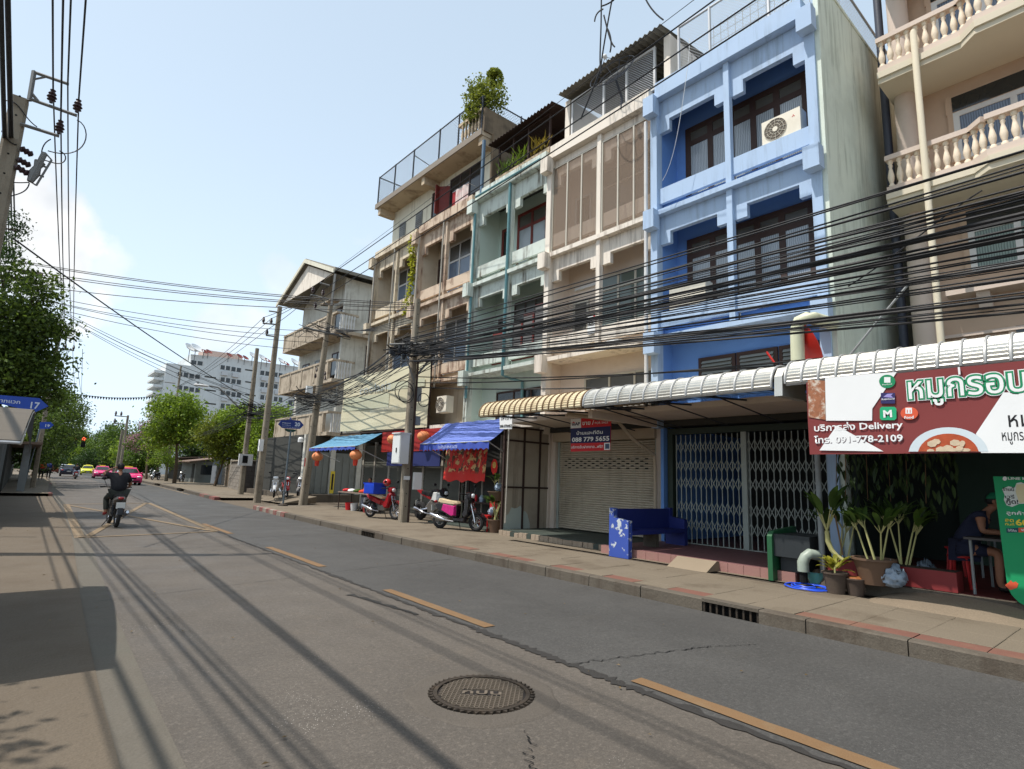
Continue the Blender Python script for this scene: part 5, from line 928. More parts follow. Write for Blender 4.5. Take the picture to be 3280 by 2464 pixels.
# translucent canopy near the left frame edge
m_tl=NB('translucent_canopy'); k=m_tl.mix(m_tl.noise(3,4,vec=m_tl.map((.4,6,1))),rgb((74,66,55)),rgb((104,93,76))); m_tl.set(Base_Color=k,Roughness=.6)
tt=m_tl.n('ShaderNodeBsdfTranslucent'); m_tl.l(k,tt.inputs[0]); mm=m_tl.n('ShaderNodeMixShader'); mm.inputs[0].default_value=.14; m_tl.l(m_tl.b.outputs[0],mm.inputs[1]); m_tl.l(tt.outputs[0],mm.inputs[2]); m_tl.l(mm.outputs[0],m_tl.out.inputs[0]); m_tl=m_tl.m
cn=T('vendor_canopy','curved translucent canopy with pale edge pipes below the blue 17 sign','canopy',(-1,8,1.8))
g=[]
for i in range(11):
    t=i/10; y=6.1+3.9*t; z=1.765+.50*math.sin(t*PI*.5); xr=lerp(*(-.02,.06),t); g.append([(x,y,z) for x in (-2.6,-1.8,-1.0,-.4,xr)])
O('sheet',B().thick(g,(0,0,.008)),m_tl,cn); O('edge_pipe',B().tube([(p[0],p[1]-.01,p[2]-.012) for p in (g[0][0],g[0][-1])],.014,6).tube([(p[0],p[1],p[2]-.012) for p in (g[-1][0],g[-1][-1])],.014,6),m_galv,cn)
for k in (4,2): O('rib',B().tube([(r_[k][0],r_[k][1],r_[k][2]-.02) for r_ in g],.012,5),m_post,cn)
O('end_shade_sheet',B().add([(g[i][-1][0]+.004,g[i][-1][1],g[i][-1][2]) for i in range(2,11)]+[(g[i][-1][0]+.02,g[i][-1][1],g[i][-1][2]-.62*(i-1)/9) for i in range(10,1,-1)],[tuple(range(18))]),m_dark,cn)  # black sheet added for the shade under the canopy's right end
for q in (6.2,9.9): O('leg',B().tube([(-1.2,q,0),(-1.2,q,2.1 if q<7 else 2.4)],.03,6),m_grey,cn)
# ================================================================== trees
m_bark=mat('street_tree_bark',(92,76,60),.95,.25,3,.5,18); m_bark2=mat('dark_tree_bark',(66,56,46),.95,.25,3,.5,18)
def pblob(px,py,Y,rx,ry,deep=1.):
    c=yp(px,py,Y); d=(c-EYE).dot(cf); return (c,(rx*d/FPX*.9,rx*d/FPX*deep,ry*d/FPX))
def tree(label,base,blobs,n,ls,lm,seed,tr=.16,group='street trees',flow=None,name='street_tree',gaps=.5,bark=None,limbs=True):
    rnd=random.Random(seed); t=T(name,label,'tree',base,group); base=Vector(base); tot=sum(r[0]*r[1]*r[2] for c,r in blobs)
    cz=min(c.z-r[2]*.5 for c,r in blobs); cen=sum((c for c,r in blobs),Vector())/len(blobs); fork=Vector((lerp(base.x,cen.x,.45),lerp(base.y,cen.y,.45),max(base.z+1.2,min(cz,cen.z-.3))))
    q=B(); q.tube([base-Vector((0,0,.1)),base.lerp(fork,.5)+Vector((rnd.uniform(-.08,.08),rnd.uniform(-.08,.08),0)),fork],[tr*1.15,tr*.9,tr*.72],9); O('trunk',q,bark or m_bark,t,smooth=True)
    lv=B(); fl=B(); lq=B()
    for c,r in blobs:
        m=max(6,int(n*r[0]*r[1]*r[2]/tot/38)); cl=[]
        if limbs:
            mid=fork.lerp(c,.55)+Vector((rnd.uniform(-.2,.2),rnd.uniform(-.2,.2),.1)); lq.tube([fork,mid,c],[tr*.5,tr*.3,tr*.12],6)
            for k in range(4):
                d=Vector((rnd.gauss(0,1),rnd.gauss(0,1),rnd.gauss(0,.8))).normalized(); lq.tube([mid.lerp(c,rnd.random()),c+Vector((d.x*r[0],d.y*r[1],d.z*r[2]))*.8],[tr*.18,tr*.05],5)
        for i in range(m):
            d=Vector((rnd.gauss(0,1),rnd.gauss(0,1),rnd.gauss(0,1))).normalized(); k=rnd.uniform(.45,1.02)**.6
            k*=1+.22*mnoise.noise(d*2.1+Vector((seed,0,0)))
            p=c+Vector((d.x*r[0]*k,d.y*r[1]*k,d.z*r[2]*k))
            if mnoise.noise(p*(.9/max(.6,min(r))))<-.18*gaps-.05: continue
            cl.append(p)
        for p in cl:
            cs=ls*rnd.uniform(1.6,3.2); isf= flow is not None and rnd.random()<flow[1] 
            for j in range(38):
                e=p+Vector((rnd.gauss(0,1),rnd.gauss(0,1),rnd.gauss(0,.75)))*cs*.62; nn=Vector((rnd.gauss(0,1),rnd.gauss(0,1),rnd.gauss(.5,.8))).normalized(); a=nn.orthogonal().normalized(); a=(Matrix.Rotation(rnd.uniform(0,6.28),3,nn)@a); b_=nn.cross(a); s=ls*rnd.uniform(.55,1.2)
                (fl if (isf and rnd.random()<.75) else lv).add([e-a*s*.5,e-b_*s*.27+nn*s*.06,e+a*s*.5,e+b_*s*.27+nn*s*.06],[(0,1,2,3)])
    if lq.v: O('limb',lq,bark or m_bark,t,smooth=True,kind='stuff')
    O('crown',lv,lm,t)
    if fl.v: O('blossom',fl,flow[0],t)
    return t
lm1=leafm('street_leaf_bright',(122,150,52),.6,.4); lm2=leafm('street_leaf_mid',(88,116,50),.6,.4); lm3=leafm('street_leaf_dark',(56,82,40),.55,.3); lm4=leafm('street_leaf_yellowing',(140,126,52),.5,.35); lm6=leafm('street_leaf_varied',(84,108,50),.75,.4); lm5=leafm('street_leaf_mixed',(124,138,54),.6,.4); lmf=leafm('pink_blossom',(206,150,186),.3,.3)
T_=lambda *a:pblob(*a)
tree('tall feathery tree on the left pavement behind the concrete pole',(-1.1,24,0),[T_(60,1010,24,120,120),T_(150,1070,24,70,60),T_(40,1180,24,120,110),T_(120,930,24,60,55),T_(20,860,24,70,80),T_(140,1180,25,70,60),T_(20,1060,24,120,120),T_(90,1250,24,110,60)],26000,.16,lm6,11,.17,gaps=1.2,bark=m_bark2)
tree('sparse twiggy tree top behind the left concrete pole',(-2.6,20,0),[T_(10,720,20,70,60),T_(-30,800,20,80,70)],2200,.08,lm3,12,.12,gaps=1.4,bark=m_bark2)
tree('broad bushy tree arching over the left pavement past the 19 sign',(.2,58,.15),[T_(170,1340,56,95,80),T_(215,1320,60,60,75),T_(120,1400,50,80,80),T_(170,1420,66,60,45),T_(80,1330,46,60,60),T_(225,1390,66,48,60),T_(130,1300,52,80,60),T_(110,1450,60,70,50)],36000,.21,lm6,13,.2,bark=m_bark2)
tree('second shady tree further along the left pavement',(1.2,84,.15),[T_(175,1430,84,50,40),T_(150,1470,80,40,40),T_(200,1400,88,36,34)],14000,.26,lm3,14,.2,bark=m_bark2)
rb=gp(558,1548,.16)
tree('light green street tree with upright crown on the right kerb',(rb.x,rb.y,.1),[T_(575,1310,rb.y,75,50),T_(540,1340,rb.y,65,50),T_(610,1350,rb.y,55,60),T_(565,1385,rb.y,80,35),T_(500,1400,rb.y,45,40),T_(600,1400,rb.y+1,50,40)],17000,.32,lm1,15,.17)
rb2=gp(686,1557,.16)
tree('yellowing bushy street tree beside the cinder block wall',(rb2.x,rb2.y,.1),[T_(725,1380,rb2.y,80,48),T_(675,1395,rb2.y,45,45),T_(790,1370,rb2.y+1,65,50),T_(740,1435,rb2.y,60,50),T_(805,1430,rb2.y+1,45,55),T_(705,1440,rb2.y,40,35),T_(770,1465,rb2.y,30,40)],26000,.25,lm5,16,.12)
tree('dark leafy tree rising behind the cinder block walls',(15.5,50,0),[T_(860,1370,50,50,60),T_(840,1440,50,60,40),T_(760,1350,54,60,45),T_(900,1340,52,40,40)],18000,.26,lm1,17,.15)
tree('pink-blossomed street tree left of the light green one',(11.6,80,.1),[T_(485,1370,80,38,26),T_(460,1400,82,32,24),T_(520,1420,78,40,30),T_(440,1420,84,36,28)],14000,.2,lm2,18,.14,flow=(lmf,.3))
tree('slender street tree leaning by the roadside shops',(12.4,72,.1),[T_(525,1450,72,35,30),T_(505,1480,72,26,20),T_(545,1480,72,24,22)],4500,.17,lm1,19,.11)
for i,(px,py,Y,rx,ry,lm,lb) in enumerate([(330,1420,175,48,36,lm2,'rounded far tree beside the distant traffic lights'),(270,1440,180,40,34,lm1,'yellow-green far tree closing the street view'),(390,1410,115,50,44,lm2,'tall far tree right of the distant power pole'),(430,1440,105,42,36,lm1,'bright far tree behind the pink taxis'),(360,1385,172,30,26,lm3,'dark conical far tree on the skyline'),(300,1465,170,40,24,lm3,'low shady far tree behind the yellow taxi'),(460,1460,95,36,28,lm2,'leafy far tree behind the brown-roofed house'),(225,1460,185,34,28,lm3,'far tree at the end of the left pavement'),(250,1400,190,26,22,lm2,'pale far tree top above the street end'),(520,1390,110,40,40,lm3,'dark tree between the pink blossoms and the apartments'),(640,1420,90,60,50,lm3,'dark tree mass below the apartment windows'),(345,1460,178,40,26,lm3,'shaded far tree behind the oncoming taxis')]):
    c,r=pblob(px,py,Y,rx,ry); tree(lb,(c.x,Y,0),[(c,r),(c+Vector((r[0]*.7,1,-r[2]*.5)),(r[0]*.7,r[1]*.8,r[2]*.7)),(c+Vector((-r[0]*.7,-1,-r[2]*.4)),(r[0]*.6,r[1]*.8,r[2]*.6)),(c+Vector((0,0,-r[2]*1.1)),(r[0]*.8,r[1]*.8,r[2]*.7))],6500,.45,lm,30+i,.25,'far trees')
# out-of-frame neighbour on the left whose shade falls on the near pavement
tree('street tree beside the photographer, shading the near pavement',(-3.4,5.6,0),[(Vector((-2.9,5.3,4.9)),(1.0,1.0,.8)),(Vector((-3.6,5.9,5.2)),(1.1,1.1,.9)),(Vector((-4.3,5.0,4.7)),(1.,1.,.8))],5000,.13,lm2,60,.14)
wd=B(); wd.quad((-400,175,0),(400,175,0),(400,190,0),(-400,190,0)); rnd=random.Random(77)
q=B()
for i in range(5200):
    x=rnd.uniform(-140,190); y=175+rnd.uniform(0,25); z=abs(rnd.gauss(0,1))*3.2+.5; z*= .8+.5*mnoise.noise(Vector((x*.06,0,0))); nn=Vector((rnd.gauss(0,1),rnd.gauss(-1,1),rnd.gauss(.3,.8))).normalized(); a=nn.orthogonal(); b_=nn.cross(a); s=rnd.uniform(.5,1.3); e=Vector((x,y,z)); q.add([e-a*s,e-b_*s*.6,e+a*s,e+b_*s*.6],[(0,1,2,3)])
O('far_woodland',q,lm3,label='continuous band of distant greenery closing the horizon',cat='woodland',kind='stuff')
# roof-top bush and terrace plants
rt=T('rooftop_tree','bushy tree growing in a pot on the rooftop storey parapet','tree',(12.1,16.6,14.6)); rnd=random.Random(21); lv=B()
O('trunk',B().tube([(12.0,16.5,14.6),(12.0,16.55,15.8),(12.05,16.5,16.8)],[.07,.05,.03],7),m_bark,rt)
for c,r in ((Vector((11.95,16.75,16.75)),(.75,.75,.8)),(Vector((12.0,16.2,16.3)),(.8,.85,.7)),(Vector((11.9,17.0,16.1)),(.5,.6,.6)),(Vector((12.2,16.2,17.3)),(.35,.35,.4)),(Vector((11.8,16.6,15.6)),(.6,.7,.45))):
    for i in range(2600):
        d=Vector((rnd.gauss(0,1),rnd.gauss(0,1),rnd.gauss(0,1))).normalized()*rnd.uniform(.3,1.05); p=c+Vector((d.x*r[0],d.y*r[1],d.z*r[2])); 
        if mnoise.noise(p*3)<-.1: continue
        nn=Vector((rnd.gauss(0,1),rnd.gauss(0,1),rnd.gauss(.5,.8))).normalized(); a=nn.orthogonal(); a=Matrix.Rotation(rnd.uniform(0,6.28),3,nn)@a; b_=nn.cross(a); s=.085*rnd.uniform(.6,1.3); lv.add([p-a*s*.5,p-b_*s*.3,p+a*s*.5,p+b_*s*.3],[(0,1,2,3)])
O('crown',lv,lm5,rt)
for i,(y,lb) in enumerate(((12.9,'tall orange-flowered weeds on the mint house roof edge'),(13.9,'wispy pale grass tufts growing on the mint house parapet'),(14.6,'small dark shrub behind the mint house roof screen'))):
    pl=T('roof_plant',lb,'plant',(11.65,y,12.35)); q=B(); rnd=random.Random(i)
    for k in range(70): an=rnd.uniform(0,6.28); d=Vector((math.cos(an)*.5,math.sin(an)*.7,rnd.uniform(.6,1.6))); leafblade(q,(11.66+rnd.uniform(-.08,.15),y+rnd.uniform(-.35,.35),12.35+rnd.uniform(0,.3)),d,rnd.uniform(.2,.5),.018,.7,.2,3)
    O('foliage',q,(lm4,lm1,lm2)[i],pl)
vn=T('climbing_vine','yellow-green vine trailing down the stained cream end house','vine',(11.6,20.6,8.6)); q=B(); rnd=random.Random(3)
for k in range(420): t=rnd.random(); an=rnd.uniform(0,6.28); leafblade(q,(11.55+rnd.uniform(-.06,.12),20.62+.12*math.sin(t*9)+rnd.gauss(0,.13)+(.5*max(0,t-.75) if k%3 else 0),11.9-3.4*t+rnd.gauss(0,.1)),(math.cos(an),math.sin(an),-.7),rnd.uniform(.08,.17),.045,.5,.3,2)
O('foliage',q,leafm('vine_leaf',(170,176,50),.35,.4),vn); O('stem',B().tube([(11.62,20.6,12),(11.6,20.7,10),(11.62,20.55,8.6)],.012,5),m_wood,vn)
# ================================================================== air conditioners, laundry
m_ac=mat('ivory_ac_casing',(222,214,196),.5,.06,2,.03,dirt=.2,dcol=(170,150,120)); m_fan=mat('dark_fan_grille',(92,82,70),.6,.1,3,.05)
def acunit(label,X,y,z,w=.85,h=.58,d=.32,logo=False,fan=True):
    t=T('air_conditioner',label,'air conditioner',(X,y,z),'outdoor cooling units'); O('casing',B().box(X,X+d,y-w/2,y+w/2,z,z+h),m_ac,t)
    if fan:
        cy=y+w*.14; O('fan_recess',B().lathe([(h*.43,0),(h*.43,-.006)],(X,cy,z+h/2),24,'x'),m_fan,t); q=B()
        for k in range(12): a=2*PI*k/12; q.tube([(X-.014,cy,z+h/2),(X-.014,cy+h*.43*math.cos(a),z+h/2+h*.43*math.sin(a))],.004,4)
        for r_ in (.2,.32,.43): q.torus((X-.014,cy,z+h/2),h*r_,.004,'x',22,4)
        O('fan_guard',q,m_ac,t); O('fan_hub',B().lathe([(h*.1,-.02),(h*.1,-.005)],(X,cy,z+h/2),12,'x'),m_ac,t)
    if logo:
        q=B()
        for k in range(3):
            a=PI/2+k*2*PI/3; u=Vector((0,-math.cos(a),math.sin(a)))*.035; v=Vector((0,-u.z,u.y))*.5; c=Vector((X-.004,y-w*.33,z+h*.72)); q.quad(c,c+u*.55+v*.6,c+u*1.15,c+u*.55-v*.6)
        O('emblem',q,m_bred,t)
acunit('ivory cooling unit with round fan on the top balcony of the blue house',11.80,5.05,9.28,logo=True); acunit('ivory cooling unit seen from behind the wires on the blue house lower balcony',11.78,7.45,5.94,1.0,.55,fan=False); acunit('small cooling unit tucked under the cream house balcony',12.0,8.95,5.31,.7,.36); acunit('boxy cooling unit beside the billboard on the stained house',11.35,17.35,3.95,.62,.6); acunit('rusty cooling unit in the balcony slot of the mint house',12.0,13.3,8.63,.7,.3)
O('light_tube',B().tube([(11.7,9.4,5.42),(11.7,10.2,5.42)],.035,8),m_whf,label='white fluorescent tube on the cream house balcony ledge',cat='light tube')
nt_=T('wall_notice','small white notice with red corner tied to the cream house parapet','notice',(11.72,10.0,5.9)); O('board',B().box(11.715,11.735,10.22,10.62,5.75,6.28),m_white,nt_); O('red_tab',B().box(11.705,11.714,10.22,10.40,6.16,6.27),m_bred,nt_); text('AIS',m_blk,nt_,(11.71,10.58,6.0),(0,-1,0),(0,0,1),.1,.2,.01,.003)
ld=T('laundry','patterned white and red washing hung outside the rooftop window','laundry',(12.0,17.6,12.6)); O('rack',B().tube([(12.35,18.2,13.0),(11.85,18.2,13.05),(11.85,17.1,13.05),(12.35,17.1,13.0)],.012,5),m_galv,ld)
m_cl=mat('patterned_washing',(206,190,184),.9,.3,9,.1,dirt=.5,dcol=(170,70,74),dsc=5); m_clr=mat('red_washing',(150,42,48),.9,.1,3,.05)
for a,c,l_,m in ((17.15,17.6,.8,m_cl),(17.62,18.0,.7,m_cl),(18.02,18.18,1.0,m_clr)): O('cloth',B().thick([[(11.85+.04*math.sin(y*14),y,13.05-l_*k/5) for y in [lerp(a,c,i/6) for i in range(7)]] for k in range(6)],(.006,0,0)),m,ld)
O('white_sheet',B().thick([[(11.5,y,9.3+.5*k/4) for y in (19.3,19.7)] for k in range(2)],(.01,0,0)),m_white,label='pale rag hung by the vine on the stained end house',cat='cloth') if False else None
# ================================================================== poles
m_cp=mat('weathered_concrete_pole',(138,128,112),.9,.15,1.2,.4,25,dirt=.5,dcol=(96,84,70),streak=.6); m_arm=mat('galvanised_crossarm',(120,120,118),.6,.12,3,.1,metal=.3); m_ins=mat('brown_porcelain',(58,42,44),.3,.1,4,0); m_wire=mat('black_cable',(26,26,28),.6,.1,5,0); m_tim=mat('dark_timber_arm',(64,56,50),.9,.2,3,.3)
def pole(label,x,y,z,h,w0=.26,w1=.17,lean=(0,0),group='street poles'):
    t=T('utility_pole',label,'utility pole',(x,y,z),group); q=B(); a,c=w0/2,w1/2; tx,ty=x+lean[0]*h,y+lean[1]*h
    def ring(cx,cy,zz,s): b_=s*.3; return [(cx-s,cy-s+b_,zz),(cx-s+b_,cy-s,zz),(cx+s-b_,cy-s,zz),(cx+s,cy-s+b_,zz),(cx+s,cy+s-b_,zz),(cx+s-b_,cy+s,zz),(cx-s+b_,cy+s,zz),(cx-s,cy+s-b_,zz)]
    vs=ring(x,y,z-.1,a)+ring(tx,ty,z+h,c); q.add(vs,[(i,(i+1)%8,8+(i+1)%8,8+i) for i in range(8)]+[tuple(range(8,16))]); O('shaft',q,m_cp,t)
    q=B()
    for k in range(int(h/.4)):
        zz=z+.5+k*.4; f=(zz-z)/h; s=lerp(a,c,f); cx,cy=lerp(x,tx,f),lerp(y,ty,f); q.lathe([(.02,-s-.002),(.02,-s+.004)],(cx,cy,zz),6,'y')
    O('bolt_holes',q,m_dark,t,kind='stuff'); return t
def insul(par,p,s=1.):
    x,y,z=p; O('insulator',B().lathe([(.03*s,0),(.03*s,.04*s),(.075*s,.06*s),(.05*s,.1*s),(.085*s,.12*s),(.05*s,.17*s),(.07*s,.19*s),(.035*s,.24*s),(.05*s,.27*s),(.02*s,.29*s)],(x,y,z),10),m_ins,par,smooth=True); return Vector((x,y,z+.27*s))
def arm(par,p,q,w=.05,name='crossarm'): 
    p=Vector(p); q=Vector(q); O(name,B().tube([p,q],w,4),m_arm,par)
WG={}
def wire(a,c,sag,r,label,group,name='overhead_wire',n=18,ext=1.0):
    a=Vector(a); c=Vector(c); pts=[]
    for i in range(n+1):
        t=i/n*ext; p=a+(c-a)*t; p.z-=4*sag*(t/ext)*(1-t/ext); pts.append(p)
    return O(name,B().tube(pts,r,5,False),m_wire,label=label,cat='wire',group=group,base=tuple(a))
# --- left pole, close
LX,LY=-.96,13.9
pL=pole('tall concrete power pole at the left pavement edge with steel brackets',LX,LY,0,8.5,.38,.27)
pt_=lambda x,y:yp(x/2.027,y/2.027,LY-.16)
i1=pt_(330,668); i2=pt_(497,730); i3=pt_(380,868); 
arm(pL,pt_(185,640),pt_(500,752),.035); arm(pL,pt_(130,805),pt_(385,885),.035); arm(pL,pt_(190,655),pt_(222,462),.04); arm(pL,pt_(222,470),pt_(448,548),.035); arm(pL,pt_(225,515),pt_(300,500),.02); arm(pL,pt_(200,600),pt_(255,668),.03)
S1=insul(pL,tuple(i1)); S2=insul(pL,tuple(i2)); S3=insul(pL,tuple(i3)); S0=pt_(440,560)
for (x0,y0,x1,y1) in ((130,960,215,1010),(110,1030,200,1080),(95,1075,190,1135)):
    a=pt_(x0,y0); c=pt_(x1,y1); O('post_insulator',B().tube([a,a.lerp(c,.2),a.lerp(c,.35),a.lerp(c,.5),a.lerp(c,.65),a.lerp(c,.8),c],[.025,.07,.04,.07,.04,.07,.02],8),m_ins,pL,smooth=True)
a=pt_(290,995); c=pt_(195,1180); O('fuse_cutout',B().tube([a,a.lerp(c,.3),a.lerp(c,.32),a.lerp(c,.5),a.lerp(c,.7),c],[.05,.05,.09,.06,.09,.05],8),m_arm,pL,smooth=True); O('fuse_tube',B().tube([pt_(335,1040),pt_(235,1205)],.02,6).tube([pt_(290,990),pt_(335,1040)],.015,5).tube([pt_(195,1180),pt_(235,1205)],.015,5).tube([pt_(250,1070),pt_(310,1090)],.02,5).tube([pt_(215,1125),pt_(285,1150)],.02,5),m_arm,pL)
def bez(p,n=14):
    out=[]; m=len(p)-1
    for i in range(n+1):
        q=[Vector(v) for v in p]; t=i/n
        while len(q)>1: q=[q[k].lerp(q[k+1],t) for k in range(len(q)-1)]
        out.append(q[0])
    return out
for p in ([(500,780),(600,820),(590,1020),(440,1020),(310,980)],[(330,905),(290,920),(270,960),(270,1000)],[(385,980),(450,1000),(450,1080),(370,1090),(330,1040),(270,1040)],[(190,1190),(180,1250),(120,1260),(70,1275)],[(30,655),(130,640),(140,760),(240,825)],[(10,850),(60,940),(110,940)],[(85,1185),(130,1190),(190,1185)]): O('jumper_cable',B().tube(bez([pt_(*v) for v in p]),.011,5),m_wire,pL,smooth=True)
GLP='bare lines on the left pole brackets'; lbl='overhead power line carried by the insulators of the left concrete pole'
far=pole('distant concrete power pole rising from the left street trees',.75,44,0,9.0,.26,.18); FI=[insul(far,(1.15,43.9,8.55)),insul(far,(1.55,43.9,8.55)),insul(far,(1.3,43.9,7.9))]; arm(far,(.7,43.9,8.52),(1.6,43.9,8.52),.05); arm(far,(.7,43.9,7.88),(1.35,43.9,7.88),.05); arm(far,(.78,43.9,8.5),(.85,43.9,9.3),.05); arm(far,(.85,43.9,9.25),(1.5,43.9,9.25),.05)
for s_,e_ in ((S1,FI[0]),(S2,FI[1]),(S3,FI[2]),(S0,Vector((1.4,43.9,9.3)))): wire(s_,e_,.35,.014,lbl,GLP); wire(s_,(s_.x-.95,s_.y-30,s_.z-.1),.25,.016,lbl,GLP)
for k,(x,z) in enumerate(((1.5,8.7),(2.0,8.7),(1.8,8.0))): wire((x,44,z),(5.5+k*.5,105,8.6),.4,.014,'overhead power line leaving the distant left pole up the street','lines beyond the left trees')
rnd=random.Random(2)
for k in range(8):
    x=-1.9+.13*k; z=5.9+rnd.uniform(-.5,1.2); wire((x,LY+28,z-.3),(x-.15,-14,z+rnd.uniform(-.2,.2)),rnd.uniform(.2,.6),rnd.choice((.012,.016,.022)),'thick black communication cable running past the left concrete pole','left pavement cables',n=26)
for a_,b_ in ((8,30),(24,40),(31,50),(2,22)): wire(yp(b_,800,34),yp(a_,0,8.),.05,.02,'thick black feeder cable passing just left of the left concrete pole','feeder cables by the left pole',ext=1.5)
# --- poles on the right
p905=pole('short concrete pole with a cable tangle beside the parked scooters',9.58,16.5,P,7.45,.25,.17)
x0=yp(*Q(1180,780,3.323)(220,1165),16.4); x1=yp(*Q(1180,780,3.323)(850,1135),16.2)
arm(p905,x0,x1,.05); arm(p905,x0+Vector((0,0,.28)),x1+Vector((0,0,.25)),.04); arm(p905,x0.lerp(x1,.25),(9.6,16.42,4.75),.035,'brace'); arm(p905,x0.lerp(x1,.8),(9.65,16.42,4.9),.035,'brace')
q=B(); rnd=random.Random(6)
for i in range(70):
    c=x0.lerp(x1,rnd.random())+Vector((rnd.gauss(0,.08),rnd.gauss(0,.1),rnd.gauss(.08,.14))); d=(x1-x0).normalized(); pts=[c-d*.25+Vector((0,0,rnd.gauss(0,.09))),c+Vector((rnd.gauss(0,.08),rnd.gauss(0,.08),rnd.gauss(0,.12))),c+d*.25+Vector((0,0,rnd.gauss(0,.09)))]; q.tube(bez(pts,6),rnd.choice((.01,.014,.02)),4)
O('cable_tangle',q,m_wire,p905,kind='stuff'); q=B()
for i in range(16): c=x0.lerp(x1,rnd.random())+Vector((0,-.1,rnd.gauss(.05,.1))); q.box(c.x-.05,c.x+.05,c.y-.04,c.y+.04,c.z-.09,c.z+.06)
O('splice_boxes',q,mat('black_splice_box',(40,42,46),.5,.15,3,.05),p905,kind='stuff')
for k,(cx,r_) in enumerate(((9.2,.34),(9.28,.28),(9.95,.22))): O('cable_coil',B().torus((cx,16.3,4.35-.1*k),r_,.014,'y',22,5),m_wire,p905)
O('down_conduit',B().tube([(9.70,16.36,P),(9.68,16.36,5.4)],.035,6),m_rust,p905); O('hole_band',B().box(9.44,9.72,16.37,16.375,1.5,1.62),m_white,p905)
mb=T('meter_cabinet','grey steel meter cabinet strapped to the pole by the scooters','cabinet',(9.35,16.2,2.1)); O('body',B().box(9.1,9.42,16.12,16.62,2.0,2.95),m_whf,mb); O('door',B().box(9.08,9.1,16.14,16.60,2.03,2.9),mat('cabinet_door',(214,216,212),.5,.05,2,.02),mb); O('handle',B().box(9.06,9.08,16.3,16.34,2.35,2.5),m_dark,mb); O('roof',B().box(9.05,9.46,16.1,16.64,2.95,2.99),m_whf,mb)
O('mail_box',B().box(9.75,10.05,16.25,16.33,1.2,1.75),m_white,label='white letter box sheet on the dark panel behind the pole',cat='box'); O('meter_box',B().box(9.70,9.92,16.4,16.6,4.1,4.55),m_grey,label='small grey meter box high on the scooter-side pole',cat='meter box'); O('meter_box',B().box(9.72,9.94,16.4,16.6,3.3,3.6),m_grey,label='squat grey meter box below the other on the scooter-side pole',cat='meter box')
p680=pole('leaning tall concrete pole with three insulators at the lane corner',10.46,27.4,P,9.9,.34,.2,(.045,0)); P680=(10.46,27.4)
ct=Vector((10.9,27.3,10.0)); arm(p680,ct,ct+Vector((.05,-.0,1.7)),.06); ya=lambda x,y:yp(*C7(x,y),27.2)
arm(p680,ya(320,345),ya(480,385),.045); arm(p680,ya(405,240),ya(490,265),.04); arm(p680,ya(470,440),ya(400,370),.03); K1=insul(p680,tuple(ya(335,330)),1.2); K2=insul(p680,tuple(ya(425,355)),1.2); K3=insul(p680,tuple(ya(357,465)),1.2); arm(p680,ya(350,470),ya(480,500),.04)
arm(p680,(9.6,27.3,8.6),(11.6,27.3,8.55),.06); arm(p680,(9.5,27.3,5.2),(11.7,27.3,5.2),.05)
q=B()
for i in range(60): c=Vector((rnd.uniform(9.4,11.8),27.2+rnd.gauss(0,.12),rnd.choice((5.3,4.9,8.6))+rnd.gauss(0,.16))); pts=[c+Vector((-.35,0,rnd.gauss(0,.12))),c+Vector((0,rnd.gauss(0,.1),rnd.gauss(0,.15))),c+Vector((.35,0,rnd.gauss(0,.12)))]; q.tube(bez(pts,5),rnd.choice((.014,.02)),4)
O('cable_tangle',q,m_wire,p680,kind='stuff')
for (x_,y_) in ((370,1010),(360,1065),(445,1045),(445,1085)): insul(p680,tuple(ya(x_,y_+20)),.8)
O('sticker',B().box(10.28,10.32,27.2,27.22,1.9,2.3),m_bred,p680); O('junction_box',B().box(10.0,10.3,27.1,27.25,5.4,5.75),m_white,p680)
p590=pole('tall straight concrete pole carrying three side insulators across the lane',9.37,30.7,.05,10.3,.32,.2,(.008,0)); y3=lambda x,y:yp(*A3(x,y),30.6)
J=[]
for (xa,yy,xb) in ((165,398,225),(125,478,215),(145,556,205)):
    arm(p590,y3(xa,yy),y3(xb,yy+8),.04)
for (x_,y_) in ((128,475),(178,482),(150,555)): J.append(insul(p590,tuple(y3(x_,y_)),1.1))
O('service_box',B().box(9.1,9.3,30.4,30.6,2.6,3.2),m_white,p590)
p550=pole('dark timber-toned pole with the street lamp beyond the lane',10.5,37.7,P,9.15,.3,.2); y5=lambda x,y:yp(*B8(x,y),37.6)
sl_=T('street_lamp','street lamp on a curved arm reaching over the road from the far pole','street lamp',(10.4,37.6,5)); O('arm',B().tube([y5(1110,800),y5(1000,690),y5(900,590),y5(860,560),y5(760,540)],.045,7),m_arm,sl_,smooth=True); a=y5(590,525); c=y5(755,545); O('head',B().lathe([(.02,0),(.1,.08),(.13,.4),(.1,.7),(.04,.8)],(0,0,0),10).xf(Matrix.Translation(a)@((c-a).to_track_quat('Z','Y').to_matrix().to_4x4())@Matrix.Diagonal((1,.6,(c-a).length/.8,1))),m_whf,sl_,smooth=True); O('sensor',B().lathe([(.06,.05),(.06,.2)],tuple(a.lerp(c,.25)),8),m_grey,sl_)
q=B()
for i in range(50): c=Vector((rnd.uniform(9.6,11.4),37.5,rnd.choice((5.0,5.5))+rnd.gauss(0,.2))); q.tube(bez([c+Vector((-.4,0,rnd.gauss(0,.15))),c,c+Vector((.4,0,rnd.gauss(0,.15)))],4),.018,4)
O('cable_tangle',q,m_wire,p550,kind='stuff'); O('meter_box',B().box(10.1,10.9,37.4,37.55,1.9,2.6),m_whf,p550); O('meter_face',B().box(10.3,10.6,37.38,37.4,2.05,2.5),m_dark,p550)
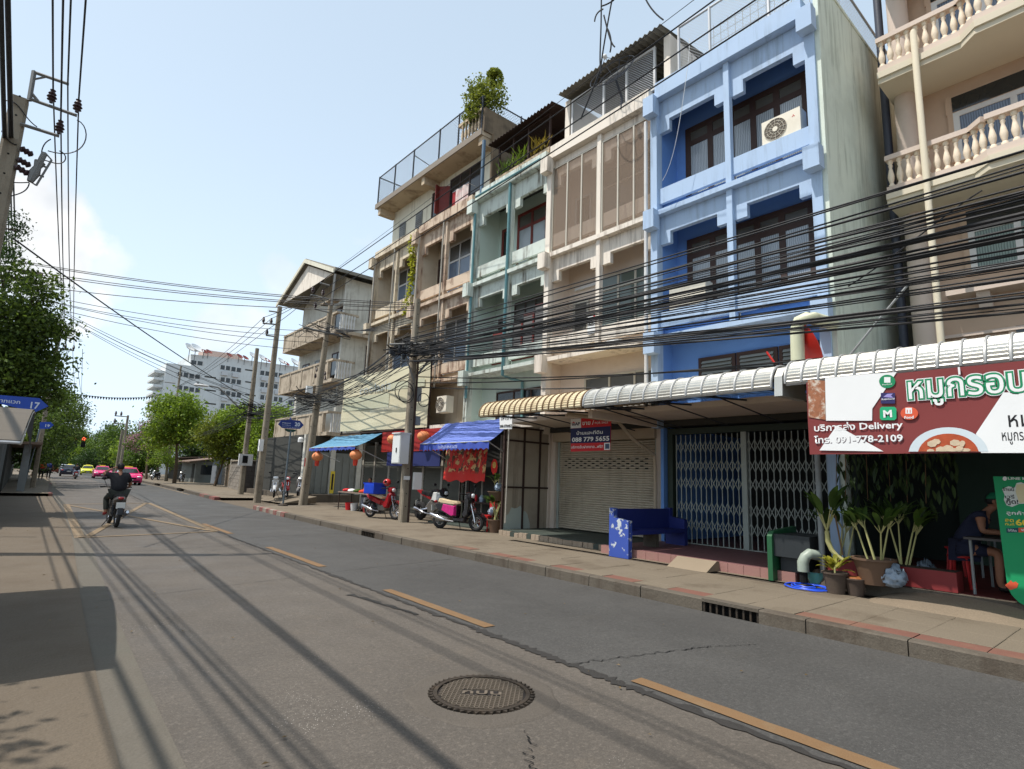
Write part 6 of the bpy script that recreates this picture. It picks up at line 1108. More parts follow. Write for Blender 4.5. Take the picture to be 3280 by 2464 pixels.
a=yp(402,1330,92); pf=pole('far double-armed power pole above the street end trees',a.x+.3,92,0,a.z,.35,.25); arm(pf,(a.x-1.2,92,a.z-.2),(a.x+.4,92,a.z-.2),.07); arm(pf,(a.x-1.2,92,a.z-1.2),(a.x+.4,92,a.z-1.2),.07)
for dx,dz in ((-1.1,-.15),(-.5,-.15),(-1.1,-1.15)): insul(pf,(a.x+dx,91.9,a.z+dz),2)
a=yp(375,1400,70); pole('grey pole standing among the trees right of the taxis',yp(368,1540,70).x,70,0,5.2,.3,.22)
y7=yp(577,1230,72); p8=pole('slim far pole with twin crossarms in front of the apartments',yp(560,1320,72).x,72,0,y7.z+2,.25,.18); arm(p8,(yp(525,1240,72).x,72,y7.z),(yp(560,1240,72).x,72,y7.z),.06)
# --- wires to the upper right: three power lines
GU='three power lines over the terrace roofs'
for K,px in ((K1,2267),(K2,2395),(K3,2499)):
    e=xp(px,0,9.45); wire(K,e,.12,.017,'power line crossing in front of the terrace from the leaning pole',GU,ext=1.6,n=24)
e=xp(2215,0,9.8); wire(ya(560,105),e,.05,.008,'thin stay wire above the power lines before the terrace','thin stay wires',ext=1.5); 
for K,(x_,y_) in zip(J,((165,398),(128,470),(150,550))): wire(K,(10.9,66,9.6),.4,.014,'power line from the three-insulator pole towards the apartments','lines beyond the lane'); wire(K,(K1.x,K1.y,K1.z-.4),.1,.014,'short power line linking the two lane corner poles','lines between lane poles')
# --- the thick bundle from the short pole to the right
GB='cable bundle before the terrace'; LB='black cable of the sagging bundle strung before the shophouse balconies'
ys_=[452,458,466,482,515,548,560,566,574,582,592,604,612,620,628,636,645,652,660,668,676,684,694,705,716,728,738,748,760,775,790,806,822,830,845,870,890,897,905,912,918,926,940,960,599,616,640,656,672,700,722,756,783,812,838,902]
rnd=random.Random(12)
for k,yy in enumerate(ys_):
    t=(yy-452)/508; a=x0.lerp(x1,rnd.uniform(.15,1)); a=a+Vector((0,rnd.uniform(-.15,.15),.50-.85*t+rnd.gauss(0,.07))); e=xp(3280,yy+rnd.uniform(-3,3),8.75+rnd.uniform(-.25,.5))
    if k in (0,1): a=Vector((9.6,16.4,6.6-.2*k))
    wire(a,e,.08+.22*rnd.random(),rnd.choice((.008,.010,.012,.014,.019)),LB,GB,ext=1.7,n=26)
for k,(za,yy) in enumerate(((4.7,1010),(4.55,1090),(4.9,1040))): wire((9.7,16.3,za),xp(3280,yy,9.3),.35,.016,'low slack cable drooping below the main bundle',"slack cables",ext=1.4,n=22)
O('slack_cable',B().tube(bez([xp(*C6(40,1110),10.5),xp(*C6(500,820),10.3),xp(*C6(760,560),10.2),xp(*C6(1060,380),10.2)],14),.012,5),m_wire,label='single cable slanting up across the pale green side wall',cat='wire')
O('stay_rod',B().tube([xp(*C6(40,1650),11.2),xp(*C6(250,1390),11.3),xp(*C6(510,1080),11.4)],.022,6),m_grey,label='grey stay rod slanting before the pale green side wall',cat='rod')
# --- bundle onwards to the far poles
GF='cable bundle towards the far poles'; LF='black cable running between the short pole and the lane corner pole'
for k in range(22): wire(x0.lerp(x1,rnd.random())+Vector((0,.1,rnd.gauss(.02,.2))),(rnd.uniform(9.6,11.6),27.3,5.1+rnd.gauss(0,.32)),rnd.uniform(.1,.6),rnd.choice((.010,.013,.018)),LF,GF,n=14)
for k in range(14): wire((rnd.uniform(9.6,11.6),27.3,5.1+rnd.gauss(0,.25)),(rnd.uniform(9.7,11.3),37.6,5.2+rnd.gauss(0,.25)),rnd.uniform(.1,.5),rnd.choice((.012,.016)),'black cable between the lane corner pole and the lamp pole','cables across the lane mouth',n=12)
for k in range(9): wire((rnd.uniform(9.7,11.3),37.6,5.2+rnd.gauss(0,.25)),(12.3+rnd.uniform(-.5,.5),70,5.0+rnd.gauss(0,.3)),rnd.uniform(.3,.9),.014,'black cable beyond the lamp pole along the far pavement','cables along the far pavement',n=12)
for k in range(5): wire((10.4,27.2,8.5+.12*k),(9.65,16.5,7.1-.12*k),.25,.013,'cable from the lane corner pole to the top of the short pole','cables on the short pole top',n=12)
# --- wires across the street
GC='cables across the street'; LC='long cable crossing the street from the left trees to the right poles'
lf=lambda x,y,Y=26:yp(x/2.027,800+y/2.027,Y)
cx=T('cross_bracket','pair of dark timber crossarms poking out of the left tree','crossarm',tuple(lf(200,180))); O('timber',B().tube([lf(-60,100),lf(280,165)],.07,4),m_tim,cx); O('timber',B().tube([lf(-60,165),lf(280,222)],.07,4),m_tim,cx)
for k,(sy,ey) in enumerate(((70,0),(80,-.12),(125,-.25),(140,-.35),(220,-.5))): wire(lf(110,sy),(9.6,16.45,7.45+ey*.5),.25,.014,LC,GC)
for k,(sx_,sy,ez) in enumerate(((300,300,8.6),(300,330,8.3),(330,340,8.0),(350,380,7.6))): wire(lf(sx_,sy,30),(10.6,27.3,ez),.3,.013,LC,GC)
for k,(sx_,sy,ez) in enumerate(((400,395,6.6),(400,405,6.2),(410,412,6.3),(400,425,5.9),(420,440,5.5))): wire(lf(sx_,sy,42),(10.5,37.7,ez),.35,.014,LC,GC)
wire(lf(90,-70,15),(10.5,36,5.6),.2,.018,'single heavier cable slanting down across the whole street','heavy crossing cable')
# knotted cable ends dangling from above
dn=T('dangling_cables','bunch of cut black cable ends dangling over the terrace roofs','wire',(8.9,8,11)); zx=lambda x,y:xp(*A6(x,y),9.2)
for p in ([(460,-60),(455,100),(465,220),(440,340),(455,480)],[(540,-60),(510,80),(495,200),(450,400),(455,480)],[(470,60),(420,80),(415,140)],[(475,100),(500,200),(520,290),(545,305)],[(500,190),(535,260),(515,340)],[(455,440),(430,520),(360,680),(325,775)],[(460,40),(500,30),(540,0)]): O('cable_end',B().tube(bez([zx(*v) for v in p],12),.019,5),m_wire,dn,smooth=True)
O('cable_end',B().tube(bez([zx(740,-20),zx(760,30),zx(800,90),zx(860,130)],8),.018,5),m_wire,dn,smooth=True)
O('white_rope',B().tube(bez([xp(*A6(1030,250),11.3),xp(*A6(1040,400),11.3),xp(*A6(960,750),11.3),xp(*A6(960,1000),11.3),xp(*A6(855,1175),11.3)],14),.008,4),m_white,label='thin white cord hanging down the blue house front',cat='cord')
# --- street name signs
def arrow_sign(label,Y,pts,f,thick,par_pole,lines,m):
    t=T('street_sign',label,'street sign',tuple(par_pole[0]),'lane name signs'); q=[yp(*f(*p),Y) for p in pts]; O('board',B().prism([(v.x,v.z) for v in q],'y',Y,Y+thick),m,t); O('post',B().tube(par_pole,.04,8),par_pole_m,t,smooth=True)
    for st,(xa,ya_),xb,h,bo,mm in lines:
        a=yp(*f(xa,ya_),Y); c=yp(*f(xb,ya_),Y); tz=yp(*f(xa,ya_-h),Y).z-a.z; text(st,mm,t,(a.x,Y,a.z),(1,0,0),(0,0,1),tz,abs(c.x-a.x),bo,.006)
    return t
m_sb=mat('street_sign_blue',(30,52,120),.4,.08,2,.02); m_sb2=mat('bright_sign_blue',(34,72,168),.4,.08,2,.02); par_pole_m=mat('sign_post_steel',(96,106,112),.5,.1,2,.05); m_wt=mat('sign_white',(206,212,226),.5,.04,2,0)
s20=arrow_sign('navy arrow-ended lane sign reading 20 on a steel post',25.4,[(200,540),(390,300),(930,270),(1490,330),(1720,590),(1480,820),(950,800),(440,760)],D1,.03,[(8.85,25.43,.1),(8.86,25.43,3.4)],[('พาณะเวก',(440,480),945,75,.01,m_wt),('Soi Narai',(430,590),930,55,.0,m_wt),('แขวง คลองเตย เขต คลองเตย',(430,690),1460,40,.0,m_wt),('20',(1170,640),1490,225,.03,m_wt)],m_sb)
q=[yp(*D1(*p),25.4) for p in ((600,800),(1280,860),(1240,960),(1000,1020),(780,990),(620,900))]; O('lower_plate',B().prism([(v.x,v.z) for v in q],'y',25.41,25.43),mat('sign_green',(16,60,52),.4,.05,2,0),s20); q=yp(*D1(945,255),25.4); O('finial',B().lathe([(.05,0),(.03,.06),(.01,.09)],(q.x,25.42,q.z),8),m_sb,s20); O('base_plate',B().lathe([(.22,P),(.2,P+.06),(.08,P+.1)],(8.85,25.43,0),10),m_iron,s20)
Y17=17.
arrow_sign('blue lane sign reading 17 above the translucent canopy',Y17,[(-420,90),(0,130),(1050,215),(1290,430),(930,590),(0,360),(-300,280)],D2,.03,[(-1.2,17.05,0),(-1.2,17.05,3.6)],[('นาทแวก',(-120,310),540,95,.015,m_wt),('17',(800,480),1045,175,.02,m_wt)],m_sb2)
arrow_sign('small blue lane sign reading 19 on a pale post by the left trees',42,[(1060,850),(1350,845),(1430,930),(1320,1025),(1050,1030)],D2,.03,[(gp(73,1575).x,42,.15),(yp(128,1373,42).x,42.05,3.5)],[('19',(1200,975),1320,70,.03,m_wt)],m_sb2)
# traffic lights and bunting far up the street
tl=yp(256,1405,118); tf=T('traffic_light','twin red traffic lights glowing under the far trees','traffic light',(tl.x,118,0))
m_em=NB('lit_red_lamp'); m_em.set(Base_Color=(.8,.05,.03,1),Emission_Color=(1,.12,.05,1),Emission_Strength=5.); m_em=m_em.m
for dx in (-.55,.55): O('housing',B().box(tl.x+dx-.3,tl.x+dx+.3,118,118.4,tl.z-1.4,tl.z+.5),m_dark,tf); O('lamp',B().lathe([(.26,-.06),(.2,-.1)],(tl.x+dx,118,tl.z),12,'y'),m_em,tf)
O('mast',B().tube([(12.2,118.2,0),(12.2,118.2,tl.z+.5)],.1,6).tube([(12.2,118.2,tl.z+.3),(tl.x-.8,118.2,tl.z+.3)],.07,6),m_arm,tf)
bt=T('bunting','string of small dark flags stretched over the far street','bunting',tuple(yp(230,1260,66))); a=yp(228,1260,66); c=yp(492,1270,66); q=[a.lerp(c,i/30)-Vector((0,0,.25*math.sin(PI*i/30))) for i in range(31)]; O('string',B().tube(q,.012,4),m_wire,bt)
for i in range(1,30): p=q[i]; O('flag',B().add([tuple(p),(p.x+.2,p.y,p.z-.02),(p.x+.1,p.y+.03,p.z-.3)],[(0,1,2)]),m_dark,bt)
# downpipe elbow, red dish and brush above the silver awning
zp=lambda x,y,X=10.6:xp(*A8(x,y),X)
O('vent_pipe',B().tube([zp(325,665),zp(320,470),zp(335,425),zp(380,405),zp(420,408),zp(530,440,11.6)],.12,12),mat('cream_pvc_pipe',(204,206,178),.5,.06,2,.03),label='fat cream pipe bending over the silver awning joint',cat='pipe',smooth=True)
rd_=T('dish_antenna','red painted dish edge standing behind the cream pipe','satellite dish',tuple(zp(330,640))); O('dish',B().lathe([(.05,0),(.3,.03),(.52,.12),(.5,.14),(.25,.05)],(0,0,0),20).xf(Matrix.Translation(zp(345,590,10.9))@Matrix.Rotation(R(62),4,'X')@Matrix.Rotation(R(35),4,'Y')),mat('glossy_red_dish',(190,40,32),.4,.05,2,0),rd_,smooth=True); O('arm',B().tube([zp(185,668),zp(140,605)],.02,6),MATS['glossy_red_dish'],rd_)
# small paper sign on a pole by the partition
pn=T('paper_sign','small white handwritten sign on a thin post beside the blue canvas awning','sign',(10.1,12.45,.2)); O('post',B().tube([xp(*B6(1920,1270),9.95),xp(*B6(1965,190),9.95)],.02,6),m_post,pn); a=[xp(*B6(*p),9.93) for p in ((1855,35),(2000,30),(1998,195),(1858,195))]; O('board',B().add([tuple(v) for v in a]+[(v.x+.01,v.y,v.z) for v in a],[(0,1,2,3),(7,6,5,4),(0,4,5,1),(1,5,6,2),(2,6,7,3),(3,7,4,0)]),m_white,pn); ptext('ให้เช่า',m_blk,pn,B6,9.925,1870,95,1985,40,.0,.004); ptext('098 7794452',m_blk,pn,B6,9.925,1862,180,1995,32,.02,.004)
# ================================================================== motorbikes (built at the origin, facing +Y)
def paint_(name,col,metal=0,rough=.25): return mat(name,col,rough,.04,3,.0,metal=metal,spec=.5,coat=.5)
m_tyre=mat('tyre_rubber',(34,33,33),.85,.15,8,.2); m_chr=mat('chrome',(200,200,204),.2,.05,2,0,metal=.9); m_eng=mat('engine_alloy',(120,116,110),.45,.2,8,.1,metal=.6); m_bpl=mat('black_trim_plastic',(34,34,36),.5,.1,4,.05); m_seatb=mat('black_vinyl_seat',(30,30,30),.55,.1,4,.1); m_glow=mat('headlight_lens',(214,218,220),.12,.04,2,0,spec=.8); m_tail=mat('red_tail_lens',(150,24,24),.2,.05,2,0,spec=.7); m_plate=mat('number_plate',(206,206,200),.5,.05,2,0)
def pill(prof,w,ins=.8,mid=.62):
    cy=sum(p[0] for p in prof)/len(prof); cz=sum(p[1] for p in prof)/len(prof); n=len(prof); vs=[]
    for x,s in ((-w,ins),(-w*mid,1),(w*mid,1),(w,ins)): vs+=[(x,cy+(y-cy)*s,cz+(z-cz)*s) for y,z in prof]
    return B().add(vs,[(k*n+i,k*n+(i+1)%n,(k+1)*n+(i+1)%n,(k+1)*n+i) for k in range(3) for i in range(n)]+[tuple(range(n))[::-1],tuple(range(3*n,4*n))])
def wheel(par,y,r,tw,m_rim,spk=6,x=0):
    w=O('wheel',B().torus((x,y,r),r-tw,tw,'x',26,8),m_tyre,par,smooth=True); O('rim',B().torus((x,y,r),r-tw*1.9,.016,'x',24,6),m_rim,w,smooth=True); q=B()
    for k in range(spk): a=2*PI*k/spk; q.tube([(x,y+.03*math.cos(a),r+.03*math.sin(a)),(x,y+(r-tw*1.9)*math.cos(a+.25),r+(r-tw*1.9)*math.sin(a+.25))],.013,5)
    O('spokes',q,m_rim,w); O('hub',B().lathe([(.05,-.05),(.05,.05)],(x,y,r),10,'x'),m_eng,w)
    return w
def bike(label,style,mb,ms,m2=None,group='motorbikes'):
    t=T('motorbike',label,'motorbike',(0,0,0),group); sc=style=='scooter'; sp=style=='sport'; r=.25 if sc else (.31 if sp else .29); tw=.055 if sc else (.075 if sp else .045); wb=.62 if sc else (.70 if sp else .62); m2=m2 or m_bpl
    wheel(t,-wb,r,tw*(1.25 if sp else 1),m_chr if not sp else m_bpl,10 if not (sc or sp) else 5); wheel(t,wb,r,tw,m_chr if not sp else m_bpl,10 if not (sc or sp) else 5)
    hb=.98 if not sp else .95; hy=.36
    O('fork',B().tube([(-.07,wb,r),(-.06,wb-.12,.62),(-.05,hy+.02,hb-.08)],.024,7).tube([(.07,wb,r),(.06,wb-.12,.62),(.05,hy+.02,hb-.08)],.024,7).tube([(-.09,wb-.12,.62),(.09,wb-.12,.62)],.03,6),m_chr,t,smooth=True)
    fp=[(wb+(r+.05)*math.cos(a),r+(r+.05)*math.sin(a)) for a in [R(25+i*14) for i in range(9)]]; O('front_fender',B().sheet([[(x,y,z) for x in (-.07,-.04,.04,.07)] for y,z in fp]).sheet([[(x,y+.0,z-.05) for x in (-.072,.072)] for y,z in fp]),mb if not sc else m2,t,smooth=True)
    if sc:
        O('leg_shield',pill([(.30,.32),(.42,.42),(.46,.70),(.44,.92),(.36,1.0),(.30,.92),(.32,.62),(.22,.40)],.19),m2,t,smooth=True); O('floorboard',pill([(-.12,.27),(.30,.25),(.34,.33),(-.10,.35)],.17),m2,t,smooth=True)
        O('rear_body',pill([(-.72,.62),(-.62,.50),(-.3,.42),(-.06,.34),(0,.36),(.02,.68),(-.2,.74),(-.62,.76),(-.78,.72)],.17),m2,t,smooth=True); O('side_panel',pill([(-.52,.54),(-.10,.36),(.0,.40),(.0,.68),(-.46,.74)],.19),mb,t,smooth=True)
        O('seat',pill([(-.66,.77),(-.62,.74),(-.02,.70),(.02,.74),(-.02,.80),(-.3,.81),(-.62,.86)],.14),ms,t,smooth=True); O('engine',pill([(-.74,.20),(-.3,.22),(-.2,.34),(-.5,.40),(-.76,.34)],.12),m_eng,t,smooth=True)
    elif sp:
        O('tank',pill([(-.12,.78),(.28,.80),(.34,.92),(.22,1.06),(.0,1.05),(-.14,.90)],.16),mb,t,smooth=True); O('tank_panel',pill([(.02,.70),(.40,.62),(.50,.80),(.34,.98),(.12,.98)],.20),m_whf,t,smooth=True)
        O('seat',pill([(-.62,.88),(-.16,.80),(-.1,.84),(-.14,.92),(-.6,1.0)],.13),m_seatb,t,smooth=True); O('rear_body',pill([(-.86,.98),(-.55,.84),(-.1,.70),(-.06,.80),(-.58,.92),(-.86,1.04)],.12),m_tail if m2 is m_bpl else m2,t,smooth=True)
        O('engine',pill([(-.22,.26),(.26,.24),(.40,.42),(.34,.66),(-.1,.68),(-.26,.5)],.15),m_eng,t,smooth=True); O('frame',B().tube([(-.1,-.3,.45),(-.12,0,.72),(-.08,.34,.88)],.03,6).tube([(.1,-.3,.45),(.12,0,.72),(.08,.34,.88)],.03,6).tube([(-.09,-wb,r),(-.11,-.2,.42)],.03,6).tube([(.09,-wb,r),(.11,-.2,.42)],.03,6),m_chr,t,smooth=True); O('headlight_cowl',pill([(.42,.80),(.56,.84),(.58,.98),(.46,1.12),(.36,1.0)],.13),mb,t,smooth=True)
    else:
        O('leg_shield',pill([(.16,.34),(.30,.38),(.40,.62),(.46,.84),(.38,.92),(.30,.80),(.20,.58),(.06,.44)],.15),mb,t,smooth=True); O('main_tube',pill([(-.10,.46),(.22,.40),(.26,.52),(-.06,.60)],.07),mb,t,smooth=True)
        O('rear_body',pill([(-.78,.74),(-.55,.58),(-.10,.46),(-.04,.58),(-.3,.70),(-.74,.80)],.13),mb,t,smooth=True); O('seat',pill([(-.72,.80),(-.3,.72),(-.02,.66),(.02,.72),(-.2,.80),(-.7,.87)],.13),ms,t,smooth=True); O('engine',pill([(-.16,.26),(.18,.26),(.24,.36),(.06,.46),(-.2,.44)],.12),m_eng,t,smooth=True)
        O('swing_arm',B().tube([(.10,-wb,r),(.09,-.1,.36)],.022,6).tube([(-.10,-wb,r),(-.09,-.1,.36)],.022,6).tube([(.11,-.56,.34),(.11,-.46,.66)],.028,7).tube([(-.11,-.56,.34),(-.11,-.46,.66)],.028,7),m_bpl,t)
    h=O('handlebar',B().tube(bez([(-.33,hy-.1,hb+.04),(-.2,hy-.02,hb+.05),(0,hy+.06,hb-.02),(.2,hy-.02,hb+.05),(.33,hy-.1,hb+.04)],8),.014,6),m_bpl,t,smooth=True)
    for s in (-1,1):
        O('grip',B().tube([(s*.26,hy-.06,hb+.045),(s*.36,hy-.115,hb+.04)],.02,7),m_bpl,h); O('mirror_stalk',B().tube([(s*.2,hy,hb+.05),(s*.25,hy+.02,hb+.17),(s*.28,hy-.01,hb+.24)],.007,5),m_bpl,h); O('mirror',B().ball((s*.29,hy-.02,hb+.27),(.065,.014,.045),10,6),m_bpl,h,smooth=2)
    if not sp: O('headset',pill([(.26,hb-.06),(.40,hb-.1),(.48,hb),(.40,hb+.09),(.28,hb+.07)],.12),(m2 if sc else mb),t,smooth=True)
    O('headlight',B().ball((0,.47 if not sp else .58,hb-.01 if not sp else .95),(.085,.05,.065),12,8),m_glow,t,smooth=2)
    O('tail_light',B().ball((0,-.80 if not sp else -.88,.76 if not sp else 1.0),(.07,.04,.04),10,6),m_tail,t,smooth=2)
    O('rear_fender',B().sheet([[(x,-wb+(r+.06)*math.cos(a),r+(r+.06)*math.sin(a)) for x in (-.06,.06)] for a in [R(95+i*15) for i in range(6)]]),m_bpl,t); O('number_plate',B().box(-.1,.1,-.885,-.875,.50,.66),m_plate,t)
    ex=B().tube([(.15,-.05,.24),(.16,-.3,.26),(.165,-.36,.28)],.02,7).tube([(.165,-.34,.27),(.17,-.42,.29),(.175,-.82,.40),(.175,-.86,.41)],[.03,.05,.055,.035],10); O('exhaust',ex,m_chr,t,smooth=True)
    O('side_stand',B().tube([(-.08,-.02,.26),(-.24,-.06,.0)],.012,5),m_bpl,t)
    return t
c_red=paint_('wine_red_bodywork',(150,30,36)); c_pk=paint_('magenta_bodywork',(196,36,120)); c_bk=paint_('black_bodywork',(34,34,38)); c_wh=paint_('white_bodywork',(206,206,204)); c_gy=paint_('grey_bodywork',(104,100,96)); m_tan=mat('tan_vinyl_seat',(206,186,150),.5,.06,3,.05)
rz_=lambda dx,dy: math.atan2(-dx,dy)
put(bike('wine red underbone motorbike loaded with a blue crate beside the pole','cub',c_red,m_tan,group='motorbikes parked by the blue awning'),(9.68,18.05,P),rz_(.26,-.97),rx=0)
put(bike('magenta and black scooter parked at the blue canvas awning','scooter',c_pk,m_tan,c_bk,group='motorbikes parked by the blue awning'),(9.70,13.62,P),rz_(.36,-.93))
put(bike('black, white and red sport motorbike parked behind the magenta scooter','sport',c_bk,m_seatb,c_red,group='motorbikes parked by the blue awning'),(10.78,16.55,P),rz_(.12,-1))
# blue crate and helmet on the red bike
m_cr=mat('blue_crate_plastic',(40,76,196),.45,.06,3,.05); cb=T('crate','blue plastic delivery crate strapped on the red motorbike','crate',(9.45,18.55,.9)); Mx=Matrix.Translation((9.52,18.42,.97))@Matrix.Rotation(rz_(.26,-.97),4,'Z')
def cbox(*a): return B().box(*a).xf(Mx)
O('base',cbox(-.28,.28,-.24,.24,0,.02),m_cr,cb)
for s in (-1,1):
    O('side',cbox(s*.28-.012,s*.28+.012,-.24,.24,.02,.36),m_cr,cb); O('end',cbox(-.268,.268,s*.24-.012,s*.24+.012,.02,.36),m_cr,cb)
    for k in range(7): O('slat',cbox(s*.295-.006,s*.295+.006,-.21+k*.06,-.18+k*.06,.04,.32),m_cr,cb)
O('lip',cbox(-.31,.31,-.27,-.24,.33,.38).add(*((lambda q:(q.v,q.f))(cbox(-.31,.31,.24,.27,.33,.38)))),m_cr,cb)
hp=xp(1240,1546,9.75); hl=T('helmet','red open-face helmet resting on the blue crate of the motorbike','helmet',(9.75,hp.y,hp.z)); q=B().ball((hp.x,hp.y,hp.z),(.135,.15,.13),14,9); O('shell',q,paint_('red_helmet',(186,36,32)),hl,smooth=2); O('brim',B().torus((hp.x,hp.y,hp.z-.05),.14,.012,'z',20,5),m_bpl,hl); O('strap',B().tube([(hp.x-.12,hp.y,hp.z-.06),(hp.x,hp.y,hp.z-.2),(hp.x+.12,hp.y,hp.z-.06)],.01,4),m_bpl,hl)
# bikes by the gabled house and far ones
for k,(x,y,rz,st,ca,cs,c2,lb) in enumerate(((10.15,30.6,rz_(-.35,-1),'cub',c_wh,m_seatb,None,'white underbone motorbike parked behind the 20 sign post'),(10.8,30.9,rz_(-.2,-1),'cub',c_red,m_seatb,None,'red underbone motorbike between two parked ones on the lane ramp'),(11.75,31.2,rz_(-.5,-.8),'scooter',c_wh,m_seatb,c_gy,'white scooter parked before the grey steel doors'))): put(bike(lb,st,ca,cs,c2,'motorbikes on the lane ramp'),(x,y,.30),rz)
put(bike('dark motorbike parked on the far right kerb near the taxis','cub',c_bk,m_seatb,None,'motorbikes on the far kerb'),(11.9,76,.16),rz_(-.6,-.8)); put(bike('white-fronted motorbike by the grey roadside lean-to','cub',c_gy,m_seatb,None,'motorbikes on the far kerb'),(13.2,69,.16),rz_(-.4,-.9))
# ================================================================== people
def skin(name,vs,es,m,par,lv=2,root=0):
    me=bpy.data.meshes.new(name); off=ORG[par.name]; me.from_pydata([tuple(Vector(v[:3])-off) for v in vs],es,[]); o=bpy.data.objects.new(name,me); COL.objects.link(o); o.modifiers.new('s','SKIN'); o.modifiers['s'].use_smooth_shade=True
    sv=me.skin_vertices[0].data
    for i,v in enumerate(vs): rr=v[3]; sv[i].radius=rr if isinstance(rr,tuple) else (rr,rr); sv[i].use_root=(i==root)
    ss=o.modifiers.new('u','SUBSURF'); ss.levels=lv; ss.render_levels=lv; bpy.context.view_layer.update()
    m2=bpy.data.meshes.new_from_object(o.evaluated_get(bpy.context.evaluated_depsgraph_get())); bpy.data.objects.remove(o); m2.materials.clear(); m2.materials.append(m); m2.polygons.foreach_set('use_smooth',[True]*len(m2.polygons))
    o=bpy.data.objects.new(name,m2); link(o,par); return o
m_skin=mat('brown_skin',(150,104,80),.6,.06,6,.05,spec=.3); m_hair=mat('black_hair',(22,20,20),.6,.2,20,.3)
def hand(par,w,d,up,curl=.5,name='hand'):
    """palm with four fingers and a thumb; w = wrist, d = direction, up = back of the hand"""
    w=Vector(w); d=Vector(d).normalized(); s=d.cross(Vector(up)).normalized(); n=s.cross(d).normalized(); vs=[(*w,.024),(*(w+d*.05),(.036,.018)),(*(w+d*.085),(.038,.016))]; es=[(0,1),(1,2)]
    for k,(o_,l) in enumerate(((-.027,.065),(-.009,.075),(.009,.07),(.027,.055))):
        b=len(vs); p=w+d*.088+s*o_; a1=p+d*l*.5-n*l*.2*curl; a2=a1+d*l*.4*(1-curl*.6)-n*l*.5*curl; vs+=[(*p,.0095),(*a1,.0085),(*a2,.0075)]; es+=[(2,b),(b,b+1),(b+1,b+2)]
    b=len(vs); p=w+d*.04-s*.036; vs+=[(*p,.011),(*(p+d*.035-s*.02-n*.01),.009),(*(p+d*.06-s*.014-n*.02),.008)]; es+=[(1,b),(b,b+1),(b+1,b+2)]
    return skin(name,vs,es,m_skin,par,1)
def head(par,c,face,r=1.,hairm=None,cap=None):
    c=Vector(c); f=Vector((face[0],face[1],0)).normalized(); an=math.atan2(-f.x,f.y); M=Matrix.Translation(c)@Matrix.Rotation(an,4,'Z')
    q=B().ball((0,0,0),(.074,.094,.112),18,14)
    q.v=[(x*(1-.25*max(0,-z/.112)),y*(1-.08*max(0,-z/.112))+(.012*max(0,-z/.112) if y>0 else 0),z) for x,y,z in q.v]; O('head',q.xf(M),m_skin,par,smooth=2)
    O('nose',B().add([(-.014,.088,-.02),(.014,.088,-.02),(0,.112,-.022),(0,.09,.022)],[(0,1,2),(0,2,3),(1,3,2),(0,3,1)]).xf(M),m_skin,par,smooth=2)
    for s in (-1,1): O('ear',B().ball((s*.074,-.008,-.005),(.012,.022,.032),8,6).xf(M),m_skin,par,smooth=2); O('eye',B().ball((s*.03,.083,.008),(.014,.008,.008),8,6).xf(M),m_hair,par,smooth=2)
    O('mouth',B().ball((0,.082,-.058),(.024,.008,.006),8,5).xf(M),mat('lip_tone',(112,64,56),.6,.05),par,smooth=2)
    q=B().ball((0,-.012,.018),(.082,.098,.104),18,12); q.v=[(x,min(y,.055+.25*max(0,z-.06)),max(z,-.045 if y<0 else .035)) for x,y,z in q.v]; O('hair',q.xf(M),hairm or m_hair,par,smooth=2)
    if cap:
        q=B().ball((0,0,.02),(.09,.108,.105),18,10); q.v=[(x,y,max(z,.03)) for x,y,z in q.v]; O('cap',q.xf(M),cap,par,smooth=2); O('cap_peak',B().add([(-.07,.08,.035),(.07,.08,.035),(.05,.17,.02),(-.05,.17,.02),(-.07,.08,.045),(.07,.08,.045),(.05,.17,.03),(-.05,.17,.03)],[(3,2,1,0),(4,5,6,7),(0,1,5,4),(1,2,6,5),(2,3,7,6),(3,0,4,7)]).xf(M),cap,par)
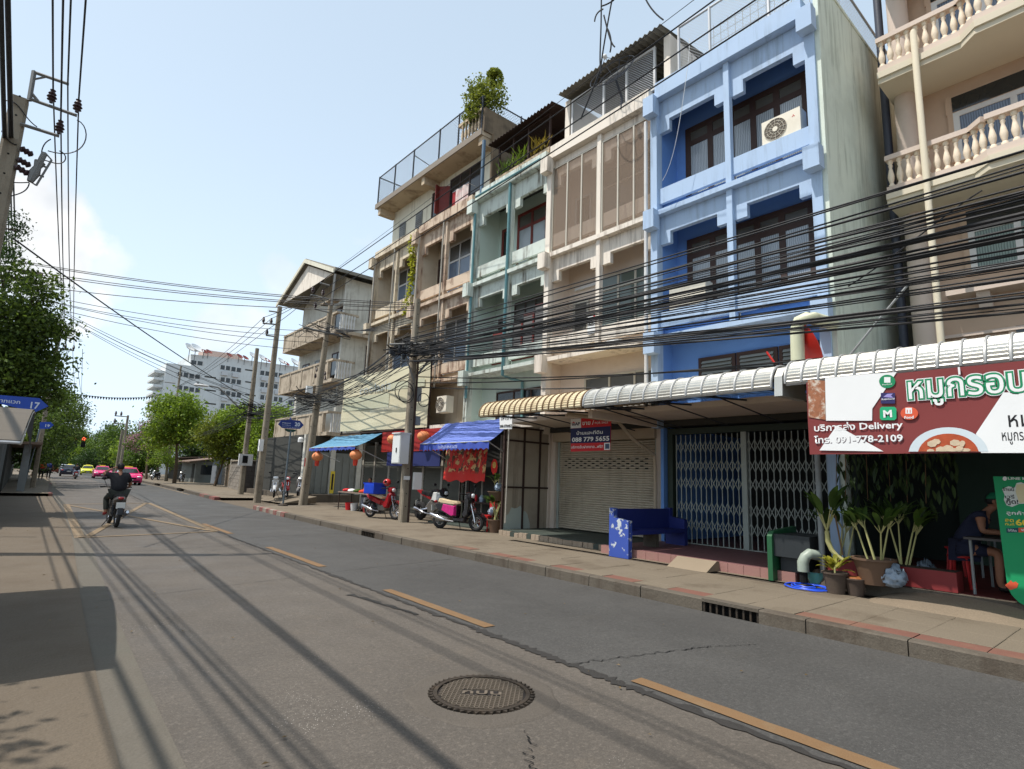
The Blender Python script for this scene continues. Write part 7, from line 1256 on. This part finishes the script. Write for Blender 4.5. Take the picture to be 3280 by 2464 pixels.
def person(label,J,shirt,trous,shoe=None,face=(0,1),cap=None,sleeve=.6,shorts=False,hands=True,group=None,lv=2):
    """J: joints pelvis, chest, neck, head, (shoulder, elbow, wrist) l/r, (hip, knee, ankle, toe) l/r"""
    loc=tuple(J['base']); t=T('person',label,'person',loc,group); V=lambda k:Vector(J[k]); mid=V('pelvis').lerp(V('chest'),.5)
    vs=[(*V('pelvis'),(.15,.115)),(*mid,(.14,.105)),(*V('chest'),(.16,.11)),(*V('neck'),.055),(*(V('head')-Vector((0,0,.06))),.05)]; es=[(0,1),(1,2),(2,3),(3,4)]
    for s in 'lr':
        b=len(vs); vs+=[(*V('shoulder_'+s),.062),(*V('elbow_'+s),.042),(*V('wrist_'+s),.028)]; es+=[(2,b),(b,b+1),(b+1,b+2)]
        b=len(vs); vs+=[(*V('hip_'+s),.095),(*V('knee_'+s),.062),(*V('ankle_'+s),.042),(*V('toe_'+s),.035)]; es+=[(0,b),(b,b+1),(b+1,b+2),(b+2,b+3)]
    skin('body',vs,es,m_skin,t,lv); k=1.16
    vs=[(*(V('pelvis')+Vector((0,0,-.03))),(.20,.165)),(*mid,(.20,.16)),(*V('chest'),(.22,.165)),(*V('chest').lerp(V('neck'),.62),.105)]; es=[(0,1),(1,2),(2,3)]
    for s in 'lr':
        b=len(vs); e=V('shoulder_'+s).lerp(V('elbow_'+s),sleeve); vs+=[(*V('shoulder_'+s),.09),(*e,.068)]; es+=[(2,b),(b,b+1)]
    skin('shirt',vs,es,shirt,t,lv)
    vs=[(*V('pelvis'),(.19,.155))]; es=[]
    for s in 'lr':
        b=len(vs); vs+=[(*V('hip_'+s),.108),(*(V('knee_'+s) if not shorts else V('hip_'+s).lerp(V('knee_'+s),.85)),.078)]; es+=[(0,b),(b,b+1)]
        if not shorts: vs.append((*V('knee_'+s).lerp(V('ankle_'+s),.92),.056)); es.append((b+1,b+2))
    skin('trousers',vs,es,trous,t,lv)
    for s in 'lr':
        a=V('ankle_'+s); b_=V('toe_'+s)
        if shoe: skin('shoe',[(*(a+Vector((0,0,-.03))-(b_-a).normalized()*.03),.045),(*a.lerp(b_,.6),.046),(*(b_+(b_-a).normalized()*.03),.038)],[(0,1),(1,2)],shoe,t,1)
        if hands: w=V('wrist_'+s); hand(t,w,(V('hdir_'+s) if 'hdir_'+s in J else (w-V('elbow_'+s))),J.get('hup_'+s,(0,0,1)),.6)
    head(t,V('head'),face,cap=cap); return t
m_blks=mat('black_cotton',(30,30,34),.9,.1,6,.15); m_dkt=mat('dark_camo_cotton',(48,50,44),.9,.3,9,.15); m_reds=mat('red_shoe',(140,40,40),.6,.1); m_navys=mat('navy_shirt',(40,50,110),.9,.1,4,.1); m_greyt=mat('grey_trousers',(140,146,160),.9,.1,4,.1); m_navd=mat('dark_navy_dress',(30,34,54),.9,.15,5,.1); m_gcap=mat('green_cap_cloth',(24,110,76),.7,.1,4,.05); m_oran=mat('orange_red_shirt',(190,60,40),.9,.1,4,.1); m_blksh=mat('black_sandal',(26,24,24),.6,.1)
def on(M,d): return {k:(M@Vector(v) if k!='base' and not k.startswith('h') or k=='head' else v) for k,v in d.items()}
def ride(cx,cy,rz,label,shirt,trous,shoe,cap,raise_l,face,group=None,hands=True,lv=2):
    M=Matrix.Translation((cx,cy,0))@Matrix.Rotation(rz,4,'Z'); J=dict(pelvis=(0,-.24,.90),chest=(0,-.12,1.24),neck=(0,-.07,1.42),head=(0,-.03,1.55),shoulder_l=(-.18,-.11,1.34),shoulder_r=(.18,-.11,1.34),elbow_r=(.30,.06,1.10),wrist_r=(.30,.27,1.04),hip_l=(-.10,-.2,.86),hip_r=(.10,-.2,.86),knee_l=(-.2,.18,.72),knee_r=(.2,.18,.72),ankle_l=(-.19,.0,.36),ankle_r=(.19,.0,.36),toe_l=(-.2,.16,.30),toe_r=(.2,.16,.30))
    if raise_l: J.update(elbow_l=(-.38,-.02,1.38),wrist_l=(-.17,.04,1.53))
    else: J.update(elbow_l=(-.30,.06,1.10),wrist_l=(-.30,.27,1.04))
    J={k:M@Vector(v) for k,v in J.items()}; J['base']=(cx,cy,0)
    if raise_l: J['hdir_l']=M.to_3x3()@Vector((.8,-.1,.35))
    return person(label,J,shirt,trous,shoe,face,cap,.75,False,hands,group,lv)
rbk=put(bike('dark motorbike ridden away up the left lane over the yellow box','cub',c_gy,m_seatb,c_bk,'motorbikes on the road'),(2.12,19.02,0),.03); ride(2.12,19.02,.03,'rider in black shirt on the road, left hand raised to the head',m_blks,m_dkt,m_reds,m_blks,True,(.05,1))
put(bike('distant motorbike with red tail light behind the dark car','scooter',c_bk,m_seatb,c_red,'motorbikes on the road'),(4.75,78.,0),0); ride(4.75,78.,0,'distant rider in dark shirt following the dark car',m_blks,m_greyt,m_blksh,m_blks,False,(0,1),hands=False,lv=1)
def sit(label,x,y,z,rz,seat,shirt,trous,shoe,cap,lean=.15,arms=((-.22,.30,.78),(.22,.30,.78)),shorts=False,group=None,sleeve=.6):
    M=Matrix.Translation((x,y,z))@Matrix.Rotation(rz,4,'Z'); s=seat
    J=dict(pelvis=(0,0,s+.12),chest=(0,lean,s+.46),neck=(0,lean*1.35,s+.64),head=(0,lean*1.7,s+.78),shoulder_l=(-.18,lean*1.05,s+.56),shoulder_r=(.18,lean*1.05,s+.56),hip_l=(-.10,.04,s+.1),hip_r=(.10,.04,s+.1),knee_l=(-.15,.43,s+.09),knee_r=(.15,.43,s+.09),ankle_l=(-.15,.40,.09),ankle_r=(.15,.42,.09),toe_l=(-.16,.54,.05),toe_r=(.16,.56,.05))
    for k,a in zip('lr',arms): S=Vector(J['shoulder_'+k]); W_=Vector(a); e=S.lerp(W_,.5)+Vector((-.08 if k=='l' else .08,-.1,-.09)); J['elbow_'+k]=tuple(e); J['wrist_'+k]=a
    J={k:M@Vector(v) for k,v in J.items()}; J['base']=(x,y,z); fc=M.to_3x3()@Vector((0,1,0)); return person(label,J,shirt,trous,shoe,(fc.x,fc.y),cap,sleeve,shorts,True,group)
ft=gp(*D3(75,1400),.36)
sit('woman in dark dress and green cap sitting at a restaurant table',10.4,WY,.34,rz_(.15,-1),.45,m_navd,m_navd,m_blksh,m_gcap,.26,((-.2,.5,.80),(.2,.5,.80)),True,sleeve=.15)
mp_=yp(1165,1528,21.6)
sit('man in navy shirt and grey trousers sitting at the vendor table',11.0,21.6,P,rz_(-.6,-.5),.45,m_navys,m_greyt,m_blksh,None,.12,((-.2,.42,.82),(.2,.42,.82)))
stool((11.0,21.6,P),'blue plastic stool under the man at the vendor table',mat('blue_stool_plastic',(40,80,170),.5,.06)); 
vt=T('vendor_table','long steel-legged vendor table spread with goods behind the red motorbike','table',(10.55,22,P)); O('table_top',B().box(10.2,10.85,20.3,23.0,.86,.90),mat('worn_table_board',(128,112,100),.7,.15,2,.1),vt)
for x in (10.25,10.8):
    for y in (20.36,22.94): O('leg',B().tube([(x,y,P),(x,y,.86)],.02,6),m_rust,vt)
rnd=random.Random(15)
for k,(cl,lb) in enumerate(((m_bred,'red cloth bundle on the vendor table'),(m_white,'white tray of goods on the vendor table'),(m_lf,'leafy vegetables heaped on the vendor table'),(m_oran,'orange parcel on the vendor table'),(m_whf,'pale bag of produce on the vendor table'))):
    y=22.8-k*.5; q=B().ball((10.5,y,.95),(.17,.2,.08),12,8); q.v=[(a+.03*mnoise.noise(Vector((a*9,b_*9,c*9))),b_+.04*mnoise.noise(Vector((a*7,b_*7,c*7+3))),max(.9,c+.03*mnoise.noise(Vector((a*8,b_*8,c*8))))) for a,b_,c in q.v]; O('goods',q,cl,label=lb,cat='goods',smooth=2)
for k,(y,m,lb) in enumerate(((22.6,m_bred,'red bucket under the vendor table end'),(22.1,m_whf,'white bucket under the vendor table'),(21.0,m_reds,'dark red crate-like tub under the vendor table'))): O('bucket',B().lathe([(.12,0),(.16,.3),(.17,.3),(.15,.29)],(10.55,y,P),14),m,label=lb,cat='bucket',smooth=True)
def stand(label,x,y,z,shirt,trous,face,group='pedestrians on the left pavement'):
    M=Matrix.Translation((x,y,z))@Matrix.Rotation(math.atan2(-face[0],face[1]),4,'Z'); J=dict(pelvis=(0,0,.92),chest=(0,.02,1.26),neck=(0,.03,1.44),head=(0,.05,1.57),shoulder_l=(-.18,.01,1.36),shoulder_r=(.18,.01,1.36),elbow_l=(-.24,-.02,1.1),elbow_r=(.24,-.02,1.1),wrist_l=(-.25,.1,.88),wrist_r=(.25,.1,.88),hip_l=(-.1,0,.88),hip_r=(.1,0,.88),knee_l=(-.11,.05,.48),knee_r=(.11,-.03,.48),ankle_l=(-.11,.02,.08),ankle_r=(.11,-.08,.08),toe_l=(-.12,.17,.04),toe_r=(.12,.07,.04))
    J={k:M@Vector(v) for k,v in J.items()}; J['base']=(x,y,z); return person(label,J,shirt,trous,m_blksh,face,None,.6,False,False,group,1)
stand('distant pedestrian in orange-red shirt on the left pavement',1.55,66,.15,m_oran,m_dkt,(0,-1)); stand('distant pedestrian in dark clothes at the left kerb',2.2,70,.15,m_navys,m_blks,(.3,1))
# ================================================================== cars
def car(label,mb,mroof,x,y,rz,taxi=None,group='cars on the road'):
    t=T('car',label,'car',(0,0,0),group); W_=.86
    O('body',pill([(-2.2,.42),(-2.18,.72),(-2.1,.92),(-1.5,1.0),(.9,.99),(1.45,.92),(2.05,.80),(2.22,.62),(2.22,.40),(2.1,.24),(-2.1,.24)],W_,.97,.9),mb,t,smooth=True)
    def frus(y0,y1,y2,y3,w0,w1,z0,z1): return B().add([(-w0,y0,z0),(w0,y0,z0),(w0,y1,z0),(-w0,y1,z0),(-w1,y2,z1),(w1,y2,z1),(w1,y3,z1),(-w1,y3,z1)],[(3,2,1,0),(4,5,6,7),(0,1,5,4),(1,2,6,5),(2,3,7,6),(3,0,4,7)])
    O('cabin',frus(-1.62,1.02,-1.02,.28,.76,.58,.98,1.40),mroof,t); O('roof',pill([(-1.08,1.40),(.32,1.40),(.22,1.46),(-.4,1.49),(-.98,1.45)],.58,.95),mroof,t,smooth=True)
    def gq(p): return B().add(p,[(0,1,2,3)])
    O('windscreen',gq([(-.70,.965,1.03),(.70,.965,1.03),(.55,.35,1.375),(-.55,.35,1.375)]),g_dark,t); O('rear_window',gq([(.70,-1.56,1.03),(-.70,-1.56,1.03),(-.55,-1.08,1.375),(.55,-1.08,1.375)]),g_dark,t)
    for s in (-1,1):
        O('side_window',gq([(s*.755,-1.4,1.02),(s*.755,.78,1.02),(s*.60,.25,1.375),(s*.60,-.95,1.375)]),g_dark,t); O('headlight',B().ball((s*.62,2.08,.70),(.17,.12,.08),10,6),m_glow,t,smooth=2); O('tail_light',B().ball((s*.64,-2.13,.80),(.16,.08,.09),10,6),m_tail,t,smooth=2); O('wing_mirror',B().ball((s*.93,.72,1.02),(.1,.06,.07),8,6),mb,t,smooth=2)
        for yy in (-1.32,1.36):
            w=O('wheel',B().lathe([(.2,-.1),(.31,-.1),(.33,-.06),(.33,.06),(.31,.1),(.2,.1)],(s*.78,yy,.33),20,'x'),m_tyre,t,smooth=True); O('rim',B().lathe([(.2,-.105),(.2,.105)],(s*.78,yy,.33),14,'x'),m_chr,w)
    O('grille',B().box(-.42,.42,2.2,2.225,.50,.64),m_dark,t); O('front_bumper',B().box(-.7,.7,2.205,2.23,.30,.40),m_bpl,t); O('number_plate',B().box(-.2,.2,2.226,2.24,.42,.52),m_plate,t); O('number_plate',B().box(-.2,.2,-2.24,-2.2,.6,.7),m_plate,t)
    if taxi: O('roof_sign',pill([(-.36,1.49),(-.1,1.49),(-.14,1.60),(-.32,1.60)],.3,.9),m_yel,t,smooth=True)
    return put(t,(x,y,.004),rz)
c_pkt=paint_('pink_taxi_paint',(214,40,110)); c_yl=paint_('yellow_green_taxi_paint',(206,206,40)); c_dk=paint_('dark_blue_car_paint',(28,36,56)); c_gn=paint_('green_taxi_paint',(30,120,70)); c_rd=paint_('dark_red_car_paint',(120,34,34)); c_sv=paint_('silver_car_paint',(170,174,178))
car('pink taxi coming towards the rider, nearer of the two',c_pkt,c_pkt,7.35,60.5,PI-.02,True); car('pink taxi following behind the first pink one',c_pkt,c_pkt,7.75,86,PI-.03,True); car('yellow-green taxi behind the two pink taxis',c_yl,c_yl,8.2,112,PI-.04,True); car('dark blue sedan driving away up the left lane',c_dk,c_dk,4.95,95,-.03); car('dark red car parked at the far left kerb',c_rd,c_rd,4.3,124,-.04); car('silver car far ahead in the left lane',c_sv,c_sv,6.2,140,-.05); car('green and yellow taxi far ahead near the traffic lights',c_gn,c_yl,7.9,150,-.06,True)
# ================================================================== clutter by the partition and poles
c=gp(*Q(1160,1480,4.608)(1960,1040),P); pot((c.x,c.y,P),.24,.36,m_pot2,'round brown pot beside the magenta scooter front wheel'); areca((c.x,c.y,P+.32),None,.75,5,'spiky young plant in the round brown pot by the scooter',31,.8,.3)
c2=xp(*Q(1160,1480,4.608)(1985,620),10.45); pot((10.45,c2.y,1.02),.26,.26,m_pot2,'shallow brown bowl pot raised beside the partition'); O('pot_stand',B().tube([(10.35,c2.y-.1,P),(10.4,c2.y,1.03)],.02,5).tube([(10.6,c2.y+.1,P),(10.5,c2.y,1.03)],.02,5).tube([(10.3,c2.y+.15,P),(10.45,c2.y,1.03)],.02,5),m_wood,label='spindly wooden stand under the shallow brown bowl pot',cat='stand'); areca((10.45,c2.y,1.22),None,.6,3,'small leafy plant in the raised shallow bowl pot',33,.8,.25)
ch=T('plastic_chair','red plastic chair behind the magenta scooter','chair',(10.45,13.1,P)); O('seat',B().box(10.2,10.62,12.9,13.3,.55,.6),m_stool,ch); O('backrest',B().box(10.58,10.62,12.9,13.3,.62,1.05),m_stool,ch)
for x in (10.22,10.6):
    for y in (12.92,13.28): O('leg',B().tube([(x,y,P),(x,y,.56)],.02,5),m_stool,ch)
for k,(y,z,m,lb) in enumerate(((13.0,.66,m_bag,'clear bag of drinks on the red plastic chair'),(12.75,1.35,m_bag,'blue-white bundle on the shelf behind the scooter'))): bag((10.45,y,z-.06),.14,lb,m)
tv=T('food_cart','cluttered dark shelf of goods under the blue canvas awning','shelf',(11.2,13.9,P)); O('frame',B().box(11.1,11.5,13.0,15.6,.85,.9).box(11.1,11.5,13.0,15.6,P,.3),m_rust,tv)
for x in (11.1,11.46):
    for y in (13.0,15.56): O('leg',B().box(x,x+.04,y,y+.04,.16,2.2),m_rust,tv)
for k in range(7): y=13.2+k*.34; O('jar',B().lathe([(.07,0),(.08,.14),(.05,.18),(.05,.21)],(11.25,y,.9),10),(m_bag,m_bred,m_white,m_lf)[k%4],label='%s jar on the cluttered shelf under the blue awning'%('blue-grey','red','white','green')[k%4],cat='jar',group='jars on the shelf',smooth=True)
fgd=T('festive_figure_board','red cut-out hanging ornament beside the festive cloth','ornament',(10.95,13.6,1.75)); O('tag',B().add([(10.93,13.6+.16*math.cos(2*PI*i/10),2.0+.24*math.sin(2*PI*i/10)) for i in range(10)],[tuple(range(10))]),m_rc,fgd); O('gold_disc',B().add([(10.925,13.6+.09*math.cos(2*PI*i/10),2.05+.1*math.sin(2*PI*i/10)) for i in range(10)],[tuple(range(10))]),m_gold,fgd)
yb=T('yellow_board','narrow yellow notice board leaning on the lane corner column','notice',(13.4,31.7,.5)); O('board',B().box(13.62,13.85,31.84,31.88,.5,1.75),m_yel,yb); O('print',B().box(13.68,13.79,31.835,31.84,.7,1.6),m_blk,yb)
